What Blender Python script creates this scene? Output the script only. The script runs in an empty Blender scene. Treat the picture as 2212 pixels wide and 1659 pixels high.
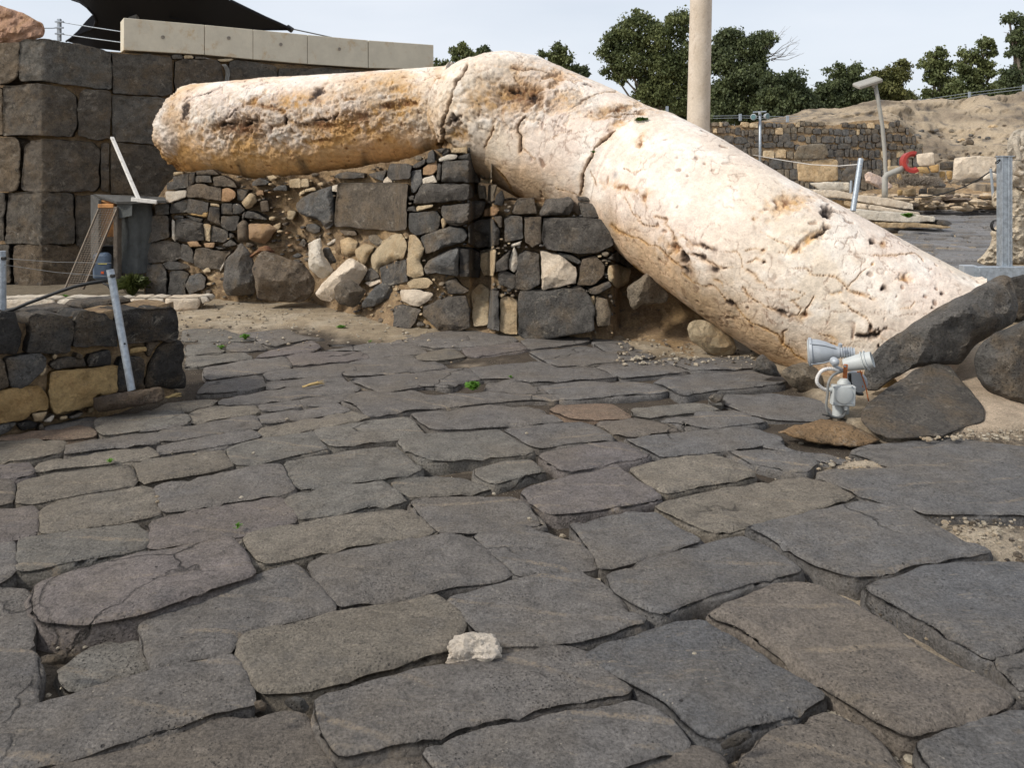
import bpy, math, random
import numpy as np
from mathutils import Vector, Matrix, geometry
from mathutils.geometry import delaunay_2d_cdt

# ------------------------------------------------------------------ camera, world, sun, exposure
FOC, HC, CX, CY = 1750.0, 1.6, 1106.0, 370.0      # focal length in photo units, eye height, horizon
sc = bpy.context.scene
COL = sc.collection
cam_d = bpy.data.cameras.new("camera"); cam = bpy.data.objects.new("camera", cam_d); COL.objects.link(cam)
cam.location = (0, 0, HC); cam.rotation_euler = (math.radians(90), 0, 0)
cam_d.sensor_width = 36; cam_d.lens = 36 * FOC / 2212; cam_d.shift_y = (CY - 829.5) / 2212
cam_d.clip_start = 0.05; cam_d.clip_end = 2000
sc.camera = cam
SUN_EL, SUN_AZ = 42.0, -115.0                      # azimuth measured from +Y (view direction), negative = left
world = bpy.data.worlds.new("World"); sc.world = world; world.use_nodes = True
wn, wl = world.node_tree.nodes, world.node_tree.links
wn.clear()
w_out = wn.new("ShaderNodeOutputWorld"); w_bg = wn.new("ShaderNodeBackground")
sky = wn.new("ShaderNodeTexSky"); sky.sky_type = 'NISHITA'; sky.sun_disc = False
sky.sun_elevation = math.radians(SUN_EL); sky.sun_rotation = math.radians(SUN_AZ)
sky.altitude = 0; sky.air_density = 1.0; sky.dust_density = 2.5; sky.ozone_density = 1.0
w_bg.inputs[1].default_value = 0.114
# thin high cloud: veils the blue evenly over the whole dome, with faint streaks
w_tc = wn.new("ShaderNodeTexCoord"); w_map = wn.new("ShaderNodeMapping"); w_map.inputs['Scale'].default_value = (1.0, 1.0, 4.0)
w_no = wn.new("ShaderNodeTexNoise"); w_no.inputs['Scale'].default_value = 1.6; w_no.inputs['Detail'].default_value = 5
w_rmp = wn.new("ShaderNodeMapRange"); w_rmp.inputs[1].default_value = 0.3; w_rmp.inputs[2].default_value = 0.75
w_rmp.inputs[3].default_value = 0.52; w_rmp.inputs[4].default_value = 0.88
w_mix = wn.new("ShaderNodeMix"); w_mix.data_type = 'RGBA'; w_mix.inputs[7].default_value = (6.2, 6.5, 7.0, 1)
wl.new(w_tc.outputs['Generated'], w_map.inputs[0]); wl.new(w_map.outputs[0], w_no.inputs[0]); wl.new(w_no.outputs[0], w_rmp.inputs[0])
wl.new(w_rmp.outputs[0], w_mix.inputs[0]); wl.new(sky.outputs[0], w_mix.inputs[6]); wl.new(w_mix.outputs[2], w_bg.inputs[0])
wl.new(w_bg.outputs[0], w_out.inputs[0])
sun_d = bpy.data.lights.new("sun", 'SUN'); sun = bpy.data.objects.new("sun", sun_d); COL.objects.link(sun)
sun_d.energy = 2.6; sun_d.angle = math.radians(10); sun_d.color = (1.0, 0.95, 0.87)
_e, _a = math.radians(SUN_EL), math.radians(SUN_AZ)
sdir = Vector((math.sin(_a) * math.cos(_e), math.cos(_a) * math.cos(_e), math.sin(_e)))
sun.rotation_euler = sdir.to_track_quat('Z', 'Y').to_euler()
sc.view_settings.view_transform = 'Standard'; sc.view_settings.look = 'None'
sc.view_settings.exposure = 0.35; sc.view_settings.gamma = 1.0; sc.view_settings.use_curve_mapping = False

# ------------------------------------------------------------------ small maths
rnd = random.Random(7)
def ray_at(px, py, Y):
    return ((px - CX) * Y / FOC, Y, HC - (py - CY) * Y / FOC)
def on_ground(px, py, z=0.0):
    Y = (HC - z) * FOC / max(py - CY, 1e-3)
    return ((px - CX) * Y / FOC, Y)
def gdepth(py): return HC * FOC / (py - CY)
TR = {'Z1': (0, 0, 1/3), 'Z2': (737.3, 0, 1/3), 'Z3': (1474.7, 0, 1/3), 'Z4': (0, 361.5, 1/3), 'Z5': (737.3, 361.5, 1/3),
      'Z6': (1474.7, 433.7, 1/3), 'W': (0, 795.2, .5208), 'T1': (361.4, 686.7, .29412), 'T2': (939.7, 686.7, .35948),
      'T3': (1518.0, 216.9, .19608), 'T4': (1850.6, 180.7, .1634), 'R1': (318.1, 347.0, .19608), 'R2': (650.6, 310.8, .19608),
      'R3': (0, 636.1, .19608), 'D': (0, 0, 1)}
def tr(key, nums):
    ox, oy, s = TR[key]
    a = np.array(nums, float).reshape(-1, 2) * s
    return a + np.array([ox, oy])
def parse(key, text):
    out = []
    for ln in text.strip().splitlines():
        t = ln.split()
        if not t or t[0] == '#': continue
        opt = t[0].split(','); k = opt[0]; o = {}
        for q in opt[1:]:
            n, v = q.split('='); o[n] = float(v)
        out.append((k, o, tr(key, [float(v) for v in t[1:]])))
    return out

def _h(ix, iy, iz, s):
    n = (ix.astype(np.uint64) * np.uint64(374761393) + iy.astype(np.uint64) * np.uint64(668265263) + iz.astype(np.uint64) * np.uint64(2147483647) + np.uint64(s * 1274126177))
    n = (n ^ (n >> np.uint64(13))) * np.uint64(1274126177)
    n = n ^ (n >> np.uint64(16))
    return (n & np.uint64(0xffffff)).astype(float) / 0xffffff * 2 - 1
def vnoise(P, s=1):
    P = P + 1000.37
    i = np.floor(P).astype(np.int64); f = P - i; f = f * f * (3 - 2 * f)
    x, y, z = i[:, 0], i[:, 1], i[:, 2]; u, v, w = f[:, 0], f[:, 1], f[:, 2]
    def L(a, b, t): return a + (b - a) * t
    c = [[[_h(x + a, y + b, z + d, s) for d in (0, 1)] for b in (0, 1)] for a in (0, 1)]
    return L(L(L(c[0][0][0], c[1][0][0], u), L(c[0][1][0], c[1][1][0], u), v), L(L(c[0][0][1], c[1][0][1], u), L(c[0][1][1], c[1][1][1], u), v), w)
_ROT = np.array(Matrix.Rotation(.7, 3, 'X') @ Matrix.Rotation(1.1, 3, 'Y') @ Matrix.Rotation(.5, 3, 'Z'))
def fbm(P, sc_=1.0, oct=4, s=1, gain=.5):
    P = np.asarray(P, float)
    if P.shape[1] == 2: P = np.c_[P, np.zeros(len(P))]
    r = 0; a = 1; t = 0; f = sc_
    for k in range(oct):
        P = P @ _ROT
        r = r + a * vnoise(P * f, s + k); t += a; a *= gain; f *= 2.03
    return r / t
def ridge(P, sc_, oct=4, s=1):
    P = np.asarray(P, float); r = 0; a = 1; t = 0; f = sc_
    for k in range(oct):
        P = P @ _ROT
        r = r + a * (1 - 2 * np.abs(vnoise(P * f, s + k))); t += a; a *= .55; f *= 2.1
    return r / t
def inpoly(P, poly):
    x, y = P[:, 0], P[:, 1]; r = np.zeros(len(P), bool); n = len(poly)
    for i in range(n):
        x0, y0 = poly[i]; x1, y1 = poly[(i + 1) % n]
        if y0 == y1: continue
        c = ((y0 > y) != (y1 > y)) & (x < (x1 - x0) * (y - y0) / (y1 - y0) + x0)
        r ^= c
    return r
def pdist(P, poly, closed=True):
    A = poly; B = np.roll(poly, -1, 0)
    if not closed: A = A[:-1]; B = poly[1:]
    d = np.full(len(P), 1e9)
    for a, b in zip(A, B):
        ab = b - a; L = (ab ** 2).sum() + 1e-12
        t = np.clip(((P - a) @ ab) / L, 0, 1)
        d = np.minimum(d, np.hypot(*(P - (a + t[:, None] * ab)).T))
    return d
def area(p):
    x, y = p[:, 0], p[:, 1]; return .5 * (x * np.roll(y, -1) - y * np.roll(x, -1)).sum()
def chaikin(p, n=1, q=.12):
    for _ in range(n):
        b = np.roll(p, -1, 0); o = np.empty((len(p) * 2, 2)); o[0::2] = p * (1 - q) + b * q; o[1::2] = p * q + b * (1 - q); p = o
    return p
def round_corners(p, cut):
    out = []
    for i in range(len(p)):
        a, b, c = p[i - 1], p[i], p[(i + 1) % len(p)]
        la, lc = np.hypot(*(a - b)), np.hypot(*(c - b))
        ka, kc = min(cut, la * .35) / (la + 1e-9), min(cut, lc * .35) / (lc + 1e-9)
        q0, q1 = b + (a - b) * ka, b + (c - b) * kc
        out += [q0, (q0 + q1) * .25 + b * .5, q1]
    return np.array(out)
def resample(p, step):
    q = np.vstack([p, p[:1]]); s = np.r_[0, np.cumsum(np.hypot(*np.diff(q, axis=0).T))]
    n = max(8, int(s[-1] / step)); t = np.linspace(0, s[-1], n, endpoint=False)
    return np.c_[np.interp(t, s, q[:, 0]), np.interp(t, s, q[:, 1])]

# ------------------------------------------------------------------ object helpers
def link(name, me, parent=None, mat=None, loc=None):
    o = bpy.data.objects.new(name, me); COL.objects.link(o)
    if parent is not None: o.parent = parent
    if mat is not None and me is not None and hasattr(me, 'materials'): me.materials.append(mat)
    return o
def meta(o, label=None, cat=None, group=None, kind=None):
    if label: o['label'] = label
    if cat: o['category'] = cat
    if group: o['group'] = group
    if kind: o['kind'] = kind
    return o
def empty(name, loc, label=None, cat=None, group=None, kind=None):
    o = bpy.data.objects.new(name, None); COL.objects.link(o); o.location = loc
    o.empty_display_size = .1
    return meta(o, label, cat, group, kind)
def mesh_obj(name, V, F, mat, parent=None, smooth=True, color=None, recenter=True):
    """V in world coordinates; origin set to the centre of the piece; parent is an Empty without rotation"""
    V = np.asarray(V, float)
    base = np.array(parent_world(parent)) if parent is not None else np.zeros(3)
    c = V.mean(0) if recenter else base
    me = bpy.data.meshes.new(name); me.from_pydata((V - c).tolist(), [], [list(map(int, f)) for f in F] if not isinstance(F, np.ndarray) else F.tolist())
    if smooth: me.polygons.foreach_set('use_smooth', [True] * len(me.polygons))
    me.update()
    o = link(name, me, parent, mat); o.location = c - base
    if color is not None: o.color = (*color[:3], 1)
    return o
def parent_world(p):
    w = Vector((0, 0, 0))
    while p is not None: w += Vector(p.location); p = p.parent
    return w
class MB:
    def __init__(s): s.V = []; s.F = []
    def add(s, V, F):
        b = len(s.V); s.V += [tuple(map(float, v)) for v in V]; s.F += [tuple(int(i) + b for i in f) for f in F]; return s
    def tube(s, pts, r, n=10, caps=True):
        pts = [Vector(p) for p in pts]; rr = r if isinstance(r, (list, tuple)) else [r] * len(pts)
        V = []; F = []; up = None
        for i, p in enumerate(pts):
            d = (pts[min(i + 1, len(pts) - 1)] - pts[max(i - 1, 0)]).normalized()
            if up is None: up = Vector((0, 0, 1)) if abs(d.z) < .9 else Vector((1, 0, 0))
            a = d.cross(up).normalized(); b = a.cross(d).normalized(); up = b
            for k in range(n):
                t = 2 * math.pi * k / n; V.append(p + (a * math.cos(t) + b * math.sin(t)) * rr[i])
        for i in range(len(pts) - 1):
            for k in range(n):
                F.append((i * n + k, i * n + (k + 1) % n, (i + 1) * n + (k + 1) % n, (i + 1) * n + k))
        if caps: F.append(tuple(range(n))[::-1]); F.append(tuple((len(pts) - 1) * n + k for k in range(n)))
        return s.add(V, F)
    def lathe(s, P, axis, prof, n=28):
        P = Vector(P); d = Vector(axis).normalized(); up = Vector((0, 0, 1)) if abs(d.z) < .9 else Vector((1, 0, 0))
        a = d.cross(up).normalized(); b = a.cross(d); V = []; F = []
        for t, r in prof:
            for k in range(n):
                q = 2 * math.pi * k / n; V.append(P + d * t + (a * math.cos(q) + b * math.sin(q)) * r)
        for i in range(len(prof) - 1):
            for k in range(n): F.append((i * n + k, i * n + (k + 1) % n, (i + 1) * n + (k + 1) % n, (i + 1) * n + k))
        F.append(tuple(range(n))[::-1]); F.append(tuple((len(prof) - 1) * n + k for k in range(n)))
        return s.add(V, F)
    def box(s, c, size, R=None, bev=.0):
        hx, hy, hz = [q / 2 for q in size]; R = R or Matrix.Identity(3); c = Vector(c)
        b = min(bev, hx * .9, hy * .9, hz * .9)
        if b <= 0:
            V = [c + R @ Vector((x * hx, y * hy, z * hz)) for x in (-1, 1) for y in (-1, 1) for z in (-1, 1)]
            F = [(0, 1, 3, 2), (4, 6, 7, 5), (0, 4, 5, 1), (2, 3, 7, 6), (0, 2, 6, 4), (1, 5, 7, 3)]
            return s.add(V, F)
        V = []; idx = {}
        for x in (-1, 1):
            for y in (-1, 1):
                for z in (-1, 1):
                    for ax in range(3):
                        h = [hx - b, hy - b, hz - b]; h[ax] += b
                        idx[(x, y, z, ax)] = len(V); V.append(c + R @ Vector((x * h[0], y * h[1], z * h[2])))
        F = []
        for ax in range(3):
            o1, o2 = [q for q in range(3) if q != ax]
            for sg in (-1, 1):
                q = []
                for a, b2 in ((-1, -1), (1, -1), (1, 1), (-1, 1)):
                    k = [0, 0, 0]; k[ax] = sg; k[o1] = a; k[o2] = b2; q.append(idx[(*k, ax)])
                F.append(tuple(q))
        for ax in range(3):
            o1, o2 = [q for q in range(3) if q != ax]
            for a in (-1, 1):
                for b2 in (-1, 1):
                    q = []
                    for sg, w in ((-1, o1), (1, o1), (1, o2), (-1, o2)):
                        k = [0, 0, 0]; k[ax] = sg; k[o1] = a; k[o2] = b2; q.append(idx[(*k, w)])
                    F.append(tuple(q))
        for x in (-1, 1):
            for y in (-1, 1):
                for z in (-1, 1): F.append(tuple(idx[(x, y, z, ax)] for ax in range(3)))
        return s.add(V, F)
    def split(s, name, mat, parent=None, smooth=False, deg=None):
        par = list(range(len(s.V)))
        def find(i):
            while par[i] != i: par[i] = par[par[i]]; i = par[i]
            return i
        for f in s.F:
            for i in f[1:]: par[find(i)] = find(f[0])
        gr = {}
        for f in s.F: gr.setdefault(find(f[0]), []).append(f)
        out = []
        for fs in gr.values():
            ids = sorted({i for f in fs for i in f}); mp = {i: k for k, i in enumerate(ids)}; mb = MB(); mb.add([s.V[i] for i in ids], [tuple(mp[i] for i in f) for f in fs])
            o = mb.obj(name, mat, parent, smooth); out.append(o)
            if deg: auto_smooth(o, deg)
        return out
    def obj(s, name, mat, parent=None, smooth=False, color=None):
        o = mesh_obj(name, s.V, s.F, mat, parent, smooth, color)
        fix_normals(o.data)
        return o
def fix_normals(me):
    import bmesh
    bm = bmesh.new(); bm.from_mesh(me); bmesh.ops.recalc_face_normals(bm, faces=bm.faces); bm.to_mesh(me); bm.free()
def auto_smooth(o, deg=35):
    me = o.data
    me.polygons.foreach_set('use_smooth', [True] * len(me.polygons))
    try: me.set_sharp_from_angle(angle=math.radians(deg))
    except Exception: pass

# ------------------------------------------------------------------ materials
class NT:
    def __init__(s, name, rough=.85):
        s.m = bpy.data.materials.new(name); s.m.use_nodes = True; s.n = s.m.node_tree.nodes; s.l = s.m.node_tree.links
        s.b = s.n['Principled BSDF']; s.b.inputs['Roughness'].default_value = rough
        s.b.inputs['Specular IOR Level'].default_value = .3
        s.pos = s.n.new('ShaderNodeNewGeometry').outputs['Position']
    def noise(s, scale, detail=6, rough=.6, vec=None, dist=0.0, stretch=None):
        v = vec or s.pos
        if stretch:
            mp = s.n.new('ShaderNodeMapping'); mp.inputs['Scale'].default_value = stretch; s.l.new(v, mp.inputs[0]); v = mp.outputs[0]
        q = s.n.new('ShaderNodeTexNoise'); q.inputs['Scale'].default_value = scale; q.inputs['Detail'].default_value = detail
        q.inputs['Roughness'].default_value = rough; q.inputs['Distortion'].default_value = dist; s.l.new(v, q.inputs['Vector']); return q.outputs['Fac']
    def voro(s, scale, feature='F1', rnd_=1.0):
        q = s.n.new('ShaderNodeTexVoronoi'); q.feature = feature; q.inputs['Scale'].default_value = scale
        q.inputs['Randomness'].default_value = rnd_; s.l.new(s.pos, q.inputs['Vector']); return q.outputs['Distance']
    def rng(s, x, a, b, c=0.0, d=1.0):
        q = s.n.new('ShaderNodeMapRange'); q.clamp = True
        for i, v in enumerate((a, b, c, d)): q.inputs[i + 1].default_value = v
        s.l.new(x, q.inputs[0]); return q.outputs[0]
    def math(s, op, x, y=None, z=None):
        q = s.n.new('ShaderNodeMath'); q.operation = op
        for i, v in enumerate((x, y, z)):
            if v is None: continue
            if isinstance(v, (int, float)): q.inputs[i].default_value = v
            else: s.l.new(v, q.inputs[i])
        return q.outputs[0]
    def mix(s, f, a, b, mode='MIX'):
        q = s.n.new('ShaderNodeMix'); q.data_type = 'RGBA'; q.blend_type = mode
        for i, v in ((0, f), (6, a), (7, b)):
            if isinstance(v, (int, float)): q.inputs[i].default_value = v
            elif isinstance(v, tuple): q.inputs[i].default_value = (*v[:3], 1)
            else: s.l.new(v, q.inputs[i])
        return q.outputs[2]
    def scale(s, col, f):
        q = s.n.new('ShaderNodeVectorMath'); q.operation = 'SCALE'; s.l.new(col, q.inputs[0])
        if isinstance(f, (int, float)): q.inputs['Scale'].default_value = f
        else: s.l.new(f, q.inputs['Scale'])
        return q.outputs[0]
    def objcol(s):
        q = s.n.new('ShaderNodeObjectInfo'); return q.outputs['Color'], q.outputs['Random']
    def attr(s, name):
        q = s.n.new('ShaderNodeAttribute'); q.attribute_name = name; return q.outputs['Color']
    def bump(s, hs, dist=.01, strength=1.0):
        prev = None
        for h, d in hs:
            q = s.n.new('ShaderNodeBump'); q.inputs['Distance'].default_value = d; q.inputs['Strength'].default_value = strength
            s.l.new(h, q.inputs['Height'])
            if prev: s.l.new(prev, q.inputs['Normal'])
            prev = q.outputs[0]
        s.l.new(prev, s.b.inputs['Normal'])
    def out(s, col, rough=None):
        if isinstance(col, tuple): s.b.inputs['Base Color'].default_value = (*col[:3], 1)
        else: s.l.new(col, s.b.inputs['Base Color'])
        if rough is not None: s.l.new(rough, s.b.inputs['Roughness'])
        return s.m

def mat_paver():
    m = NT('basalt_paving', .7); c, r = m.objcol()
    big = m.noise(1.7, 5, .6); mid = m.noise(9, 8, .65); fine = m.noise(95, 6, .75)
    col = m.scale(c, m.rng(mid, .3, .7, .72, 1.28))
    col = m.mix(m.rng(big, .44, .64, 0, .42), col, (.165, .135, .10))
    col = m.mix(m.rng(m.noise(21, 7, .72), .52, .66, 0, .5), col, (.055, .048, .042))
    col = m.mix(m.rng(m.noise(4.3, 6, .65), .55, .75, 0, .35), col, (.075, .08, .09))
    col = m.scale(col, m.rng(fine, .32, .68, .45, 1.6))
    # pale scratches and dusty streaks worn into the slabs
    st = m.noise(5.0, 5, .6, dist=1.2, stretch=(1.0, 7.0, 1.0)); st = m.rng(st, .58, .66, 0, .5)
    st = m.math('MULTIPLY', st, m.rng(m.noise(60, 3, .6), .4, .62))
    col = m.mix(st, col, (.30, .25, .19))
    vr = m.n.new('ShaderNodeVectorRotate'); vr.rotation_type = 'Z_AXIS'; m.l.new(m.pos, vr.inputs['Vector']); m.l.new(m.rng(r, 0, 1, -.9, .5), vr.inputs['Angle'])
    wv = m.n.new('ShaderNodeTexWave'); wv.bands_direction = 'Y'; wv.inputs['Scale'].default_value = 1.25; wv.inputs['Distortion'].default_value = 1.6; wv.inputs['Detail'].default_value = 3; wv.inputs['Detail Scale'].default_value = 1.4; m.l.new(vr.outputs[0], wv.inputs['Vector'])
    ln = m.math('MULTIPLY', m.rng(wv.outputs['Fac'], .955, .995), m.rng(m.noise(2.4, 4, .6), .44, .6)); ln = m.math('MULTIPLY', ln, m.rng(m.noise(70, 3, .7), .38, .58)); ln = m.math('MULTIPLY', ln, m.rng(r, .3, .5))
    col = m.mix(m.math('MULTIPLY', ln, .6), col, (.34, .27, .19))
    sp = m.math('MULTIPLY', m.rng(m.voro(42), .10, .16, 1, 0), m.rng(m.noise(7, 3), .5, .62))
    col = m.mix(m.math('MULTIPLY', sp, .6), col, (.42, .37, .3))
    dv = m.n.new('ShaderNodeVectorMath'); dv.operation = 'MULTIPLY_ADD'; nz = m.n.new('ShaderNodeTexNoise'); nz.inputs['Scale'].default_value = 9; nz.inputs['Detail'].default_value = 6; m.l.new(m.pos, nz.inputs['Vector'])
    m.l.new(nz.outputs['Color'], dv.inputs[0]); dv.inputs[1].default_value = (.16, .16, .16); m.l.new(m.pos, dv.inputs[2])
    vc = m.n.new('ShaderNodeTexVoronoi'); vc.feature = 'DISTANCE_TO_EDGE'; vc.inputs['Scale'].default_value = 1.15; m.l.new(dv.outputs[0], vc.inputs['Vector'])
    crk = m.math('MULTIPLY', m.rng(vc.outputs['Distance'], .0, .010, 1, 0), m.rng(m.noise(1.1, 3, .5), .54, .60)); col = m.mix(m.math('MULTIPLY', crk, .8), col, (.03, .026, .022))
    pit = m.rng(m.voro(75), .12, .3, 0, 1); pm = m.rng(m.noise(3.1, 3), .42, .62)
    pitm = m.math('MULTIPLY', m.math('SUBTRACT', 1.0, pit), pm)
    big_pit = m.rng(m.voro(13), .05, .09, 1, 0); bp = m.math('MULTIPLY', big_pit, m.rng(m.noise(2.3, 2), .5, .6))
    col = m.mix(m.math('MULTIPLY', pitm, .55), col, (.03, .027, .025)); col = m.mix(m.math('MULTIPLY', bp, .8), col, (.025, .022, .02))
    m.bump([(m.noise(14, 8, .7), .022), (m.math('SUBTRACT', m.noise(120, 5, .75), m.math('MULTIPLY', pitm, .8)), .009), (m.math('MULTIPLY', bp, -1.0), .015), (m.math('MULTIPLY', crk, -1.0), .012)])
    return m.out(col, m.rng(mid, .3, .7, .62, .82))
def mat_basalt():
    m = NT('rough_basalt', .85); c, r = m.objcol()
    mid = m.noise(7, 8, .65); fine = m.noise(60, 6, .75)
    col = m.scale(c, m.rng(mid, .3, .7, .6, 1.4))
    col = m.mix(m.rng(m.noise(3.3, 6, .65), .48, .66, 0, .6), col, (.19, .135, .08))
    col = m.mix(m.rng(m.noise(6.5, 9, .78, dist=.9), .56, .64, 0, .6), col, (.33, .29, .23))
    col = m.mix(m.rng(m.noise(13, 7, .7), .56, .66, 0, .7), col, (.035, .032, .03))
    col = m.scale(col, m.rng(fine, .3, .7, .6, 1.4))
    pit = m.rng(m.voro(60), .1, .3, 1, 0)
    col = m.mix(m.math('MULTIPLY', pit, .5), col, (.025, .022, .02))
    m.bump([(m.noise(9, 9, .7), .06), (m.math('SUBTRACT', fine, m.math('MULTIPLY', pit, .7)), .016)])
    return m.out(col)
def mat_lime(name='weathered_limestone'):
    m = NT(name, .85); c, r = m.objcol()
    mid = m.noise(6, 8, .65); fine = m.noise(55, 6, .75)
    col = m.scale(c, m.rng(mid, .3, .7, .78, 1.2))
    col = m.mix(m.rng(m.noise(3.7, 7, .7, dist=.8), .48, .66, 0, .6), col, (.42, .25, .10))
    col = m.mix(m.rng(m.noise(9, 8, .78, dist=.5), .56, .66, 0, .65), col, (.14, .10, .07))
    col = m.scale(col, m.rng(fine, .3, .7, .75, 1.22))
    m.bump([(m.noise(8, 9, .72), .07), (fine, .014)])
    return m.out(col)
def mat_white():
    m = NT('pale_limestone', .85); c, r = m.objcol()
    mid = m.noise(6, 8, .65); fine = m.noise(55, 6, .75)
    col = m.scale(c, m.rng(mid, .3, .7, .82, 1.15))
    col = m.mix(m.rng(m.noise(3.7, 7, .7, dist=.8), .52, .68, 0, .45), col, (.46, .31, .17))
    col = m.mix(m.rng(m.noise(10, 8, .78, dist=.5), .60, .68, 0, .5), col, (.17, .13, .09))
    col = m.scale(col, m.rng(fine, .3, .7, .8, 1.15))
    m.bump([(m.noise(8, 9, .72), .07), (fine, .014)])
    return m.out(col)
def mat_earth():
    m = NT('dry_earth', .95); c = m.attr('Col')
    mid = m.noise(8, 8, .7); fine = m.noise(110, 5, .8); peb = m.voro(55)
    col = m.scale(c, m.rng(mid, .3, .7, .7, 1.3)); col = m.scale(col, m.rng(fine, .3, .7, .55, 1.4))
    col = m.mix(m.math('MULTIPLY', m.rng(peb, .12, .26, 1, 0), m.rng(m.noise(5, 3), .42, .6, 0, .75)), col, (.48, .42, .33))
    m.bump([(m.noise(12, 8, .75), .03), (m.math('SUBTRACT', fine, m.rng(peb, .1, .3, 0, .8)), .012)])
    return m.out(col)
def mat_bank():
    m = NT('earth_and_mortar', .95)
    a = m.noise(5, 8, .7); f = m.noise(50, 6, .75)
    col = m.mix(m.rng(a, .35, .65), (.25, .165, .095), (.54, .38, .22))
    col = m.mix(m.rng(m.noise(11, 8, .7), .55, .68, 0, .8), col, (.13, .115, .10))
    col = m.mix(m.rng(m.noise(3, 5, .6), .5, .66, 0, .7), col, (.50, .33, .16))
    col = m.scale(col, m.rng(f, .3, .7, .6, 1.35))
    m.bump([(m.noise(10, 9, .75), .11), (f, .02)])
    return m.out(col)
def mat_column():
    m = NT('fallen_column_limestone', .75); c = m.attr('Col')
    fine = m.noise(70, 6, .75); mid = m.noise(12, 8, .7)
    col = m.scale(c, m.rng(mid, .3, .7, .86, 1.12)); col = m.scale(col, m.rng(fine, .3, .7, .8, 1.15))
    rg_ = m.attr('Rgh'); k_ = m.math('ADD', m.math('MULTIPLY', rg_, .55), .09)
    m.bump([(m.math('MULTIPLY', m.noise(9, 9, .72), k_), .10), (m.math('MULTIPLY', m.noise(26, 7, .72), k_), .035), (fine, .004)])
    return m.out(col)
def mat_simple(name, base, rough=.6, metal=0.0, var=.25, scale=20, bump=.001, second=None, spec=.4):
    m = NT(name, rough); m.b.inputs['Metallic'].default_value = metal; m.b.inputs['Specular IOR Level'].default_value = spec
    n = m.noise(scale, 6, .65)
    a = tuple(v * (1 - var) for v in base); b = tuple(min(1, v * (1 + var)) for v in base)
    col = m.mix(m.rng(n, .35, .65), a, b)
    if second: col = m.mix(m.rng(m.noise(scale * .6, 8, .75), .55, .66, 0, .8), col, second)
    m.bump([(m.noise(scale * 3, 5, .7), bump)])
    return m.out(col, m.rng(n, .3, .7, rough * .85, min(1, rough * 1.15)))
def mat_leaf(name, base, tip):
    m = NT(name, .55); m.b.inputs['Specular IOR Level'].default_value = .25
    col = m.mix(m.rng(m.noise(.55, 4, .6), .35, .65), base, tip); col = m.scale(col, m.rng(m.noise(7, 3, .6), .3, .7, .6, 1.45))
    m.l.new(col, m.b.inputs['Base Color'])
    tl = m.n.new('ShaderNodeBsdfTranslucent'); m.l.new(col, tl.inputs[0]); mx = m.n.new('ShaderNodeMixShader'); mx.inputs[0].default_value = .25
    o = m.n['Material Output']; m.l.new(m.b.outputs[0], mx.inputs[1]); m.l.new(tl.outputs[0], mx.inputs[2]); m.l.new(mx.outputs[0], o.inputs[0])
    return m.m
M = dict(paver=mat_paver(), basalt=mat_basalt(), lime=mat_lime(), pale=mat_white(), earth=mat_earth(), bank=mat_bank(), column=mat_column(),
    galv=mat_simple('galvanised_steel', (.36, .40, .44), .5, .55, .22, 30, .0006, (.5, .55, .58)),
    grey_paint=mat_simple('grey_painted_steel', (.30, .29, .26), .6, 0, .1, 8, .0005),
    alu=mat_simple('pale_grey_cast_aluminium', (.36, .385, .41), .45, .15, .08, 25, .0004),
    plastic=mat_simple('pale_grey_plastic', (.44, .46, .45), .5, 0, .06, 18, .0003),
    conduit=mat_simple('grey_flexible_conduit', (.19, .19, .18), .6, 0, .15, 40, .0006),
    conduit_white=mat_simple('peeling_white_conduit', (.62, .6, .57), .6, 0, .1, 60, .0006, (.25, .2, .17)),
    black=mat_simple('black_rubber', (.015, .015, .015), .6, 0, .2, 30, .0005),
    rust=mat_simple('rusty_bracket', (.42, .13, .035), .75, .1, .3, 40, .001, (.16, .07, .035)),
    red=mat_simple('red_painted_rim', (.36, .04, .03), .45, 0, .15, 12, .0005, (.32, .03, .02)),
    sail=mat_simple('black_shade_net', (.011, .012, .016), .9, 0, .25, 60, .002),
    dark=mat_simple('dark_board', (.07, .068, .063), .8, 0, .25, 14, .003, (.12, .11, .1)),
    felt=mat_simple('grey_felt_cloth', (.075, .08, .078), .95, 0, .2, 12, .01, (.05, .05, .045)),
    orange=mat_simple('orange_clay_block', (.46, .22, .08), .8, 0, .3, 12, .004, (.22, .11, .05)),
    rustmesh=mat_simple('weathered_mesh_wire', (.16, .13, .10), .7, .4, .3, 30, .001, (.22, .13, .07)),
    white=mat_simple('weathered_white_paint', (.62, .60, .56), .7, 0, .1, 20, .001, (.3, .27, .22)),
    jerry=mat_simple('smoky_blue_plastic', (.10, .14, .20), .35, 0, .15, 10, .001),
    lens=mat_simple('lamp_glass', (.10, .20, .22), .15, 0, .1, 10, .0002, spec=.8),
    grass=mat_leaf('dark_grass_blades', (.035, .055, .015), (.11, .12, .03)), weed=mat_leaf('bright_weed_leaves', (.07, .17, .02), (.13, .27, .035)), straw=mat_simple('dry_straw', (.42, .30, .13), .85, 0, .25, 40, .001),
    leaf=mat_leaf('gum_tree_leaves', (.072, .092, .036), (.16, .18, .07)), leaf2=mat_leaf('olive_leaves', (.09, .10, .035), (.17, .17, .06)),
    leaf3=mat_leaf('dark_leaves', (.055, .073, .035), (.115, .138, .060)), bark=mat_simple('tree_bark', (.17, .14, .11), .9, 0, .3, 9, .02, (.28, .25, .21)),
    pebble=mat_lime('pebble_stone'))
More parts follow.
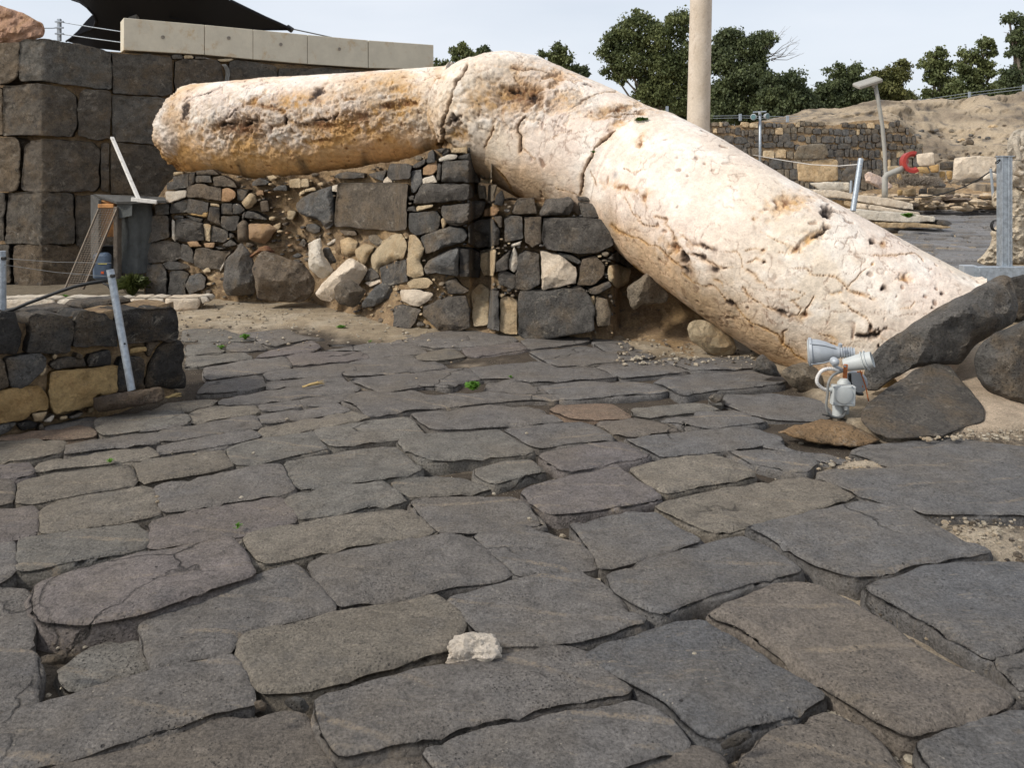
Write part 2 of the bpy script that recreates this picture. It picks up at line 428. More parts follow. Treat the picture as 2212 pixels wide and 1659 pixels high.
PAL = {'d': ('basalt', (.100, .091, .080)), 'D': ('basalt', (.052, .047, .042)), 'g': ('basalt', (.125, .118, .108)), 'b': ('basalt', (.135, .108, .08)),
       'l': ('lime', (.52, .40, .25)), 'w': ('pale', (.70, .61, .49)), 'o': ('lime', (.40, .25, .14)), 'y': ('lime', (.50, .33, .145)),
       'r': ('lime', (.13, .05, .035)), 't': ('basalt', (.20, .165, .12))}
def pal(k, j=.14):
    m, c = PAL[k]; f = 1.08 + rnd.uniform(-j, j); t = rnd.uniform(-.04, .04)
    return M[m], (c[0] * f * (1 + t), c[1] * f, c[2] * f * (1 - t))

# ------------------------------------------------------------------ stone builder
def stone_local(poly, res, r, thick, amp=.01, facet=0.0, bulge=0.0, jag=.004, seed=0, rock=False, soft=1, nsc=5.0, flare=0.0):
    """poly: outline in metres; returns (u, v, n) vertices of a stone whose front looks along +n"""
    rg = np.random.RandomState(seed)
    if area(poly) < 0: poly = poly[::-1]
    c = poly.mean(0); size = np.sqrt(abs(area(poly)))
    r = min(r, size * .22)
    jag = min(jag, size * .035); amp = min(amp, size * .1)
    B = resample(round_corners(poly, soft * min(.035, size * .07)), res)
    T = np.roll(B, -1, 0) - np.roll(B, 1, 0); T /= np.hypot(*T.T)[:, None] + 1e-9; N = np.c_[T[:, 1], -T[:, 0]]
    j = fbm(np.c_[B, np.full(len(B), seed * 1.7)], 3.2 / max(size, .05), 5, seed % 97 + 3, .65)
    B = B + N * (j * jag * 2.2)[:, None]
    lo, hi = B.min(0), B.max(0)
    xs = np.arange(lo[0], hi[0], res); ys = np.arange(lo[1], hi[1], res * .87)
    gx, gy = np.meshgrid(xs, ys); gx = gx + (np.arange(len(ys)) % 2 * res / 2)[:, None]
    Q = np.c_[gx.ravel(), gy.ravel()] + rg.uniform(-.18, .18, (gx.size, 2)) * res
    Q = Q[inpoly(Q, B)] if len(Q) else Q
    if len(Q): Q = Q[pdist(Q, B) > max(r * 1.15, res * .45)]
    rings = []
    for ins in (.3, 1.0):
        R = B - N * (r * ins); ok = inpoly(R, B)
        if ok.any():
            R = R[ok]; d = pdist(R, B); R = R[d > r * ins * .8]
            if len(R) > 2: rings.append(R)
    P = np.vstack([B] + rings + ([Q] if len(Q) else []))
    nb = len(B)
    out = delaunay_2d_cdt([Vector(p) for p in P], [], [list(range(nb))], 1, 1e-6)
    V2 = np.array([tuple(v) for v in out[0]]); F = [tuple(f) for f in out[2]]
    orig = out[3]
    isb = np.zeros(len(V2), int) - 1
    for i, o in enumerate(orig):
        for q in o:
            if q < nb: isb[i] = q
    d = pdist(V2, B); d[isb >= 0] = 0
    t = np.clip(d / r, 0, 1); n = -r * (1 - np.sqrt(np.clip(1 - (1 - t) ** 2, 0, 1)))
    if flare: n = -.75 * r * (1 - t) ** 2
    if facet and (rock or facet >= .5):
        K = rg.randint(6, 10); h = bulge * (1 + (V2 - c) @ rg.normal(size=2) * .45 / size); a0 = rg.uniform(0, 6.28)
        h2 = bulge * 1.12 * (1 + (V2 - c) @ rg.normal(size=2) * 1.1 / size); h = np.minimum(h, h2)
        for k in range(K):
            a = a0 + 2 * math.pi * (k + rg.uniform(-.3, .3)) / K; dr = np.array([math.cos(a), math.sin(a)]); sup = ((B - c) @ dr).max()
            sl = math.tan(math.radians(rg.uniform(22, 70))) * (.5 + facet * .6); h = np.minimum(h, sl * (sup * rg.uniform(.86, 1.04) - (V2 - c) @ dr))
        h = np.minimum(np.maximum(h, 0), 2.2 * d + .004); n = n + h
    elif bulge:
        dm = max(d.max(), 1e-6); q = np.clip(d / dm, 0, 1); n = n + bulge * np.clip(q * 1.7, 0, 1) ** .75
    if facet and not rock and facet < .5:
        h = np.full(len(V2), 1e9)
        for k in range(8):
            a = rg.uniform(0, 2 * math.pi); sl = rg.uniform(.2, 1.1) * facet; off = rg.uniform(.0, .42) * size
            h = np.minimum(h, sl * (off - ((V2 - c) @ np.array([math.cos(a), math.sin(a)]))))
        n = n + np.clip(h, -facet * size * .6, facet * size * .15) * np.clip(d / (r + 1e-6), 0, 1)
    Pn = np.c_[V2, np.full(len(V2), seed * 3.1)]
    n = n + (fbm(Pn, nsc, 4, seed % 89) + .6 * ridge(Pn, nsc * 1.6, 3, seed % 83)) * amp
    if flare:      # chipped arrises
        per = np.hypot(*np.diff(B, axis=0).T).sum()
        for k in range(int(per * 3.2)):
            q = B[rg.randint(len(B))]; rr_ = rg.uniform(.01, .04); dd = np.hypot(*(V2 - q).T) + fbm(V2, 30, 2, seed % 53 + k) * .012
            n = n - np.clip(1 - dd / rr_, 0, 1) ** .8 * rr_ * rg.uniform(.25, .6)
    front = np.c_[V2, n]
    bi = {q: i for i, q in enumerate(isb) if q >= 0}; order = [bi[q] for q in range(nb) if q in bi]
    V = [front]; base = len(front); cur = order
    if rock:
        back = front.copy(); back[:, 2] = -.3 * r - (np.maximum(n + r, 0) * .8 + thick * np.clip(d / (3 * r), 0, 1)) * np.clip(d / r, 0, 1)
        back[order, 2] = front[order, 2] - .3 * r
        V.append(back); F += [tuple(base + i for i in f[::-1]) for f in F[:]]
        m = len(order)
        for i in range(m): a, b = order[i], order[(i + 1) % m]; F.append((b, a, base + a, base + b))
    else:
        ks = [(.06, .36), (.2, .75), (.45, 1.0), (1.0, 1.0)] if flare else [(.35, 0), (1.0, 0)]
        Nb = N[[q for q in range(nb) if q in bi]]
        for fr, outw in ks:
            Rg = front[order].copy(); Rg[:, 2] = (-.75 * r if flare else -r) - (thick - r) * fr
            w = fbm(Rg * 1.0 + seed, 6, 3, seed % 61) * min(amp * 1.2, .02)
            nn = Rg[:, :2] - c; nn /= np.hypot(*nn.T)[:, None] + 1e-9
            Rg[:, :2] += nn * w[:, None] * 1.6 - nn * (.012 * size * fr) + Nb * (flare * outw) * (1 + 3 * w[:, None] / .02 * .25)
            V.append(Rg); nx = list(range(base, base + len(order))); base += len(order); m = len(order)
            for i in range(m): F.append((cur[i], nx[i], nx[(i + 1) % m], cur[(i + 1) % m])[::-1])
            cur = nx
        F.append(tuple(cur)[::-1])
    return np.vstack(V), F
_seed = [11]
def nseed(): _seed[0] += 1; return _seed[0]
def paver(pxpoly, parent, z=0.0, color=(.11, .105, .1), r=.02, res=None, thick=.17, amp=.006, tilt=0, gap=.006, soft=.4, name='paving_stone', jag=.016, flare=.02):
    P = np.array([on_ground(x, y, z) for x, y in pxpoly]); c = P.mean(0); Yc = c[1]
    res = res or max(.022, min(.09, Yc * .0105))
    v = P - c; L = np.hypot(*v.T)[:, None]; P = c + v * (1 - gap / np.maximum(L, .05))
    V, F = stone_local(P, res, r, thick, amp, 0, 0, jag, nseed(), soft=soft, nsc=4.0, flare=flare)
    V = V.copy(); V[:, 2] += z
    s1, s2 = rnd.uniform(-1, 1) * .006, rnd.uniform(-1, 1) * .006
    V[:, 2] += (V[:, 0] - c[0]) * s1 + (V[:, 1] - c[1]) * s2
    return mesh_obj(name, V, F, M['paver'], parent, True, color)
def upright(pxpoly, Yfn, parent, mat, color, N=(0, -1, 0), thick=.3, r=.02, amp=.012, facet=0, bulge=0, jag=.006, rock=False, res=None, soft=1, name='stone', fold=None, off=0, nsc=5.0):
    """a stone whose front outline is given in the photo and whose face stands at depth Yfn(px, py)"""
    c = pxpoly.mean(0); Y0 = float(Yfn(c[0], c[1])) if callable(Yfn) else float(Yfn)
    k = Y0 / FOC; loc = (pxpoly - c) * np.array([k, -k])
    size = math.sqrt(abs(area(loc)) + 1e-9); res = res or max(size / (22 if rock else 14), Y0 * .0028)
    V, F = stone_local(loc, res, r, thick, amp, facet, bulge, jag, nseed(), rock, soft, nsc)
    px = V[:, 0] / k + c[0]; py = -V[:, 1] / k + c[1]
    Yv = np.array([Yfn(a, b) for a, b in zip(px, py)]) if callable(Yfn) else np.full(len(px), Y0)
    W = np.c_[(px - CX) * Yv / FOC, Yv, HC - (py - CY) * Yv / FOC] + np.asarray(N, float)[None, :] * (V[:, 2:3] + off)
    if fold:
        fx, sl = fold; W[:, 1] += np.maximum(0, px - fx) * k * sl
    o = mesh_obj(name, W, F, mat, parent, True, color)
    if facet >= .3:
        try: o.data.set_sharp_from_angle(angle=math.radians(19))
        except Exception: pass
    return o
def interp(pts):
    xs = [p[0] for p in pts]; ys = [p[1] for p in pts]
    return lambda x: float(np.interp(x, xs, ys))
def vplane(p0, p1):
    """vertical plane through two ground points: returns depth(px, py) and outward normal (towards the camera)"""
    (x0, y0), (x1, y1) = p0, p1; dx, dy = x1 - x0, y1 - y0; n = Vector((dy, -dx, 0)).normalized()
    if n.y > 0: n = -n
    def Y(px, py=0):
        a = (px - CX) / FOC; return (n.x * x0 + n.y * y0) / (n.x * a + n.y)
    return Y, n
def set_col(me, C):
    at = me.color_attributes.new('Col', 'FLOAT_COLOR', 'POINT'); C = np.c_[C, np.ones(len(C))]
    at.data.foreach_set('color', C.astype(np.float32).ravel())
def grid_faces(nu, nv, wrap=False):
    i = np.arange(nu - 1)[:, None]; j = np.arange(nv - (0 if wrap else 1))[None, :]
    a = i * nv + j; b = i * nv + (j + 1) % nv; return np.stack([a, b, b + nv, a + nv], -1).reshape(-1, 4)
# ------------------------------------------------------------------ ground, earth and joints under the paving (one sheet to the horizon)
PAVE = np.array([(-600, 930), (0, 905), (385, 845), (380, 705), (650, 703), (860, 738), (960, 712), (1060, 712), (1130, 727), (1300, 722), (1420, 763), (1600, 775),
    (1700, 800), (1760, 850), (1850, 925), (1950, 948), (2040, 945), (2120, 940), (2260, 935), (3200, 1000), (4200, 2600), (-2500, 2600)], float)
SAND = [(2110, 1145, 110, 34, .062), (1865, 999, 75, 15, .062), (118, 1484, 40, 22, .02), (190, 1450, 110, 40, -.03), (1800, 1530, 60, 50, .02), (1500, 1595, 70, 14, .03), (1010, 1415, 60, 22, .03)]
def build_ground():
    ys = [1.2]
    while ys[-1] < 15: ys.append(ys[-1] + max(.028, ys[-1] * .0085))
    while ys[-1] < 900: ys.append(ys[-1] * 1.055)
    ys = np.array([-60, -10, -2, .6] + ys)
    xs = np.concatenate([-np.geomspace(900, 6.2, 34), np.arange(-6.1, 6.1, .05), np.geomspace(6.2, 900, 34)])
    X, Y = np.meshgrid(xs, ys); P = np.c_[X.ravel(), Y.ravel()]
    Yc = np.maximum(P[:, 1], .8); px = CX + P[:, 0] * FOC / Yc; py = CY + HC * FOC / Yc
    jit = fbm(P, 2.2, 4, 5) * 9
    Q = np.c_[px + jit, py + jit * .4]
    inside = inpoly(Q, PAVE); d = pdist(Q, PAVE); w = np.where(inside, np.clip(d / 10, 0, 1), 0)
    w[P[:, 1] < 1.2] = 1
    depth = np.interp(py, [700, 800, 900, 1000, 1200], [.02, .032, .046, .058, .072])
    n = fbm(P, 1.3, 5, 9); n2 = fbm(P, 9, 4, 12)
    Z = w * (-depth + n * .018 + n2 * .012) + (1 - w) * (.012 + n * .03 + n2 * .012)
    patch = np.zeros(len(P))
    for cx, cy, rx, ry, h in SAND:
        g = np.exp(-(((px - cx) / rx) ** 2 + ((py - cy) / ry) ** 2) * 1.1); Z += g * h * w; patch = np.maximum(patch, g if h > 0 else 0)
    # sand banked up among the fallen slabs on the right, earth against the rubble walls
    g = np.exp(-(((px - 2140) / 150) ** 2 + ((py - 840) / 95) ** 2)); Z += g * .12 * (1 - w)
    far = np.clip((P[:, 1] - 11.5) / 3, 0, 1); Z = Z * (1 - far) + far * (-.05 + n * .04)
    Z = np.where(P[:, 1] > 60, -.05, Z)
    m = fbm(P, .9, 5, 21); m2 = fbm(P, 6, 5, 22)
    soil = np.array([.085, .066, .048]); sand = np.array([.50, .41, .30]); tan = np.array([.40, .315, .21])
    right = np.clip((px - 1150) / 500, 0, 1) * np.clip((py - 980) / 200, 0, 1)
    s = np.clip((m + m2 * .7) * 2.2 + right * 1.1 - .5, 0, 1); s = np.maximum(s, np.clip(patch * 1.6, 0, 1))
    Cj = soil[None] * (1 - s[:, None]) + sand[None] * s[:, None]
    t = np.clip(.5 + m * 1.2 + m2 * .5, 0, 1)
    Co = tan[None] * (.75 + .4 * t[:, None]); gravel = np.clip((m2 + m) * 2, 0, 1)[:, None]; Co = Co * (1 - gravel * .5) + np.array([.47, .41, .32]) * gravel * .5
    g2 = np.clip(np.exp(-(((px - 2120) / 170) ** 2 + ((py - 870) / 90) ** 2)) * 1.5, 0, 1)[:, None]; Co = Co * (1 - g2) + np.array([.55, .43, .31]) * g2
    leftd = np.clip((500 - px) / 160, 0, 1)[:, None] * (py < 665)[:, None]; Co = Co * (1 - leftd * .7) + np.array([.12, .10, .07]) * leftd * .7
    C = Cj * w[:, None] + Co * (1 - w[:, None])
    Z[P[:, 1] < .7] = -.09
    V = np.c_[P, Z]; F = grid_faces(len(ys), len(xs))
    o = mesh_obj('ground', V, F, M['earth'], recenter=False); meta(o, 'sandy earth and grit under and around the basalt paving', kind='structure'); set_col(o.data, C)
build_ground()

# ------------------------------------------------------------------ the basalt pavement, slab by slab
pavement = empty('pavement', (0, 4, 0), 'uneven pavement of worn dark basalt slabs', kind='structure')
PW = '''
n -40 1452 0 1440 170 1392 400 1322 640 1252 930 1187 985 1215 1050 1350 1048 1395 850 1438 700 1482 500 1545 300 1612 120 1655 -60 1700 -60 1500
v,z=-.02 150 1700 370 1610 560 1556 700 1512 850 1462 1050 1440 1180 1425 1280 1452 1335 1540 1372 1640 1395 1800 100 1800
n -60 1168 0 1166 120 1172 155 1195 162 1375 0 1425 -60 1440
n,z=-.01 -60 912 0 914 108 922 134 955 138 1130 110 1158 -60 1158
g,z=-.05 245 1262 330 1200 430 1142 540 1122 590 1162 620 1238 400 1305 300 1338 265 1310
p,z=.035,r=.04,t=.3 150 890 300 845 420 806 640 756 960 692 998 745 1050 830 1055 845 1000 870 800 930 600 1000 500 1022 350 1045 180 1040 150 985
n,r=.03 578 1066 600 1040 800 955 1000 880 1100 845 1215 808 1255 830 1330 905 1392 998 1250 1036 1090 1062 1003 1095 980 1160 930 1178 640 1243 602 1155
k,r=.035 990 1172 1010 1100 1100 1068 1260 1042 1400 1010 1600 978 1800 938 1868 972 1930 1045 1905 1110 1845 1165 1640 1230 1450 1280 1240 1325 1110 1338 1060 1310 1015 1240
n,z=.01 1312 1382 1350 1360 1550 1302 1750 1264 1850 1240 2000 1212 2110 1190 2220 1162 2330 1152 2440 1178 2500 1238 2612 1318 2580 1345 2450 1362 2200 1410 1950 1482 1800 1525 1600 1575 1440 1608 1412 1595 1372 1535 1325 1440
n 1768 1600 1790 1582 1900 1532 2124 1472 2400 1424 2560 1388 2615 1378 2690 1405 2775 1450 2855 1545 2840 1570 2650 1622 2500 1668 2460 1800 1900 1800 1820 1660
v,z=-.03 1450 1662 1600 1618 1735 1590 1800 1650 1850 1720 1860 1800 1400 1800
n,r=.03 1288 806 1345 772 1500 748 1700 706 1850 686 1950 702 2010 752 2098 820 2110 850 2060 872 1900 888 1700 932 1500 962 1422 985 1392 960 1342 880
k,z=.01,r=.03 1018 694 1045 677 1250 638 1500 603 1680 580 1740 615 1800 672 1760 690 1650 705 1500 725 1300 762 1180 790 1108 805 1070 790 1025 735
p 628 645 800 595 1000 560 1150 534 1182 545 1230 615 1215 636 1010 686 850 716 645 750 627 735
g 75 722 105 702 300 672 560 650 598 680 608 730 590 750 400 782 200 820 90 838 72 820
n -60 735 0 727 55 722 65 765 60 845 0 890 -60 905
k 172 585 205 562 400 524 600 490 630 497 664 590 655 606 500 636 300 665 178 685
p,z=-.01 -60 580 0 577 140 569 157 592 160 682 0 708 -60 715
n 640 500 665 484 900 435 1140 394 1168 405 1224 500 1195 514 1000 544 800 580 685 598 664 568
g 1190 548 1215 524 1400 494 1580 472 1618 484 1684 546 1660 556 1500 576 1350 612 1248 626 1232 600
k 75 474 105 457 300 424 510 407 543 418 564 468 550 482 350 520 160 553 80 552
v -60 470 0 468 46 470 54 502 48 555 -60 562
k 560 394 602 378 800 354 920 342 948 372 968 393 900 414 700 458 625 472 584 466
k,z=-.005 150 400 205 388 400 354 600 324 638 338 648 362 500 386 330 405 155 430
p -60 400 0 402 118 393 136 420 126 442 0 456 -60 462
g 1180 398 1400 354 1600 325 1638 330 1700 384 1748 410 1735 425 1550 458 1350 492 1244 496 1214 468
n 280 322 400 300 640 263 662 273 664 298 620 314 400 340 284 357
k -60 305 0 305 130 300 262 308 264 338 245 350 100 378 -60 384
b,z=-.01 -60 285 0 280 150 262 330 240 380 252 398 270 378 286 240 295 0 297 -60 300
g 402 212 600 178 765 184 786 222 660 245 430 270 400 248
n,z=-.02 185 246 290 216 395 198 398 238 300 262 210 262
g,z=-.03 1612 455 1700 447 1850 452 2005 467 2042 498 1950 512 1800 530 1700 536 1652 508
n 1962 694 2050 672 2164 654 2270 694 2396 724 2474 818 2340 836 2150 856 2104 818 2016 752
n 1710 557 1755 543 1950 533 2124 538 2176 562 2246 640 2100 662 1960 682 1832 680 1764 618
n,z=.005 1864 962 1880 942 2124 884 2416 844 2500 896 2568 960 2672 1048 2550 1078 2400 1122 2200 1146 2050 1158 1994 1096 1934 1040
k 2722 572 2775 548 3024 503 3324 454 3450 484 3548 534 3370 582 3154 632 3094 655 2974 678 2904 655 2864 636 2784 596
n,z=.01,r=.03 3110 658 3174 640 3374 594 3554 548 3764 578 3870 640 3974 700 4108 734 4088 752 3874 792 3744 820 3624 848 3544 862 3374 806 3314 768 3204 700
n 2372 648 2474 620 2624 595 2724 600 2800 658 2916 710 2760 762 2554 815 2508 826 2458 758
n,z=.005,r=.03 2528 852 2574 834 2724 784 2944 714 3074 690 3184 744 3318 818 3290 842 3124 880 2874 952 2744 1010 2684 985 2554 915
w,z=.03,r=.06 2942 1010 3004 972 3124 924 3224 888 3304 882 3424 910 3544 965 3724 1084 3924 1204 4124 1304 4200 1340 4170 1372 4024 1420 3874 1464 3744 1488 3604 1410 3424 1286 3224 1158 3074 1060 2974 1030
s,r=.035 3600 912 3650 885 3824 826 3974 806 4250 804 4600 830 4600 1050 4250 1128 4124 1182 4090 1186 3974 1115 3774 1008 3630 932
n 4138 1204 4250 1178 4500 1160 4600 1300 4500 1420 4250 1320 4180 1258
s,z=.01,r=.035 2430 1192 2480 1155 2624 1096 2824 1052 2924 1052 3024 1114 3174 1204 3324 1292 3416 1348 3404 1372 3274 1418 3074 1476 2954 1520 2894 1490 2800 1412 2768 1376 2624 1298 2514 1240
v,z=-.01 3090 1606 3180 1526 3274 1486 3424 1446 3520 1464 3624 1534 3724 1640 3800 1740 3850 1800 3050 1800
v,z=-.03 2690 1652 2824 1606 2970 1576 3002 1640 3024 1720 3010 1800 2600 1800 2640 1690
n,r=.03 3808 1556 3874 1516 4024 1458 4174 1428 4400 1404 4700 1500 4700 1800 4030 1800 3910 1680
'''
P1 = '''
k 670 828 702 797 1000 748 1350 693 1440 716 1476 744 1250 783 1062 812 702 876
g 1070 822 1152 802 1400 763 1765 728 1826 800 1880 846 1700 882 1400 918 1218 940 1184 922 1115 868
g 430 948 700 888 1048 830 1106 880 1184 956 900 1010 600 1066 494 1064 446 1000
n -60 928 50 905 300 868 610 823 656 842 684 876 430 928 200 965 -60 1000
n -60 828 50 805 200 783 626 719 694 788 655 810 400 852 100 888 -60 900
n 653 713 1050 668 1240 630 1345 682 1200 706 720 778
n 668 638 960 603 998 645 850 672 722 686
n 980 602 1268 558 1396 542 1276 608 1188 632 1014 642
n 1262 400 1362 322 1550 292 1786 278 1846 320 1996 326 2044 362 1700 398 1332 427
k 1824 266 2108 228 2194 280 2000 317 1862 308
n 708 403 930 373 1338 328 1386 380 1256 405 1302 441 1000 432 742 456
n 284 362 600 313 856 279 914 360 690 402 304 455 274 420
p 874 273 1052 253 1300 252 1398 238 1480 290 1346 313 1150 328 938 353
n 304 474 688 420 724 498 400 540 204 556 284 482
n 744 474 1000 443 1200 434 1322 460 1180 468 842 508 744 516
n 384 606 740 530 1190 476 1326 474 1412 524 1150 566 880 596 642 620 384 636
k -120 692 0 624 250 604 376 604 302 648 100 676
k 164 702 262 662 380 648 636 638 684 690 638 702 400 736 182 765
n -100 704 106 704 156 774 -20 804 -200 834
g 134 360 142 284 556 254 634 292 500 318 272 347
g 134 270 152 194 378 184 426 238
n 426 240 454 184 678 180 734 224 600 238
p 656 284 762 229 1048 166 1124 212 1078 242 1050 248 872 266
n 1146 240 1482 186 1826 204 1904 250 1816 264 1502 288 1416 236
g 104 168 122 86 398 84 516 122 690 160 452 168
n 534 112 900 84 966 130 1144 150 1040 155 762 211 606 134
n 1166 190 1648 174 1698 134 1896 124 2208 104 2208 176 1842 198 1482 180
'''
P2 = '''
n,z=.01 -552 490 -432 434 -284 450 -120 433 -60 450 0 462 200 453 288 432 304 386 430 373 518 378 616 412 742 488 600 486 300 503 0 536 -160 556 -380 596 -430 564 -472 516
n -506 366 -100 328 186 303 284 368 150 378 98 416 -24 398 -300 440 -424 404
n 206 300 640 258 736 300 926 292 1102 352 700 380 562 378 432 358 294 366
n -60 98 0 88 300 64 486 107 494 133 330 162 0 176 -150 148
p 166 186 322 168 498 142 554 188 204 232
n 514 123 928 112 926 147 560 186 532 150
n 568 202 918 168 1008 201 1246 203 1322 235 1000 271 742 290 644 248
n 950 114 1060 108 1198 152 1322 198 1022 193 942 148
n 956 290 1318 254 1436 292 1522 320 1450 328 1132 360
n 1346 247 1422 238 1700 243 1826 230 1944 244 1924 298 1760 306 1562 306 1502 297
n,z=.02,r=.025 1316 382 1402 353 1760 323 1900 314 2084 350 2100 376 2070 392 1900 408 1560 445 1500 465 1440 436
n,z=.01 606 402 800 383 1200 378 1284 392 1404 440 1350 446 1170 460 900 482 766 484
n -146 572 0 563 300 534 584 534 766 616 400 648 0 672 -26 660 -86 624
n 416 667 600 638 896 629 996 672 1088 726 900 738 622 782 526 728
g,z=.01 -220 742 -176 704 0 694 378 670 486 742 598 798 500 816 100 846 -56 846 -136 798
b 696 556 742 528 1056 518 1180 578 1148 598 930 606 822 606
g 1176 546 1300 533 1530 518 1636 522 1712 545 1600 553 1302 596 1204 586
n 1336 610 1542 597 1562 572 1818 558 1980 620 1900 635 1652 654 1484 636
g,z=.02 1644 490 1700 458 1736 481 1716 516 1674 516
n,z=-.01 1746 463 2000 453 2212 484 2390 522 2428 568 2300 615 2004 606 1884 567 1746 518
v 956 626 1200 604 1316 622 1424 643 1452 678 1150 704 1104 696 1026 658
n 1146 722 1500 683 1850 653 1936 673 2070 712 2078 738 1900 774 1702 794 1500 812 1374 836 1306 798
p 618 812 702 794 900 764 1100 749 1156 759 1288 826 1226 842 1000 872 794 924 706 876
k,z=.02,r=.03 1178 905 1252 874 1400 852 1678 814 1736 842 1918 926 1900 945 1800 962 1400 1036 1362 1024 1230 958
p,r=.025 534 1040 604 1003 850 944 1106 885 1138 922 1246 982 1360 1076 1100 1122 900 1150 724 1170 606 1112
n 1768 802 1900 794 2080 804 2212 833 2290 862 2240 898 2202 914 2044 886 1886 850
g,r=.025 248 902 402 864 570 845 652 916 556 938 384 985 350 992 256 940
n,z=-.015 1880 700 2080 742 2140 790 2330 812 2480 850 2420 880 2300 850 2120 800 1960 770
'''
P3 = '''
n 3384 436 3476 412 3704 408 3530 350 3620 314 3824 294 3924 284 4248 332 4500 352 4800 420 4800 610 4248 600 3844 602 3764 575 3604 530 3464 468
'''
PCOL = {'n': (.136, .126, .115), 'k': (.166, .147, .118), 'g': (.148, .139, .121), 'p': (.142, .124, .115), 'v': (.128, .112, .095), 'b': (.19, .135, .095),
        'w': (.150, .130, .109), 's': (.112, .107, .102)}
for key, txt in (('W', PW), ('T1', P1), ('T2', P2), ('W', P3)):
    for k, o, p in parse(key, txt):
        f = (1 + rnd.uniform(-.09, .09)) * 1.12; c = tuple(v * f for v in PCOL[k])
        q = min(1, max(0, (p[:, 0].mean() - 1000) / 500)) * .5 if k in 'nps' else 0; c = (c[0] * (1.02 - q * .10), c[1], c[2] * (.99 + q * .12))
        yb = p[:, 1].mean()
        paver(p, pavement, z=o.get('z', 0) + rnd.uniform(-.006, .006), color=c, r=o.get('r', .02) * .55, gap=-.014 if yb > 900 else -.014, flare=.012 if yb > 900 else .010, jag=.010,
              thick=o.get('t', .17), amp=.022 if k in 'v' else .014, soft=.4)
# slabs outside the frame on the near side, so that the street goes on
for i in range(-6, 8):
    for j in range(2):
        x0 = i * .82 + j * .4; y0 = 1.62 - j * .46
        q = np.array([(x0, y0), (x0 + .78, y0 + .03), (x0 + .76, y0 + .44), (x0 + .02, y0 + .42)])
        if j == 0: q[:, 1] += 0
        yy = 2800 / q[:, 1] + CY; pp = np.c_[CX + q[:, 0] * FOC / q[:, 1], yy]
        if yy.min() < 1735: continue
        paver(pp, pavement, z=-.01, color=PCOL['n'], r=.02, res=.08)
# ------------------------------------------------------------------ the fallen, broken column
def project(V): return CX + V[:, 0] * FOC / V[:, 1], CY + (HC - V[:, 2]) * FOC / V[:, 1]
def seg_lines(key, txt):
    out = []
    for ln in txt.strip().splitlines():
        t = ln.split(); out.append((float(t[0]), float(t[1]), tr(key, [float(v) for v in t[2:]])))
    return out
def blobs(key, txt):
    out = []; ox, oy, s = TR[key]
    for ln in txt.strip().splitlines():
        t = ln.split(); x, y, rx, ry, rot, dep = map(float, t[1:7]); out.append((t[0], x * s + ox, y * s + oy, rx * s, ry * s, math.radians(rot), dep))
    return out
CRACKS = seg_lines('Z2', '''
2.6 .07 815 410 790 470 745 530 715 600 690 680 668 760 662 830 668 900 660 950
1.6 .02 1100 420 1180 440 1280 450 1400 470
1.5 .02 870 640 900 700 880 760
1.4 .015 1500 690 1560 640 1660 600 1800 590
3.4 .05 1770 845 1690 915 1640 960 1620 1020 1580 1080 1555 1150 1560 1200 1548 1260
2.6 .035 1185 750 1150 800 1143 850 1165 885 1162 930 1158 975
1.8 .02 992 815 975 870 945 925 928 955
1.2 .008 1240 1290 1330 1350 1420 1370 1500 1410 1545 1430
1.0 .006 1000 1080 1060 1150 1110 1240 1170 1290
1.0 .006 1620 1110 1640 1160 1650 1200
1.0 .006 1830 1090 1890 1120 1950 1100
1.2 .008 1180 960 1230 1000 1260 1030
1.3 .01 1380 880 1440 860 1500 840
1.0 .006 330 520 300 600 240 640 250 720
''') + seg_lines('Z5', '''
1.6 .012 1750 370 1800 420 1870 450 1930 460 1990 500 2060 520 2120 580 2212 650
1.6 .012 1840 200 1870 250 1890 300 1940 330 1920 340 1960 380 2050 380
1.3 .01 2030 320 2110 330 2100 370 2150 420 2160 500 2212 530
1.1 .008 1390 130 1440 150 1500 165 1550 180
1.2 .008 1890 640 1960 700 2040 760 2120 820
''') + seg_lines('Z6', '''
1.3 .01 0 230 60 280 110 290 190 310
1.2 .01 280 330 350 328 380 380 388 430
2.0 .016 0 340 100 352 150 390 210 420 260 442 325 430
1.6 .012 418 455 470 480 490 520 530 540 542 575 640 580 700 573 792 600 760 632 700 650
1.7 .012 0 470 60 520 120 550 200 552 240 590 300 660 340 690 400 750 460 800 540 830 620 880 642 925
1.6 .012 380 560 430 620 520 680 600 715 680 752 742 742 770 710 742 680 716 650
2.0 .014 642 925 650 850 682 838
1.6 .012 642 925 700 962 722 1000 800 1042
1.5 .012 730 440 800 440 830 470 900 487 982 480 1040 540 1070 580 1150 610 1240 637
1.6 .012 1018 660 1060 670 1100 710 1150 737 1200 760 1212 800 1225 870
1.1 .008 1070 552 1130 500 1170 450 1232 410
2.2 .016 850 625 830 670 802 700 790 742
1.1 .008 420 400 470 375 540 400
1.0 .006 410 320 470 310 520 330
1.0 .006 620 335 690 345
1.0 .006 500 200 620 260 720 300
1.0 .006 1240 350 1370 350 1500 340
1.3 .01 200 510 250 530 260 560
1.1 .008 950 930 1040 950 1100 1000
1.1 .007 880 860 960 880 1000 910
1.0 .006 1280 880 1400 930
1.0 .006 1360 350 1430 345 1500 335 1560 380
1.0 .006 1400 700 1470 690 1500 650
''')
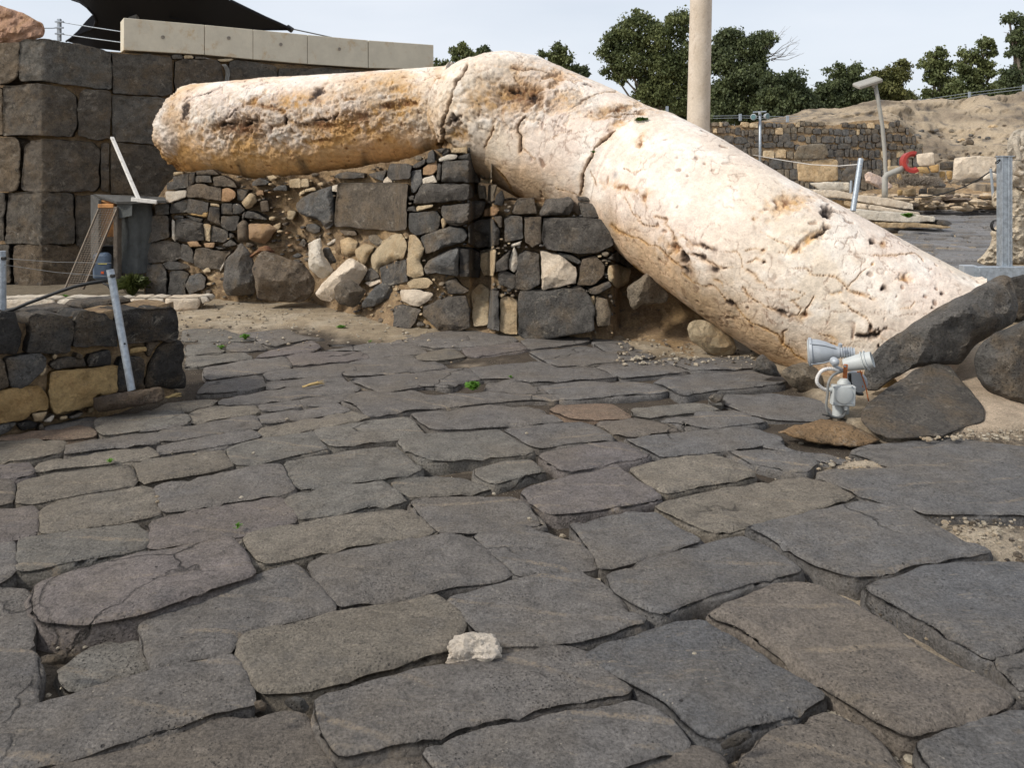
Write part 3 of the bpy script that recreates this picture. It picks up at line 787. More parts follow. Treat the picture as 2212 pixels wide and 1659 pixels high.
PITS = blobs('Z6', '''
k 935 75 42 30 30 .09
k 985 72 35 8 10 .03
k 5 362 24 32 0 .07
k 22 447 22 11 40 .04
k 1226 265 18 15 0 .05
k 1168 885 36 13 5 .06
k 1262 868 50 20 -28 .08
k 1268 945 9 14 0 .04
k 1224 820 8 16 0 .03
k 1295 568 13 15 0 .05
k 1613 695 14 6 0 .03
k 1678 605 8 6 0 .02
k 530 402 11 6 0 .03
o 1230 410 18 13 0 .02
o 1440 503 48 22 0 .03
r 650 20 70 26 -25 .03
o 700 30 150 50 -20 .012
k 900 200 60 9 -30 .05
o 830 240 120 34 -32 .035
r 735 300 26 16 -60 .03
r 800 740 28 18 0 .03
r 520 325 14 9 0 .02
r 455 115 9 9 0 .02
k 100 355 50 10 10 .03
k 150 300 45 9 20 .02
k 210 445 18 14 0 .03
r 1150 605 30 9 15 .02
k 640 720 34 10 15 .02
k 310 668 22 13 40 .025
o 1000 600 40 10 0 .015
r 1298 275 12 12 0 .02
''') + blobs('Z2', '''
k 1250 610 34 20 -30 .05
r 1200 680 45 16 -40 .03
k 1125 575 34 12 20 .04
r 1385 490 60 26 10 .05
r 1180 600 130 70 0 .04
o 1450 650 120 80 -20 .02
o 1000 650 280 120 0 .03
k 1590 545 30 8 10 .03
r 1940 930 12 30 20 .03
r 1960 1280 14 30 10 .03
r 1830 1215 60 14 10 .01
r 1780 700 110 14 -12 .03
r 1860 735 130 8 -8 .03
o 1790 800 70 30 -20 .03
k 655 880 9 70 4 .16
k 645 940 20 12 0 .1
o 760 860 80 60 0 .05
k 730 770 30 26 30 .05
r 2160 1610 50 30 40 .05
r 300 680 60 20 -10 .05
r 60 640 30 8 0 .03
r 50 820 40 24 0 .04
r 430 660 70 22 0 .04
o 300 720 250 110 0 .02
r 630 500 16 9 0 .02
r 120 760 60 40 0 .04
''') + blobs('Z1', '''
k 1470 800 40 12 -10 .06
k 1605 800 38 16 -30 .07
r 1560 830 130 50 0 .06
k 1495 740 50 9 -40 .04
r 1740 690 110 12 12 .03
k 1840 780 9 26 10 .04
k 2090 770 90 9 -12 .06
r 2080 810 100 40 0 .04
o 1600 900 150 90 0 .02
r 2080 915 70 12 0 .03
o 1950 640 200 60 0 .02
k 2050 600 40 14 -40 .04
r 1640 640 60 9 -30 .02
k 1200 700 14 60 10 .02
r 1130 1080 60 18 0 .04
k 1330 600 60 5 -20 .01
''')
ROUGH = [('Z2', 1050, 600, 400, 220, .8), ('Z2', 700, 850, 150, 150, .9), ('Z1', 1700, 800, 600, 220, .9), ('Z2', 250, 700, 400, 200, .8), ('Z1', 1080, 850, 110, 330, .8),
         ('Z2', 1800, 720, 200, 50, .7), ('Z2', 1500, 640, 150, 80, .6)]
def column_piece(name, stations, nu, nv, seed, ochre, label):
    U = np.array([[s[0], s[1]] for s in stations], float); L = np.array([[s[2], s[3]] for s in stations], float); Yd = np.array([s[4] for s in stations], float)
    mid = (U + L) / 2; cum = np.r_[0, np.cumsum(np.hypot(*np.diff(mid, axis=0).T))]; t = np.linspace(0, cum[-1], nu)
    def ip(a): return np.interp(t, cum, a)
    Ux, Uy, Lx, Ly, Y = ip(U[:, 0]), ip(U[:, 1]), ip(L[:, 0]), ip(L[:, 1]), ip(Yd)
    k = np.ones(15) / 15
    def sm(a):
        p = np.r_[np.full(7, a[0]), a, np.full(7, a[-1])]; return np.convolve(p, k, 'valid')
    Ux, Uy, Lx, Ly, Y = map(sm, (Ux, Uy, Lx, Ly, Y))
    mx, my = (Ux + Lx) / 2, (Uy + Ly) / 2
    dxy = np.c_[np.gradient(mx), np.gradient(my)]; dxy /= np.hypot(*dxy.T)[:, None]
    wv = np.c_[Lx - Ux, Ly - Uy]; w = np.abs(wv[:, 0] * dxy[:, 1] - wv[:, 1] * dxy[:, 0]); R = w * Y / FOC / 2
    C = np.c_[(mx - CX) * Y / FOC, Y, HC - (my - CY) * Y / FOC]
    D = np.gradient(C, axis=0); D = np.array([np.convolve(np.r_[np.full(20, D[0, i]), D[:, i], np.full(20, D[-1, i])], np.ones(41) / 41, 'valid') for i in range(3)]).T
    D /= np.linalg.norm(D, axis=1)[:, None]
    view = C - np.array([0, 0, HC]); view /= np.linalg.norm(view, axis=1)[:, None]
    A = np.cross(D, view); A /= np.linalg.norm(A, axis=1)[:, None]; A *= np.sign(A[:, 2:3]); B = np.cross(D, A); B *= np.sign(-(B * view).sum(1))[:, None]
    th = np.linspace(0, 2 * math.pi, nv, endpoint=False)
    rad = A[:, None] * np.cos(th)[None, :, None] + B[:, None] * np.sin(th)[None, :, None]
    V = (C[:, None] + rad * R[:, None, None]).reshape(-1, 3); Nn = rad.reshape(-1, 3)
    front = np.tile(np.sin(th), nu) > -.35; ct = np.tile(np.cos(th), nu); st = np.tile(np.sin(th), nu)
    px, py = project(V); P2 = np.c_[px, py]; wob = np.c_[fbm(V, 13, 5, seed + 40, .72), fbm(V, 13, 5, seed + 50, .72)] * 5.5; Pw = P2 + wob
    rough = np.zeros(len(V))
    for key, x, y, rx, ry, a in ROUGH:
        ox, oy, s = TR[key]; g = np.exp(-(((px - x * s - ox) / (rx * s)) ** 2 + ((py - y * s - oy) / (ry * s)) ** 2) ** 1.5) * a; rough = np.maximum(rough, g)
    rough = np.where(front, rough, .5)
    n1 = fbm(V, 2.1, 5, seed); n2 = ridge(V, 5.5, 5, seed + 9); n3 = fbm(V, 20, 4, seed + 19); n4 = ridge(V, 14, 4, seed + 29)
    disp = n1 * (.012 + rough * .06) - (1 - n2) * rough * .05 + n3 * (.004 + rough * .02) + n4 * rough * .022
    # broken ends are craggier
    e = np.repeat(np.minimum(np.arange(nu), nu - 1 - np.arange(nu)) / nu, nv); ed = np.exp(-(e / .012) ** 2); disp += ed * (n1 * .07 + n4 * .03)
    dark = np.zeros(len(V)); rust = np.zeros(len(V)); och = np.zeros(len(V)); lite = np.zeros(len(V))
    x0, x1 = px.min() - 10, px.max() + 10
    for wd, dep, pl in CRACKS:
        if pl[:, 0].max() < x0 or pl[:, 0].min() > x1: continue
        lo, hi = pl.min(0) - 12, pl.max(0) + 12; m = front & (px > lo[0]) & (px < hi[0]) & (py > lo[1]) & (py < hi[1])
        if not m.any(): continue
        wd = wd * np.clip(.8 + fbm(V[m], 7, 3, seed + 44) * 1.3, .3, 1.4); d = pdist(Pw[m], pl, False); g = np.exp(-(d / (wd * .85)) ** 2)
        disp[m] -= g * dep; mod = np.clip(.75 + n3[m] * 1.3, .25, 1.2)
        if dep > .034: dark[m] = np.maximum(dark[m], np.exp(-(d / (wd * .6)) ** 2))
        gc = np.exp(-(d / (wd * .7)) ** 2); rust[m] = np.maximum(rust[m], gc * np.clip(.95 + n3[m] * 1.6, .3, 1.1)); dark[m] = np.maximum(dark[m], gc ** 3 * np.clip(.35 + n3[m] * 1.5, 0, .75)); och[m] = np.maximum(och[m], np.exp(-(d / (wd * 2.6)) ** 2) * .45)
    for kd, x, y, rx, ry, rot, dep in PITS:
        if x < x0 or x > x1: continue
        m = front & (np.abs(px - x) < rx * 3 + 9) & (np.abs(py - y) < rx * 3 + ry * 3 + 9)
        if not m.any(): continue
        ww = wob[m] * min(1.2, .25 + max(rx, ry) * .06) * 1.6; dx = px[m] - x + ww[:, 0]; dy = py[m] - y + ww[:, 1]; c, s = math.cos(rot), math.sin(rot)
        q = ((dx * c + dy * s) / rx) ** 2 + ((-dx * s + dy * c) / ry) ** 2; q = q * (1 + n3[m] * 2.5).clip(.3, 3); g = np.exp(-q ** 2.2); disp[m] -= g * dep * .62 * (1 + n3[m])
        if kd == 'k': dark[m] = np.maximum(dark[m], g * .95); rust[m] = np.maximum(rust[m], np.exp(-(q / 2.2) ** 1.2) * .7)
        elif kd == 'r': rust[m] = np.maximum(rust[m], g * np.clip(.85 + n3[m] * 2.6 + n4[m] * .3, 0, 1)); och[m] = np.maximum(och[m], np.exp(-(q / 2.5)) * .7)
        else: och[m] = np.maximum(och[m], g * .85 * np.clip(.7 + n3[m] * 1.5, 0, 1))
    # hairline veins and small natural pits everywhere on the sound surface
    vein = np.clip(1 - np.abs(vnoise(V * np.array([4.2, 4.2, 7.5]), seed + 61) + .35 * n3) / .05, 0, 1) * np.clip(fbm(V, 1.9, 3, seed + 62) * 4 + .5, 0, 1)
    vein2 = np.clip(1 - np.abs(vnoise(V * 9.5, seed + 63) + .3 * n3) / .07, 0, 1) * np.clip(fbm(V, 2.7, 3, seed + 64) * 4 + .25, 0, 1)
    disp -= (vein + vein2 * .6) * .004; rust = np.maximum(rust, vein * .75); rust = np.maximum(rust, vein2 * .6)
    spk = np.clip((vnoise(V * 19, seed + 71) - .66) * 8, 0, 1) * np.clip(fbm(V, 3, 2, seed + 72) * 4 + .2, 0, 1); disp -= spk * .012; rust = np.maximum(rust, spk * .7)
    V2 = V + Nn * disp[:, None]
    # stone colours: cream, ochre weathering, iron stains, black lichen below; shade painted near-black into pits and cracks
    cream = np.array([.73, .625, .50]); pink = np.array([.77, .65, .555]); white = np.array([.86, .79, .70])
    ochc = np.array([.58, .31, .075]); rustc = np.array([.17, .06, .018]); shadec = np.array([.014, .007, .005]); lich = np.array([.10, .08, .05])
    f1 = np.clip(.5 + fbm(V, 1.1, 4, seed + 81) * 1.6, 0, 1)[:, None]; Cc = cream * (1 - f1) + pink * f1
    f2 = np.clip(fbm(V, 4.5, 5, seed + 82) * 3.5, 0, 1)[:, None] * .7; Cc = Cc * (1 - f2) + white * f2
    hol = np.clip(-(n1 * .5 + (n2 - .35) * .55 + n4 * .22) * 1.9 + .12, 0, 1) * rough
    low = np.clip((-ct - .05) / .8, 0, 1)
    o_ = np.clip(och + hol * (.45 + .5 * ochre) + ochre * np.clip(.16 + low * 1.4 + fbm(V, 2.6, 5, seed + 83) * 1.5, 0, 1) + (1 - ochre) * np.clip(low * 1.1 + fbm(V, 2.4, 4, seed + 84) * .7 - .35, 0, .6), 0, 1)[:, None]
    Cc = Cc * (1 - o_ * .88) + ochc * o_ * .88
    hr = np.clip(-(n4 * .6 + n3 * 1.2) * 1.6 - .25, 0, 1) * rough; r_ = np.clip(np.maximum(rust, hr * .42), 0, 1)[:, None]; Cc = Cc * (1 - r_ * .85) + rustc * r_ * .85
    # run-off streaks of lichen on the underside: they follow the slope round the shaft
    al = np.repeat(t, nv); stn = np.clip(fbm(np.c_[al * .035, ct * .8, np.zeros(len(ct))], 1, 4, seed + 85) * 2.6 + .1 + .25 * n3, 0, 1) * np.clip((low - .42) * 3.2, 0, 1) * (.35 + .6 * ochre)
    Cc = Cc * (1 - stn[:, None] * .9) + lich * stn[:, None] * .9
    d_ = np.clip(dark, 0, 1)[:, None]; Cc = Cc * (1 - d_) + shadec * d_
    Cc *= (1 + fbm(V, 30, 3, seed + 86) * .16)[:, None]
    F = grid_faces(nu, nv, True).tolist()
    # rough broken faces closing both ends
    Vl = V2.tolist(); Cl = Cc.tolist()
    for end, ring0 in ((0, 0), (1, (nu - 1) * nv)):
        prev = list(range(ring0, ring0 + nv)); cc = V2[ring0:ring0 + nv].mean(0); dr = -D[0] if end == 0 else D[-1]
        for q, sh in ((.82, .03), (.6, .05), (.35, .06), (.12, .065)):
            ring = cc + (V2[ring0:ring0 + nv] - cc) * q; nn = fbm(ring, 3.2, 5, seed + 90) * .06; ring = ring + dr[None] * (sh * .5 + nn)[:, None]
            b = len(Vl); Vl += ring.tolist(); Cl += (np.array([.52, .40, .26])[None] * (1 + fbm(ring, 6, 4, seed + 91) * .5)[:, None]).tolist()
            for i in range(nv):
                f = (prev[i], b + i, b + (i + 1) % nv, prev[(i + 1) % nv]); F.append(f if end == 0 else f[::-1])
            prev = list(range(b, b + nv))
        b = len(Vl); Vl.append((cc + dr * .065).tolist()); Cl.append([.5, .4, .28])
        for i in range(nv): F.append((prev[i], b, prev[(i + 1) % nv]) if end == 0 else (prev[(i + 1) % nv], b, prev[i]))
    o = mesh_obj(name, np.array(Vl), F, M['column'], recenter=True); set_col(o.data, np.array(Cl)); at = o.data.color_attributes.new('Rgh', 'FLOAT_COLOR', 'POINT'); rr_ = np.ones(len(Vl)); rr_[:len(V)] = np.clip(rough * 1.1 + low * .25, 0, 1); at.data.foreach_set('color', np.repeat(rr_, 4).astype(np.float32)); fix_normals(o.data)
    meta(o, label, 'column', 'drums of the fallen column'); return o
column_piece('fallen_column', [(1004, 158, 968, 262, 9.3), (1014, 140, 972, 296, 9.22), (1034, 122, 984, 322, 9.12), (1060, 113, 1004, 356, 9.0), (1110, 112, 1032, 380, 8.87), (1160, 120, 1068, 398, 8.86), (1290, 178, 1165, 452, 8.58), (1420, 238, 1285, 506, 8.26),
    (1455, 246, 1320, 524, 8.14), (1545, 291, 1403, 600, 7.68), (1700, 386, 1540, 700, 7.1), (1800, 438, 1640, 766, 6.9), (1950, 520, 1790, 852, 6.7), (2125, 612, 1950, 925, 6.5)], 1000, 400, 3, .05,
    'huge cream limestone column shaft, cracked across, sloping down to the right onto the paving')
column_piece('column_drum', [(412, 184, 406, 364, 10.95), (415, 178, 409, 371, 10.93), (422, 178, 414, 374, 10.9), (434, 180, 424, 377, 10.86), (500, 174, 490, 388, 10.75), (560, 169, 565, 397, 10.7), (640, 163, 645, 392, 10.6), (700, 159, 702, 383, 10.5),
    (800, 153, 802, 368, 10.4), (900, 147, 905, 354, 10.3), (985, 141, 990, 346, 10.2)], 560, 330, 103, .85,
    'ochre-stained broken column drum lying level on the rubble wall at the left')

# ------------------------------------------------------------------ earth core of the rubble walls
WY = interp([(200, 10.4), (305, 10.2), (520, 9.95), (640, 9.85), (720, 9.6), (850, 9.0), (880, 8.45), (940, 8.2), (1014, 8.12), (1026, 8.5), (1056, 8.5), (1066, 7.84), (1200, 7.72), (1324, 7.56), (1337, 8.2), (1500, 7.6), (1560, 7.45), (1592, 8.3), (1700, 8.5)])
def WYF(px, py): return WY(px) + max(0.0, (640 - py)) * .0006
BBOT = interp([(300, 640), (520, 652), (640, 655), (700, 664), (850, 706), (1010, 716), (1060, 722), (1320, 724), (1400, 745), (1480, 766), (1560, 775), (1640, 782)])
BTOP = interp([(300, 470), (345, 420), (380, 380), (440, 368), (500, 376), (560, 388), (640, 378), (720, 370), (860, 348), (905, 335), (930, 325), (1000, 322), (1022, 340), (1036, 420), (1058, 440), (1066, 440), (1100, 434), (1320, 440), (1335, 520), (1400, 578), (1480, 640), (1560, 700), (1612, 748), (1640, 765)])
def BKY(x, py, pull=None):
    pull = pull if pull else (.17 if x < 860 else .24)
    ty, by = BTOP(x), BBOT(x); t = min(1, max(0, (py - ty) / (by - ty))); s = t ** 2.6; a = WYF(x, py) + pull; yb = gdepth(by)
    return a * (1 - s) + yb * s if yb < a else a - pull * t * .3
def SY(px, py): return min(WYF(px, py), BKY(px, py) - .07)
def bank(name, top, bot, x0, x1, step, back, amp, label, pull=.14, slope=None):
    T = BTOP; Bf = BBOT; xs = np.arange(x0, x1 + .1, step); nr = 60; rows = []
    for x in xs:
        ty, by = T(x), Bf(x); col = []
        yt = WYF(x, ty) + pull; yb = gdepth(by)
        col.append(ray_at(x, ty, yt)[:2] and (ray_at(x, ty, yt)[0], yt + back, -.1)); q = ray_at(x, ty, yt); col.append((q[0], yt + back, q[2]))
        for i in range(nr):
            t = i / (nr - 1); py = ty + (by - ty) * t; s = t ** 2.2
            Y = BKY(x, py)
            col.append(ray_at(x, py, Y))
        col.append((col[-1][0], col[-1][1], -.15)); rows.append(col)
    V = np.array(rows); nu, nv = V.shape[:2]; V = V.reshape(-1, 3)
    n = fbm(V, 2.6, 5, 31) * amp * 1.3 + ridge(V, 6.5, 4, 37) * amp * .7 + fbm(V, 16, 3, 41) * amp * .4
    V[:, 1] -= n; V[:, 2] += fbm(V, 5, 4, 43) * amp * .4
    o = mesh_obj(name, V, grid_faces(nu, nv), M['bank'], recenter=False); fix_normals(o.data); meta(o, label, kind='structure'); return o
bank('earth_bank', [(300, 470), (345, 420), (380, 385), (440, 376), (500, 384), (560, 398), (640, 388), (720, 382), (860, 362), (905, 345), (930, 330), (1000, 322), (1050, 345), (1062, 420), (1100, 435), (1320, 440), (1335, 520), (1400, 578), (1480, 640), (1560, 700), (1612, 748), (1640, 765)],
     [(300, 640), (520, 652), (640, 655), (700, 664), (850, 706), (1010, 716), (1060, 722), (1320, 724), (1400, 745), (1480, 766), (1560, 775), (1640, 782)], 318, 1684, 4, 1.2, .075, 'tan earth and crumbling mortar packed behind the rubble stones')

# ------------------------------------------------------------------ rubble walls: stones traced from the photograph
wall_r = empty('rubble_wall', (-2.5, 9.9, 0), 'low rubble wall of basalt and tan stones in earth, under the level column drum', 'wall', 'rough walls propping the column')
pier1 = empty('stone_pier', (-.9, 8.2, 0), 'tall tapering pier of basalt rubble under the break between the two column pieces', 'wall', 'rough walls propping the column')
pier2 = empty('stone_pier', (.5, 7.95, 0), 'squat square pier of basalt blocks under the middle of the sloping column', 'wall', 'rough walls propping the column')
RW1 = '''
d 290 165 460 130 455 290 330 320 215 320 220 240 285 230
D 465 130 535 120 530 240 460 290
l 290 125 400 115 410 145 300 165
b 535 110 720 95 800 150 540 160
g 535 165 700 160 715 240 540 240
b 725 175 850 165 960 230 990 295 880 285 740 285
w 200 335 430 320 435 400 250 465 200 460
b 445 290 540 245 740 285 820 300 820 440 560 405 440 400
o 825 310 900 295 975 345 975 400 900 450 805 445
d 980 310 1110 320 1060 440 985 440
d 245 470 440 420 425 570 240 585
d 445 410 680 460 670 560 600 600 430 570
y 430 578 670 560 660 625 500 602
D 690 500 800 515 805 705 665 655
l 695 465 790 475 795 510 695 495
d 805 470 940 470 940 590 810 590
d 945 470 1020 475 1080 540 1020 590 945 585
d 815 610 1030 610 985 770 900 770 815 720
g 80 480 185 470 240 480 240 590 90 600
d -10 612 225 600 245 850 -10 910
w 260 640 290 660 302 900 262 860
g 285 605 390 605 400 635 290 640
d 402 600 600 640 590 680 500 670
d,f=1 310 645 430 640 600 690 610 700 630 880 390 890 312 880
l 615 690 700 705 688 890 638 880
d 702 715 880 770 880 870 840 905 690 890
o 440 890 560 880 600 940 480 950
o 610 905 740 900 735 965 640 960
g 820 935 920 865 985 930 900 950
d 750 945 880 965 800 978
g 890 800 930 795 960 840 900 860
d -20 920 190 870 300 900 360 920 370 1080 240 1110 20 1130 -20 1125
d 375 910 450 920 520 1000 515 1130 375 1085
b 530 970 580 950 930 1000 870 1060 850 1180 620 1200 520 1150
d 160 1130 280 1100 490 1170 400 1200 250 1215 160 1180
d -20 1145 160 1140 200 1230 225 1300 200 1480 -20 1490
d 245 1220 360 1210 460 1240 420 1330 420 1480 215 1490
g 470 1270 580 1230 650 1290 640 1400 530 1450 470 1480 420 1370
l 595 1190 680 1165 710 1220 640 1240
l 655 1270 790 1230 795 1270 710 1330 660 1310
w 800 1200 860 1100 850 1170 810 1215
l,b=.08 1035 460 1130 350 1190 380 1210 450 1150 510 1090 540
g 1140 240 1230 180 1340 230 1300 270 1150 280
l 1310 170 1400 155 1440 190 1370 225
g 1375 310 1450 270 1530 270 1545 330 1400 330
d 1075 600 1110 545 1210 570 1330 640 1300 650 1080 630
d 1045 590 1085 550 1070 640 1045 650
b,b=.05 985 700 1060 650 1110 680 1115 880 1000 880
o,b=.12 1120 690 1350 690 1440 750 1300 930 1130 870
l 1370 720 1470 680 1470 740 1400 790
g,f=1 1645 470 1700 400 2030 270 2050 480 2060 700 1980 760 1880 650 1700 590 1650 520
g 1745 700 1850 690 1900 730 1900 790 1830 810 1750 760
d 1665 930 1720 850 1760 900 1740 950
w 1965 925 2070 850 2070 900 1990 940
l 1555 210 1680 190 1690 300 1560 300
l 1700 200 1780 195 1790 290 1700 290
l 1740 310 1850 290 1860 330 1740 345
l 1655 360 1725 315 1735 360 1670 385
l 1540 540 1640 560 1600 660 1540 640
o 1190 330 1270 320 1280 380 1200 385
b 1240 450 1330 430 1350 560 1260 560
'''
RW2 = '''
d 380 330 500 305 700 320 690 370 480 385 360 370
g 730 330 940 280 900 410 780 370
w 900 400 960 340 1000 420 900 440
d 950 300 980 215 1160 215 1220 240 1200 380 1000 400 945 360
b,r=.02 410 428 1188 425 1172 700 1170 940 1040 958 372 905 378 700
w 345 460 410 440 400 525 345 520
l,b=.1 410 1060 520 1020 620 1080 600 1200 520 1250 430 1210
l,b=.08 590 1170 700 1090 820 1130 760 1220 700 1350 620 1270
t 730 1010 830 1000 910 1090 830 1130 750 1080
d 740 1380 800 1360 870 1470 780 1510 680 1500
w 690 1530 860 1480 880 1520 760 1580
l,b=.12 770 1220 880 1120 900 1060 1000 990 1110 980 1170 1100 1130 1250 950 1330 870 1360 860 1450 780 1380
b 420 950 600 960 620 1010 480 1010
'''
RP1 = '''
d 1230 230 1360 160 1370 210 1300 260 1225 265
d 1380 200 1400 100 1450 55 1470 110 1480 200 1400 215
d 1460 60 1600 40 1550 100
g 1560 60 1620 40 1630 100 1550 130
l 1650 40 1830 30 1830 100 1650 95
g 1835 40 1930 20 1960 80 1840 90
w 1510 160 1620 110 1720 120 1710 165 1520 195
d 1730 130 1900 90 1920 190 1730 160
d 1930 110 2010 140 1990 190 1930 180
o 1340 260 1490 170 1500 290 1440 340 1340 340
d 1500 200 1545 230 1530 400 1490 400
d,f=1 1560 190 1900 180 1940 300 1970 430 1860 425 1540 420
t 1950 230 2100 200 2100 380 1985 375
g 1205 290 1320 275 1330 430 1250 540 1210 540
w 1335 380 1460 340 1500 420 1340 440
d,f=1 1250 560 1340 450 1500 430 1840 430 1900 500 1900 580 1800 620 1240 660
t 1945 450 2030 460 2040 600 1960 600
t 2060 450 2150 460 2110 640 2050 620
D 2150 560 2212 500 2240 600 2212 690 2120 670
l 1985 390 2100 390 2095 435 1985 430
d 1165 700 1250 680 1265 745 1165 735
l 1260 690 1460 660 1440 700 1270 745
g 1165 580 1240 565 1240 620 1190 625
d 1180 760 1260 750 1500 740 1540 810 1500 970 1250 1000 1190 960
d,f=1 1545 680 1900 640 2040 630 1990 790 1780 890 1730 910 1610 880 1550 800
l 1530 830 1570 810 1600 880 1560 940
o 2020 720 2100 690 2190 720 2150 780 2010 800
b 2120 800 2212 790 2212 920 2180 920
d,f=1 1840 900 1960 830 2120 820 2175 960 2170 1120 1950 1150 1850 1100
g,f=1 1310 1020 1640 910 1790 930 1840 1010 1800 1080 1380 1210 1330 1100
g,f=1 1350 1370 1400 1290 1720 1140 1735 1160 1735 1460 1500 1430 1380 1430
D 1745 1150 1900 1160 1960 1200 1985 1400 1960 1480 1745 1460
t 1970 1170 2150 1150 2130 1300 2120 1430 2040 1460 1980 1400
l,b=.05 1190 1000 1260 1000 1330 1090 1350 1160 1320 1290 1360 1440 1240 1470 1160 1450 1180 1200
d 870 1360 1000 1310 1160 1270 1160 1400 1190 1510 940 1570 890 1500
l 1165 1530 1260 1470 1400 1470 1460 1530 1400 1590 1200 1590
d 1580 1520 1700 1480 1760 1560 1700 1620 1590 1610
'''
RP1b = '''
w,b=.04 380 795 490 790 600 820 560 870 500 905 390 870
d 340 900 390 890 520 920 480 1000 440 1050 335 1050
d,f=1 525 900 680 840 800 830 840 930 835 1040 660 1070 590 1020 530 960
d 680 750 740 740 830 800 800 820 690 820
l 845 800 900 740 960 790 950 1020 860 1030 850 900
l 905 560 1000 530 1000 640 990 700 920 700 900 620
'''
RP2 = '''
b 1100 290 1150 210 1250 200 1270 300 1120 305
d,f=1 1280 300 1330 210 1480 190 1520 230 1480 300 1300 320
d 1530 190 1650 190 1650 230 1540 215
d 1665 195 1750 195 1750 240 1665 225
d 1535 225 1640 237 1750 250 1745 325 1570 325
d 1055 340 1100 315 1170 312 1180 460 1060 485
b 1185 320 1300 320 1298 490 1240 520 1192 490
d 1310 325 1560 320 1740 340 1770 500 1680 550 1520 555 1330 520 1305 450
d 1400 550 1500 570 1560 610 1540 630 1410 570
d 1000 620 1100 530 1080 600 1080 660 1000 680
w 1100 500 1170 475 1160 505 1100 520
d 1720 590 1800 530 1900 640 1870 650 1780 610
l,b=.08 1730 640 1800 625 1880 660 1860 750 1790 790 1730 730
g 960 790 1020 800 1025 1062 945 1040 960 900
l 1030 850 1080 840 1140 860 1140 1085 1025 1070
d,r=.03 1148 800 1200 795 1560 780 1600 830 1645 920 1640 1058 1200 1122 1142 1085
d 1010 690 1050 665 1130 700 1135 750 1110 795 1020 760
w,f=1 1085 600 1120 510 1140 560 1150 640 1120 690 1085 660
d 1150 560 1200 540 1280 560 1290 760 1210 800 1120 790 1140 650
w,f=1 1290 545 1400 560 1530 650 1520 750 1300 800
b 1560 590 1650 570 1710 640 1700 700 1640 760 1530 765
d 1600 790 1740 735 1755 770 1660 830 1610 820
t,b=.03 1660 840 1720 850 1750 940 1740 1020 1660 1030 1640 900
l 1600 850 1640 830 1650 900 1620 920
'''
def put(key, txt, parent, off=0.0, name='stone'):
    for k, o, p in parse(key, txt):
        m, c = pal(k); rr = rnd.uniform(-.03, .03) + (.06 if p[:, 0].max() - p[:, 0].min() > 140 else 0)
        upright(p, SY, parent, m, c, thick=.34, r=o.get('r', .011), amp=.03, facet=.7 if 'f' in o else .14, bulge=.06 if 'f' in o else o.get('b', .006), jag=.013, soft=.5, off=off + rr, name=name)
put('R1', RW1, wall_r); put('R2', RW2, wall_r); put('R2', RP1, pier1); put('Z5', RP1b, pier1); put('Z5', RP2, pier2)

# ------------------------------------------------------------------ boulders and loose stones (each a thing of its own)
def rock(name, key, pts, Y, color, label, group, bulge=.12, facet=.85, mat=None, amp=.035, tilt=0, r=.02, thick=.1, res=None, soft=1, nsc=5.0):
    p = tr(key, pts); k = color; m, c = (pal(k) if isinstance(k, str) else (mat, k))
    if mat is not None: m = mat
    cy = p[:, 1].mean(); fn = (lambda a, b: Y + (cy - b) * tilt) if tilt else Y; cx = p[:, 0].mean(); Nv = -np.array([(cx - CX) / FOC, 1, -(cy - CY) / FOC]); Nv /= np.linalg.norm(Nv) 
    o = upright(p, fn, None, m, c, N=Nv, thick=thick, r=r, amp=amp, facet=facet, bulge=bulge, jag=.01, rock=True, name=name, res=res, soft=soft, nsc=nsc)
    meta(o, label, 'rock', group); return o
GB = 'boulders lying loose at the foot of the rubble wall'
rock('boulder', 'R1', [840,1230,870,1080,960,1000,1030,890,1110,960,1170,1100,1190,1470,1000,1490,870,1490,840,1400], 9.75, 'g', 'upright pointed basalt boulder left of the biggest boulder', GB, .2)
rock('boulder', 'R1', [1145,1180,1240,1020,1290,990,1560,1090,1720,1130,1790,1220,1860,1330,1830,1470,1730,1550,1540,1570,1210,1520,1190,1300], 9.35, 'b', 'biggest basalt boulder, with a brown front and grey sloping top', GB, .25, .5)
rock('rock', 'R1', [1080,1050,1150,1030,1240,950,1330,930,1415,1010,1250,1010,1130,1080], 9.75, 'r', 'flat dark red stone lying on top of the biggest boulder', GB, .08)
rock('limestone_block', 'R1', [1770,910,1910,845,1930,920,1950,1060,2050,1190,2050,1220,1960,1300,1900,1300,1780,1190], 9.15, 'w', 'tilted white squared limestone block leaning right of the biggest boulder', GB, .12, .6)
rock('limestone_block', 'R2', [150,1650,230,1540,460,1300,560,1255,700,1330,740,1380,690,1480,640,1550,520,1600,430,1690,330,1740,200,1710], 9.05, 'w', 'long pinkish white stone lying aslant beneath the tilted white block', GB, .14, .5)
rock('rock', 'R1', [1930,960,2010,950,2090,1120,2020,1140,1950,1050], 9.3, 'g', 'small grey stone wedged behind the tilted white block', GB, .06)
rock('rock', 'R1', [1590,1050,1660,1010,1735,1050,1650,1080], 9.6, 'd', 'small flat dark stone on the earth ledge left of the tilted white block', GB, .05)
rock('rock', 'Z5', [-50,780,0,730,70,730,165,800,120,870,80,905,0,890,-40,860], 8.75, 'b', 'brown basalt cobble in front of the long pinkish stone', GB, .12)
rock('rock', 'Z5', [130,880,220,770,270,740,330,780,340,850,220,900,140,915], 8.7, 'g', 'grey stone with a white edge, right of the brown cobble', GB, .09)
rock('rock', 'Z5', [1850,780,1990,670,2050,700,2130,830,2110,880,1940,890,1900,930,1870,900], 7.45, 't', 'pale faced angular stone set in the bank under the sloping column', GB, .14, .6)
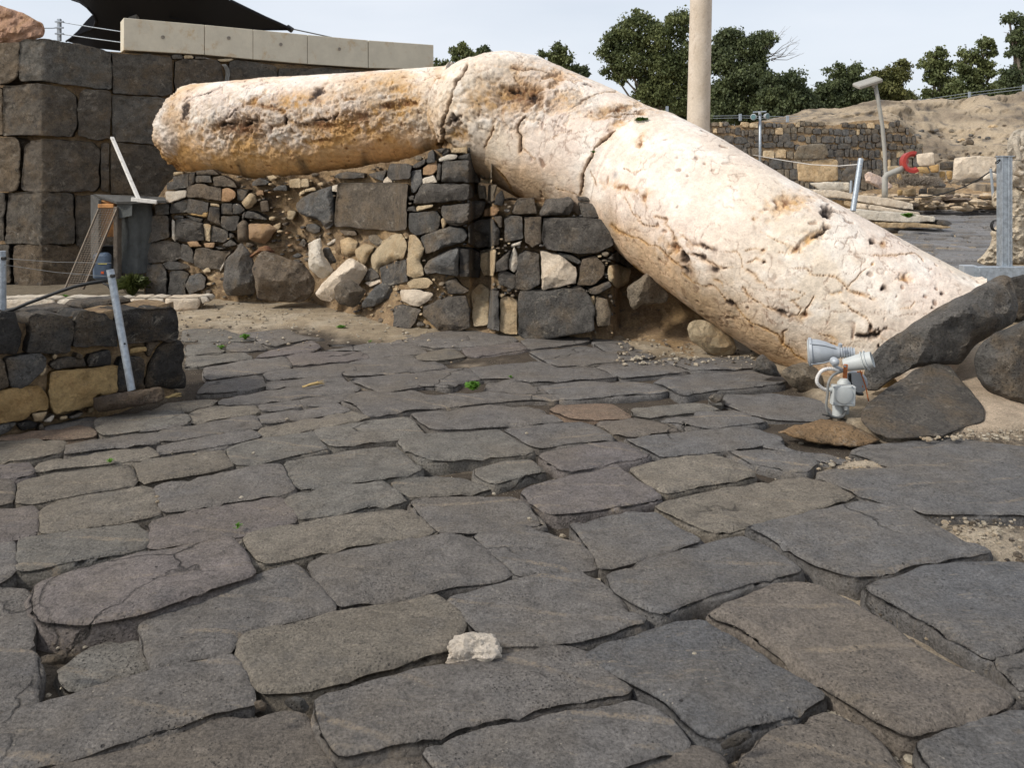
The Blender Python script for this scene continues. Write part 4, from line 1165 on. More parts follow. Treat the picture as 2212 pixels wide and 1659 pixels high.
rock('boulder', 'Z6', [30,820,60,780,130,768,230,800,310,870,350,950,330,1000,220,1015,130,960,40,890], 7.0, 'l', 'round tan boulder at the mouth of the hollow under the column', GB, .2, .3)
GR = 'fallen slabs round the foot of the column'
rock('basalt_rock', 'Z6', [1215,1010,1290,930,1500,790,1800,610,1950,530,2070,476,2130,500,2150,560,2182,700,2150,790,1900,930,1800,1070,1640,1062,1490,1090,1330,1175,1262,1240,1180,1240,1170,1120], 5.78, 'g', 'long slab of basalt leaning up against the foot of the sloping column', GR, .22, .9, r=.03, tilt=.001)
rock('basalt_rock', 'Z6', [1880,1040,1920,930,2050,850,2212,775,2360,740,2400,1500,2240,1450,2120,1400,2000,1260,1920,1180], 5.45, 'd', 'dark slab with a pale crusted edge, cut off by the right edge of the photo', GR, .22, .8, r=.03)
rock('basalt_rock', 'Z6', [1160,1385,1200,1312,1350,1200,1500,1095,1650,1050,1740,1080,1860,1220,1960,1352,1962,1430,1690,1520,1480,1545,1330,1552,1230,1500,1160,1430], 5.15, 'd', 'dark pitted triangular slab propped in front of the leaning slab', GR, .03, .08, r=.018, soft=.25, tilt=.0055, thick=.12, amp=.012)
rock('rock', 'Z6', [1170,1110,1250,1080,1330,1110,1400,1180,1340,1240,1220,1295,1180,1260], 5.95, 'y', 'orange stained lump under the lower end of the leaning slab', GR, .1)
rock('rock', 'Z6', [450,1100,480,1010,520,992,600,1060,645,1142,560,1135], 6.05, 'g', 'small pointed grey stone between the paving and the column foot', GR, .07, .6)
rock('rock', 'Z6', [640,1110,700,1062,770,1050,870,1080,930,1180,900,1290,800,1250,700,1200], 5.95, 't', 'streaky grey and white stone behind the floodlights', GR, .12, .6)
rock('rock', 'Z6', [165,1275,210,1245,262,1262,258,1310,205,1326], 5.55, 'g', 'small cobble sitting in a joint near the column foot', GR, .05)
rock('flat_stone', 'Z6', [602,1500,680,1470,800,1435,900,1410,1010,1418,1100,1450,1290,1552,1200,1585,1080,1600,900,1580,720,1545], 4.88, (.26, .165, .085), 'flat rusty brown stone lying on the paving in front of the floodlights', GR, .12, .2, mat=M['basalt'], tilt=.004, r=.03)
rock('basalt_rock', 'D', [2180,600,2215,590,2300,600,2320,700,2250,720,2200,690,2188,640], 6.9, 'D', 'dark rock behind the tip of the leaning slab at the right edge', GR, .1)
def knob_rock(name, px, py, Y, radii, col, mat, label, group, seed=5, amp=.35, rot=.3):
    import bmesh
    bm = bmesh.new(); bmesh.ops.create_icosphere(bm, subdivisions=5, radius=1); V = np.array([tuple(v.co) for v in bm.verts]); F = [[v.index for v in f.verts] for f in bm.faces]; bm.free()
    d = 1 + fbm(V, 1.1, 3, seed) * .55 + ridge(V, 1.9, 4, seed + 3) * amp * .6 + fbm(V, 5, 4, seed + 6) * .12; V = V * d[:, None] * np.array(radii)
    c_, s_ = math.cos(rot), math.sin(rot); V = np.c_[V[:, 0] * c_ - V[:, 1] * s_, V[:, 0] * s_ + V[:, 1] * c_, V[:, 2]] + np.array(ray_at(px, py, Y))
    return meta(mesh_obj(name, V, F, mat, None, True, col), label, 'rock', group)
knob_rock('white_rock', 1020, 1412, 2.66, (.074, .042, .046), (.80, .70, .58), M['pale'], 'knobbly white stone stuck in a gap between the paving slabs', 'small stones lying in the paving joints', 8, .5, .15)
rock('rock', 'W', [168,1200,200,1188,260,1192,266,1222,230,1236,170,1230], 2.55, 'b', 'small brown stone in the hole left of the thick purple slab', 'small stones lying in the paving joints', .02, r=.006, amp=.006, thick=.005)
rock('rock', 'W', [1180,1380,1215,1362,1262,1372,1285,1410,1262,1435,1215,1420,1185,1400], 2.32, 'd', 'grey pebble wedged in the joint at the bottom centre', 'small stones lying in the paving joints', .02, r=.006, amp=.006, thick=.005)
rock('rock', 'W', [1050,1385,1085,1375,1108,1395,1098,1425,1062,1420], 2.32, 'b', 'small reddish brown pebble wedged left of the grey pebble', 'small stones lying in the paving joints', .02, r=.006, amp=.006, thick=.005)
rock('rock', 'W', [2985,1560,3050,1515,3110,1505,3122,1530,3060,1570,3000,1585], 2.2, 'd', 'dark flat chip in the sandy joint near the bottom right', 'small stones lying in the paving joints', .02, r=.006, amp=.006, thick=.005)
rock('rock', 'T1', [1112,72,1130,42,1165,38,1205,60,1215,92,1170,100,1120,95], 8.55, 'd', 'dark lump of basalt on the gravel before the pier', 'small stones lying in the paving joints', .05)
rock('rock', 'T1', [965,90,985,62,1015,70,1020,92,990,98], 8.5, 'w', 'pale pebble on the gravel left of the dark lump', 'small stones lying in the paving joints', .03)

# small chinking stones pressed into the earth between the traced ones
_polys = [(q, SY) for key, txt in (('R1', RW1), ('R2', RW2), ('R2', RP1), ('Z5', RP1b), ('Z5', RP2)) for _k, _o, q in parse(key, txt)]
def in_any(x, y, m=2.0):
    for q, _f in _polys:
        lo, hi = q.min(0) - m, q.max(0) + m
        if lo[0] < x < hi[0] and lo[1] < y < hi[1]:
            P_ = np.array([(x, y)])
            if inpoly(P_, q)[0] or pdist(P_, q)[0] < m: return True
    return False
cnts = {id(wall_r): 0, id(pier1): 0, id(pier2): 0}
for i in range(2600):
    x = rnd.uniform(330, 1330); y = rnd.uniform(BTOP(x) + 3, BBOT(x) - 3); s_ = rnd.choice([2.2, 3, 3, 4, 5.5, 7.5]) * rnd.uniform(.8, 1.2)
    if in_any(x, y, s_ * .8) or 1018 < x < 1062 or (600 < x < 720 and y > 560 and rnd.random() < .5): continue
    par = wall_r if x < 845 else (pier1 if x < 1045 else pier2); lim = 170 if par is wall_r else 70
    if cnts[id(par)] >= lim: continue
    q = np.array([(x + math.cos(a) * s_ * rnd.uniform(.8, 1.5), y + math.sin(a) * s_ * rnd.uniform(.5, .9)) for a in np.linspace(0, 6.28, 7)[:-1] + rnd.uniform(0, 1)])
    m, c_ = pal(rnd.choice('dgtblltol' if x < 845 else 'dgtbl')); upright(q, SY, par, m, c_, thick=.12, r=.008, amp=.012, facet=.6, bulge=.02, jag=.01, off=.0 + rnd.uniform(-.02, .02), res=max(.012, s_ * .005 * .35)); cnts[id(par)] += 1; _polys.append((q, SY))
# ------------------------------------------------------------------ the tall ashlar wall on the left
C0 = (-6.5, 11.2)
WBY, WBN = vplane(C0, (-1.4, 14.4)); WAY, WAN = vplane(C0, (-9.0, 11.75))
def ASH(px, py): return WBY(px) if px > 89 else WAY(px)
ashlar = empty('ashlar_wall', (-5.5, 11.8, 0), 'high wall of big squared basalt blocks at the left, its corner towards the viewer', 'wall')
core = MB()
def wedge(a, b, z0, z1, back):
    V = [(*a, z0), (*b, z0), (*b, z1), (*a, z1), (a[0] + back[0], a[1] + back[1], z0), (b[0] + back[0], b[1] + back[1], z0), (b[0] + back[0], b[1] + back[1], z1), (a[0] + back[0], a[1] + back[1], z1)]
    core.add(V, [(0, 1, 2, 3), (5, 4, 7, 6), (0, 3, 7, 4), (1, 5, 6, 2), (3, 2, 6, 7), (0, 4, 5, 1)])
cb = (C0[0] - WBN.x * .12, C0[1] - WBN.y * .12)
wedge((-6.45, 11.33), (1.6, 16.42), -.1, 3.34, (-.5, 1.2)); wedge((-11.5, 12.5), (-6.4, 11.38), -.1, 3.3, (.2, 1.6))
core.obj('wall_core', M['bank'], ashlar)
AW = {'Z1': '''
b -40 275 120 270 130 300 118 500 60 540 -40 548
g,c=1 130 270 265 243 560 290 700 330 722 340 716 578 500 556 265 520 130 525 122 500
d 728 338 1100 366 1116 380 1116 600 1050 622 730 600
d 1132 398 1200 380 1400 386 1442 420 1450 530 1450 640 1132 640
d 1484 400 1530 386 1780 415 1798 440 1798 640 1484 640
d 1808 440 2100 440 2290 455 2296 640 1808 640
d 2306 460 2600 480 2640 500 2640 660 2306 640
d 2650 490 2900 500 3200 510 3200 690 2650 670
b -40 560 8 575 12 870 -40 880
d,c=1 22 560 120 546 262 545 440 570 493 620 493 830 470 892 262 882 18 882
d 507 600 560 576 700 590 716 610 716 902 620 908 500 886
g 727 612 1050 630 1100 640 1120 660 1150 937 1030 942 730 912
b -40 895 100 890 130 920 133 1180 108 1232 -40 1240
d,c=1 150 960 200 905 268 897 600 920 643 970 643 1200 618 1242 268 1240 143 1232
d 655 926 708 926 708 1244 655 1240
d 720 922 1100 946 1150 960 1150 1268 720 1252
d -40 1250 38 1252 24 1560 -40 1570
d,c=1 60 1245 270 1244 478 1254 484 1582 270 1582 34 1576
d 494 1260 1100 1266 1100 1594 496 1594
g 1110 352 1180 350 1185 378 1120 380
l 1190 356 1250 355 1255 376 1195 378
g 1262 362 1340 366 1335 382 1266 380
l 1400 384 1470 378 1520 380 1480 398 1430 398
''', 'Z4': '''
d -40 500 68 500 74 748 -40 746
b,c=1 92 508 270 500 522 510 538 768 270 784 96 764
d 548 512 1000 512 1000 790 545 792
d 1010 512 1400 515 1400 800 1010 800
'''}
for key, txt in AW.items():
    for k, o, p in parse(key, txt):
        p = p.mean(0) + (p - p.mean(0)) * 1.004; m, c = pal(k, .1); small = (p[:, 0].max() - p[:, 0].min()) < 30 and (p[:, 1].max() - p[:, 1].min()) < 16
        nn = WAN if p[:, 0].mean() < 89 and 'c' not in o else WBN
        if 'c' in o: nn = (WAN + WBN).normalized()
        upright(p, ASH, ashlar, m, (c[0] * 1.02, c[1] * .97, c[2] * .89) if k != 'l' else c, N=nn, thick=.3 if not small else .15, r=.014 if not small else .01, amp=.035, facet=.06, bulge=.0, jag=.02, res=None if small else .03, off=rnd.uniform(-.01, .015), soft=.7)
# pale new limestone coping on top of the wall
coping = empty('stone_parapet', (-3.5, 13.2, 3.4), 'row of smooth pale sawn limestone blocks along the top of the basalt wall', 'parapet')
topl = interp([(267, 112 / 3), (441.6, 158 / 3), (546.6, 188 / 3), (663, 222 / 3), (795.6, 86), (936.6, 96)]); botl = interp([(260, 320 / 3), (441.6, 352 / 3), (546.6, 382 / 3), (663, 412 / 3), (795.6, 146), (936.6, 149)])
for a, b in ((267, 441.2), (442.4, 546.2), (547, 663.6), (664.6, 795), (796.4, 936.6)):
    P = []
    for px, up in ((a, 0), (b, 0), (b, 1), (a, 1)):
        Y = WBY(px); ref = 37.3 + (px - 267) * 0; zt = HC + (CY - (topl(px) if up else botl(px))) * Y / FOC; P.append(Vector(((px - CX) * Y / FOC, Y, zt)))
    bk = Vector((-WBN.x, -WBN.y, 0)) * .38; V = P + [q + bk for q in P]; mb = MB(); mb.add(V, [(0, 1, 2, 3), (5, 4, 7, 6), (0, 3, 7, 4), (1, 5, 6, 2), (3, 2, 6, 7), (0, 4, 5, 1)])
    o = mb.obj('stone_block', None, coping); o.data.materials.append(mat_simple('sawn_limestone', (.60, .545, .43), .85, 0, .07, 5, .004, (.50, .36, .2)) if 'sawn_limestone' not in bpy.data.materials else bpy.data.materials['sawn_limestone'])
    bv = o.modifiers.new('bevel', 'BEVEL'); bv.width = .008; bv.segments = 2
for x, y in ((1056, 238), (1483, 243), (1820, 285), (2200, 315)):
    Y = WBY(x / 3) - .004; q = Vector(ray_at(x / 3, y / 3, Y)); mb = MB(); mb.lathe(q, WBN, [(0, .028), (.006, .027), (.006, .016), (-.01, .014)], 14)
    mb.obj('plug', mat_simple('grey_mortar', (.28, .25, .21), .9) if 'grey_mortar' not in bpy.data.materials else bpy.data.materials['grey_mortar'], coping)
rock('limestone_boulder', 'Z1', [-120, 60, -30, 20, 60, 55, 150, 80, 230, 125, 285, 150, 294, 200, 282, 240, 200, 262, 60, 285, -120, 300], 11.6, (.50, .30, .20), 'reddish weathered limestone boulder on top of the ashlar wall at the far left', None, .3, .5, mat=M['lime'], r=.05, amp=.09, nsc=9)

# cables hanging down a joint of the wall
mb = MB()
for dx in (0, .022, .045):
    pts = []
    for px, py in ((480, 138), (484, 143), (488, 150), (489, 160), (487, 172), (484, 182)):
        q = Vector(ray_at(px, py, WBY(px) - .06)); q.x += dx; pts.append(q)
    mb.tube(pts, .009, 6)
ct = empty('cable_bundle', ray_at(480, 138, WBY(480) - .06), 'grey cables running down a joint in the ashlar wall above the column drum', 'cable'); mb.split('cable', M['conduit'], ct, True)

# ------------------------------------------------------------------ low wall in the left foreground
LP0, LP1 = (-3.1, 4.9), (-2.36, 5.9)
LWY, LWN = vplane(LP0, LP1)
low = empty('low_wall', (-2.7, 5.4, 0), 'low wall stub of dark basalt and yellow sandstone blocks in the left foreground', 'wall')
LW = '''
D -120 250 0 190 180 195 188 290 258 430 200 630 180 655 -120 665
d 310 245 400 215 700 235 800 250 815 340 800 480 785 620 620 640 470 640 380 660 290 640 285 560 330 400
d,f=1 820 300 860 215 900 175 1150 200 1190 260 1265 300 1285 420 1285 568 1120 566 960 590 815 575
D,f=1 1345 175 1670 150 1900 142 1940 200 1958 340 1950 480 1850 506 1640 512 1400 545 1300 440 1290 300
b -120 720 -10 700 50 740 70 900 90 1010 -10 1060 -120 1090
g 75 715 250 660 440 645 515 700 515 800 420 900 330 985 230 1030 130 1020 95 930
d 560 775 640 720 760 690 930 700 960 790 760 810 620 832
D 955 720 980 660 1205 610 1220 680 1212 776 980 800
y,r=.02 605 845 1000 805 1262 786 1278 800 1280 1075 1040 1125 1020 1225 600 1305 565 1240 550 1100 555 900
y,f=1 -120 1100 100 1040 440 1008 480 1060 530 1130 545 1270 450 1290 330 1300 320 1360 0 1430 -120 1480
y 1425 600 1500 580 1600 572 1612 600 1600 630 1430 655
D 1320 690 1500 672 1575 700 1590 820 1570 960 1610 1030 1500 1040 1290 1075 1290 800
D,r=.05 1640 900 1690 720 1760 600 1830 520 1960 495 2025 560 2035 700 2030 820 2066 920 2055 1030 1900 1050 1790 1020 1620 1030
l 420 890 460 780 500 800 520 770 510 850 460 910
l 570 690 600 650 630 670 600 720
b 1620 520 1780 520 1700 600 1650 700 1620 640
l 350 1310 430 1300 520 1290 460 1400 380 1400
w 480 1400 600 1320 600 1350 560 1410
l 650 1350 740 1330 730 1370 660 1380
g 750 1350 900 1290 915 1300 860 1360 780 1370
l 985 1260 1050 1240 1050 1290 990 1310
g -120 1480 0 1440 180 1400 200 1420 100 1520 -20 1570 -120 1600
D 190 1430 330 1390 425 1420 400 1480 250 1500
b 425 1440 470 1420 480 1500 430 1500
b 850 640 900 660 900 720 830 690
'''
for k, o, p in parse('R3', LW):
    p = p.mean(0) + (p - p.mean(0)) * 1.02; m, c = pal(k, .1); small = (p[:, 0].max() - p[:, 0].min()) < 40
    if k in 'Dd': c = tuple(v * .85 for v in c)
    upright(p, lambda a, b: LWY(a), low, m, c, N=LWN, thick=.32 if not small else .15, r=o.get('r', .022) * .6 if not small else .01, amp=.03, facet=.22 if 'f' in o else .08, bulge=.01, jag=.012, off=rnd.uniform(-.01, .015), res=.018 if not small else None, soft=.6)
TOPZ = HC - (672 - CY) * 5.4 / FOC
lc = MB(); d = Vector((LP1[0] - LP0[0], LP1[1] - LP0[1], 0)).normalized(); nb = -Vector((LWN.x, LWN.y, 0))
a = Vector((*LP0, 0)) - d * 2.5 + nb * .05; b = Vector((*LP1, 0)) - d * .08 + nb * .06
core_V = []
nx, nz = 60, 14
for i in range(nx):
    p0 = a.lerp(b, i / (nx - 1))
    for j in range(nz): core_V.append(p0 + Vector((0, 0, -.1 + (TOPZ - .02 + .1) * j / (nz - 1))))
    for j in range(6): core_V.append(p0 + nb * (.34 * (j + 1) / 6) + Vector((0, 0, TOPZ - .03)))
    core_V.append(p0 + nb * .34 + Vector((0, 0, -.1)))
A_ = np.array([tuple(v) for v in core_V]); A_ += (np.array(LWN)[None] * (ridge(A_, 8, 4, 77) * .02 + fbm(A_, 4, 4, 78) * .03)[:, None]); A_[:, 2] += fbm(A_, 7, 4, 79) * .02
mo = mesh_obj('mortar', A_, grid_faces(nx, nz + 7), M['bank'], low); fix_normals(mo.data)
# back row of blocks on top, so the wall has its width
for i in range(9):
    t0 = i * .42 - 2.3; q = Vector((*LP0, 0)) + d * t0 + nb * .36
    if t0 > 1.0: break
    L_ = .38; poly = np.array([(0, 0), (L_, 0), (L_, .24), (0, .24)]) + np.array([0, 0])
    V, F = stone_local(poly, .03, .03, .2, .02, 0, 0, .01, nseed()); W = np.array([tuple(q + d * v[0] + nb * v[1] + Vector((0, 0, TOPZ + .005 + v[2]))) for v in V])
    m, c = pal('d', .1); mesh_obj('stone', W, F, m, low, True, c)
rock('stone_beam', 'R3', [1020, 1130, 1200, 1105, 1500, 1060, 1780, 1012, 1808, 1060, 1812, 1160, 1740, 1195, 1500, 1240, 1200, 1285, 1085, 1300, 1030, 1230], 5.25, (.105, .078, .058), 'long narrow brown basalt block lying before the low wall under the steel post', None, .03, .1, mat=M['basalt'], r=.015, amp=.012, thick=.16)

# galvanised post leaning before the low wall, cable and left edge post
def post_obj(name, pts, r, label, holes=(), group='galvanised posts of the rope barrier', cap=True):
    t = empty(name, pts[0], label, 'post', group); mb = MB(); mb.tube(pts, r, 20); auto_smooth(mb.obj('tube', M['galv'], t), 40)
    for h in holes:
        mb = MB(); mb.box(h, (.03, .02, .022), bev=.004); mb.obj('clip', M['black'], t)
    return t
pb = Vector(ray_at(1450 * .19608, 636.1 + 1055 * .19608, 5.28)); pt = Vector(ray_at(238, 582, 5.34))
post_obj('steel_post', [pb, pb.lerp(pt, .5), pt], .024, 'slanting galvanised tube post standing on the brown beam of basalt', [ray_at(243, 596, 5.31)])
hb = Vector(ray_at(1375 * .19608, 636.1 + 542 * .19608, 5.27)); mb = MB(); mb.lathe(hb, (0, -1, 0), [(0, .007), (.004, .007)], 10); o = mb.obj('bolt_hole', M['black'])
o.parent = bpy.data.objects['steel_post']; o.location = Vector(o.location) - Vector(bpy.data.objects['steel_post'].location)
post_obj('steel_post', [ray_at(6, 672, 5.2), ray_at(5, 542, 5.2)], .021, 'upright galvanised post cut off by the left edge of the photo', [ray_at(8, 558, 5.18)])
mb = MB(); c_pts = [(-60, 690), (0, 676), (30, 668), (60, 655), (100, 640), (130, 629), (160, 619), (190, 612), (215, 608), (232, 606)]
mb.tube([ray_at(x, y, 5.15 + .02 * i) for i, (x, y) in enumerate(c_pts)], .011, 8)
meta(mb.obj('rope', M['black'], smooth=True), 'black rope sagging from the low wall up to the slanting post', 'rope')
mb = MB()
for ya, yb in ((558, 562), (572, 592)):
    mb.tube([ray_at(10, ya, 5.19), ray_at(120, (ya + yb) / 2 + 6, 5.24), ray_at(240, yb + 6, 5.3)], .0018, 5)
ct = empty('wires', ray_at(120, 570, 5.24), 'thin wires strung between the two galvanised posts at the left', 'wire'); mb.split('wire', M['conduit'], ct)

# ------------------------------------------------------------------ limestone kerb behind the low wall
kerb = empty('kerb', (-4, 9.6, 0), 'weathered white limestone kerb behind the low wall stub', 'kerb')
KB = '''
w -200 858 36 856 250 850 355 860 362 950 358 960 -200 960
w 366 858 480 850 730 848 735 935 730 950 364 950
w 742 850 828 852 832 930 742 935
w 836 852 944 850 945 930 838 930
w 948 850 1060 850 1060 932 950 932
w 1064 850 1290 848 1296 880 1280 930 1150 936 1064 932
w 1290 838 1340 838 1360 870 1310 885
'''
kY, kN = vplane(on_ground(0, 680), on_ground(440, 672))
for k, o, p in parse('Z4', KB):
    m, c = pal(k, .06); upright(p, lambda a, b: kY(a), kerb, m, c, N=kN, thick=.3, r=.03, amp=.02, facet=.05, jag=.012, name='kerb_stone')
rock('rock', 'R3', [1350, 150, 1450, 125, 1560, 128, 1570, 150, 1450, 165], 6.6, 'b', 'thin flat stone lying behind the slanting post on the low wall', None, .03)

# ------------------------------------------------------------------ the little shelter against the ashlar wall
sh = empty('shelter', (-4.9, 11.0, 0), 'makeshift shelter of dark boards and a grey cloth drum against the ashlar wall', 'shelter')
def pp(x, y, Y): return Vector(ray_at(x / 3, 361.5 + y / 3, Y))
def quadslab(mb, pts, th):
    pts = [Vector(p) for p in pts]; n = (pts[1] - pts[0]).cross(pts[2] - pts[1]).normalized() * th; V = pts + [p - n for p in pts]; k = len(pts)
    F = [tuple(range(k)), tuple(range(k, 2 * k))[::-1]] + [(i, i + k, (i + 1) % k + k, (i + 1) % k) for i in range(k)]
    return mb.add(V, F)
mb = MB(); quadslab(mb, [pp(608, 172, 10.35), pp(755, 222, 10.0), pp(1078, 215, 10.0), pp(1066, 192, 10.4)], .03); mb.obj('roof_board', M['dark'], sh)
mb = MB(); quadslab(mb, [pp(604, 176, 10.36), pp(655, 210, 10.15), pp(655, 560, 10.15), pp(604, 600, 10.36)], .03); mb.obj('side_board', M['dark'], sh)
mb = MB(); mb.box((pp(705, 330, 10.3)), (.29, .14, .46), bev=.01); mb.obj('clay_block', M['orange'], sh)
mb = MB(); mb.box((pp(705, 610, 10.45)), (.32, .1, .42), bev=.01); mb.obj('dark_void_panel', M['black'], sh)  # black panel put in to stand for the deep shade inside the shelter
mb = MB(); mb.box((pp(705, 248, 10.2)), (.2, .16, .05), bev=.006); mb.obj('clay_slab', M['orange'], sh)
mb = MB(); mb.box((pp(762, 500, 10.1)), (.05, .12, .95), bev=.008); mb.obj('wood_post', M['bark'], sh)
mb = MB(); N_ = 40; nz = 34; cx_, cy_ = pp(880, 400, 10.25).x, 10.3; zt, zb = pp(0, 222, 10.1).z, pp(0, 690, 10.1).z; V = []
for j in range(nz):
    z = zt + (zb - zt) * j / (nz - 1)
    for i in range(N_):
        a = 2 * math.pi * i / N_; r = .18 + .016 * math.sin(a * 5 + z * 3) + .008 * math.sin(a * 11 + 2) + .012 * math.sin(z * 9 + a); V.append((cx_ - .02 * j / nz + r * 1.05 * math.cos(a), cy_ + r * .8 * math.sin(a), z))
mb.add(V, [tuple(f) for f in grid_faces(nz, N_, True)]); mb.add(V[:N_], [tuple(range(N_))]); mb.obj('cloth_drum', M['felt'], sh, smooth=True)
mb = MB(); quadslab(mb, [pp(762, 240, 10.09), pp(860, 234, 10.03), pp(858, 312, 10.03), pp(770, 330, 10.09)], .012); mb.obj('torn_sheet', M['conduit_white'] if 0 else M['felt'], sh)
# white pole and foot lying on the roof
t = empty('white_pole', tuple(pp(905, 214, 10.05)), 'white painted pole leaning back against the wall from the shelter roof', 'pole')
A1, B1 = pp(726, -195, 10.95), pp(900, 208, 10.05); mb = MB(); dd = (B1 - A1); q = dd.to_track_quat('Z', 'Y').to_matrix(); mb.box((A1 + B1) / 2, (.045, .03, dd.length), q, .004); mb.obj('bar', M['white'], t)
mb = MB(); dd = pp(1018, 224, 10.0) - pp(852, 206, 10.02); mb.box((pp(1018, 224, 10.0) + pp(852, 206, 10.02)) / 2 , (.03, .05, dd.length), dd.to_track_quat('Z', 'Y').to_matrix(), .004); mb.obj('foot', M['white'], t)
# wire mesh ramp
t = empty('mesh_ramp', tuple(pp(480, 790, 9.7)), 'rusty wire mesh ramp propped against the shelter', 'ramp'); a, b, c, d2 = pp(640, 268, 10.12), pp(758, 268, 10.05), pp(540, 790, 9.62), pp(418, 795, 9.72)
mb = MB()
for s in np.linspace(0, 1, 8): mb.tube([a.lerp(b, s), d2.lerp(c, s)], .003, 5)
for s in np.linspace(0, 1, 46): mb.tube([a.lerp(d2, s), b.lerp(c, s)], .003, 5)
mb.split('mesh_wire', M['rustmesh'], t)
for u, v in ((a, d2), (b, c)):
    mb = MB(); dd = v - u; mb.box((u + v) / 2, (.022, .022, dd.length), dd.to_track_quat('Z', 'Y').to_matrix(), .003); mb.obj('side_rail', M['rustmesh'], t)
# jerrycan
t = empty('jerrycan', tuple(pp(660, 735, 9.95)), 'smoky blue plastic jerrycan with an orange label behind the mesh ramp', 'jerrycan')
mb = MB(); mb.box(pp(662, 640, 10.02), (.205, .13, .34), bev=.035); o = mb.obj('body', M['jerry'], t); auto_smooth(o, 60); bv = o.modifiers.new('b', 'BEVEL'); bv.width = .012; bv.segments = 3
mb = MB(); mb.lathe(pp(640, 555, 10.0), (0, 0, 1), [(0, .024), (.03, .024), (.03, .02)], 16); mb.obj('cap', M['black'], t)
mb = MB(); mb.box(pp(664, 682, 9.948), (.035, .004, .03)); mb.obj('label', mat_simple('orange_sticker', (.75, .13, .04), .5), t)
mb = MB(); mb.box(pp(664, 625, 9.948), (.11, .004, .012)); mb.obj('stripe', mat_simple('yellow_sticker', (.45, .40, .12), .5), t)
# dark hose on the ground by the ramp
mb = MB(); mb.tube([pp(520, 770, 9.6), pp(580, 755, 9.6), pp(660, 745, 9.55), pp(700, 765, 9.5), pp(716, 790, 9.5)], .012, 8); meta(mb.obj('hose', M['black'], smooth=True), 'dark hose bending along the ground beside the jerrycan', 'hose')

# ------------------------------------------------------------------ black shade net above the wall
def poly_sheet(key, pts, Yf, th, name, mat, res, parent=None):
    p = tr(key, pts); rg = np.random.RandomState(3); lo, hi = p.min(0), p.max(0); B = resample(p, res)
    gx, gy = np.meshgrid(np.arange(lo[0], hi[0], res), np.arange(lo[1], hi[1], res)); Q = np.c_[gx.ravel(), gy.ravel()]; Q = Q[inpoly(Q, B)]; Q = Q[pdist(Q, B) > res * .5]
    out = delaunay_2d_cdt([Vector(v) for v in np.vstack([B, Q])], [], [list(range(len(B)))], 1, 1e-6)
    V2 = np.array([tuple(v) for v in out[0]]); V = [ray_at(x, y, Yf(x, y)) for x, y in V2]; n = len(V)
    F = [tuple(f) for f in out[2]]; V += [(x, y + th, z) for x, y, z in V]; F2 = [tuple(i + n for i in f[::-1]) for f in F]
    return mesh_obj(name, V, F + F2, mat, parent, True)
t = empty('shade_sail', ray_at(400, 60, 14.5), 'black shade net stretched above the ashlar wall', 'awning')
sY = lambda x, y: 14.6 + math.sin(x * .02) * .25 + (y - 60) * .012 + max(0, 200 - x) * .004
poly_sheet('Z1', [300, -260, 470, -5, 520, 12, 565, 45, 605, 90, 622, 130, 612, 165, 590, 188, 540, 200, 500, 222, 430, 265, 520, 290, 640, 312, 800, 330, 1330, 300, 1640, 188, 1760, 186, 1880, 196, 1880, 176, 1720, 108, 1600, 50, 1490, -2, 1300, -90, 1000, -240], sY, .012, 'net', M['sail'], 7, t)
sY2 = lambda x, y: 14.3 + (x - 143) * .002
poly_sheet('Z1', [432, 262, 505, 195, 560, 130, 598, 92, 622, 130, 608, 170, 560, 200, 500, 225], sY2, .012, 'flap', M['sail'], 6, t)
mb = MB()
e = [(465, -6), (520, 12), (565, 45), (605, 90), (622, 130), (612, 165), (590, 188), (540, 200), (500, 222), (430, 265)]
mb.tube([ray_at(x / 3, y / 3, sY(x / 3, y / 3) - .02) for x, y in e], .02, 6)
e = [(1490, -2), (1600, 52), (1720, 110), (1800, 145), (1880, 182)]; mb.tube([ray_at(x / 3, y / 3, sY(x / 3, y / 3) - .02) for x, y in e], .025, 6)
e = [(1880, 190), (1760, 190), (1640, 192), (1330, 160), (1100, 110)]; mb.tube([ray_at(x / 3, y / 3, sY(x / 3, y / 3) - .02) for x, y in e], .014, 6)
mb.split('hem', M['sail'], t)
mb = MB(); mb.tube([ray_at(x / 3, y / 3, 14.6) for x, y in ((1860, 172), (1895, 195))], .05, 8); mb.obj('shackle', M['black'], t)
mb = MB(); mb.tube([ray_at(1880 / 3, 182 / 3, 14.6), ray_at(2150 / 3, 240 / 3, 15.5)], .012, 6); mb.obj('guy_wire', M['conduit'], t)
meta(poly_box := MB().box(Vector(ray_at(292, -20, 14.2)), (.14, .12, 1.5), Matrix.Rotation(math.radians(3), 3, 'Y'), .01).obj('sail_post', M['conduit']), 'dark steel post holding up the shade net', 'post')
# fence on the wall top
t = empty('wire_fence', ray_at(128, 86, 13), 'wire fence post with three wires on top of the wall left of the shade net', 'fence')
mb = MB(); mb.box(ray_at(128, 64, 13), (.055, .05, .36), bev=.006); mb.obj('post', M['galv'], t)
for ya, yb, x1 in ((46, 69, 270), (59, 60, 96), (72, 92, 270)):
    mb = MB(); mb.tube([ray_at(128, ya, 12.97), ray_at((128 + x1) / 2, (ya + yb) / 2 + .5, 12.9), ray_at(x1, yb, 12.8)], .008, 5); mb.obj('wire', M['galv'], t)
for y in (46, 59, 72):
    mb = MB(); mb.box(ray_at(128, y, 12.94), (.13, .03, .022)); mb.obj('bracket', M['galv'], t)
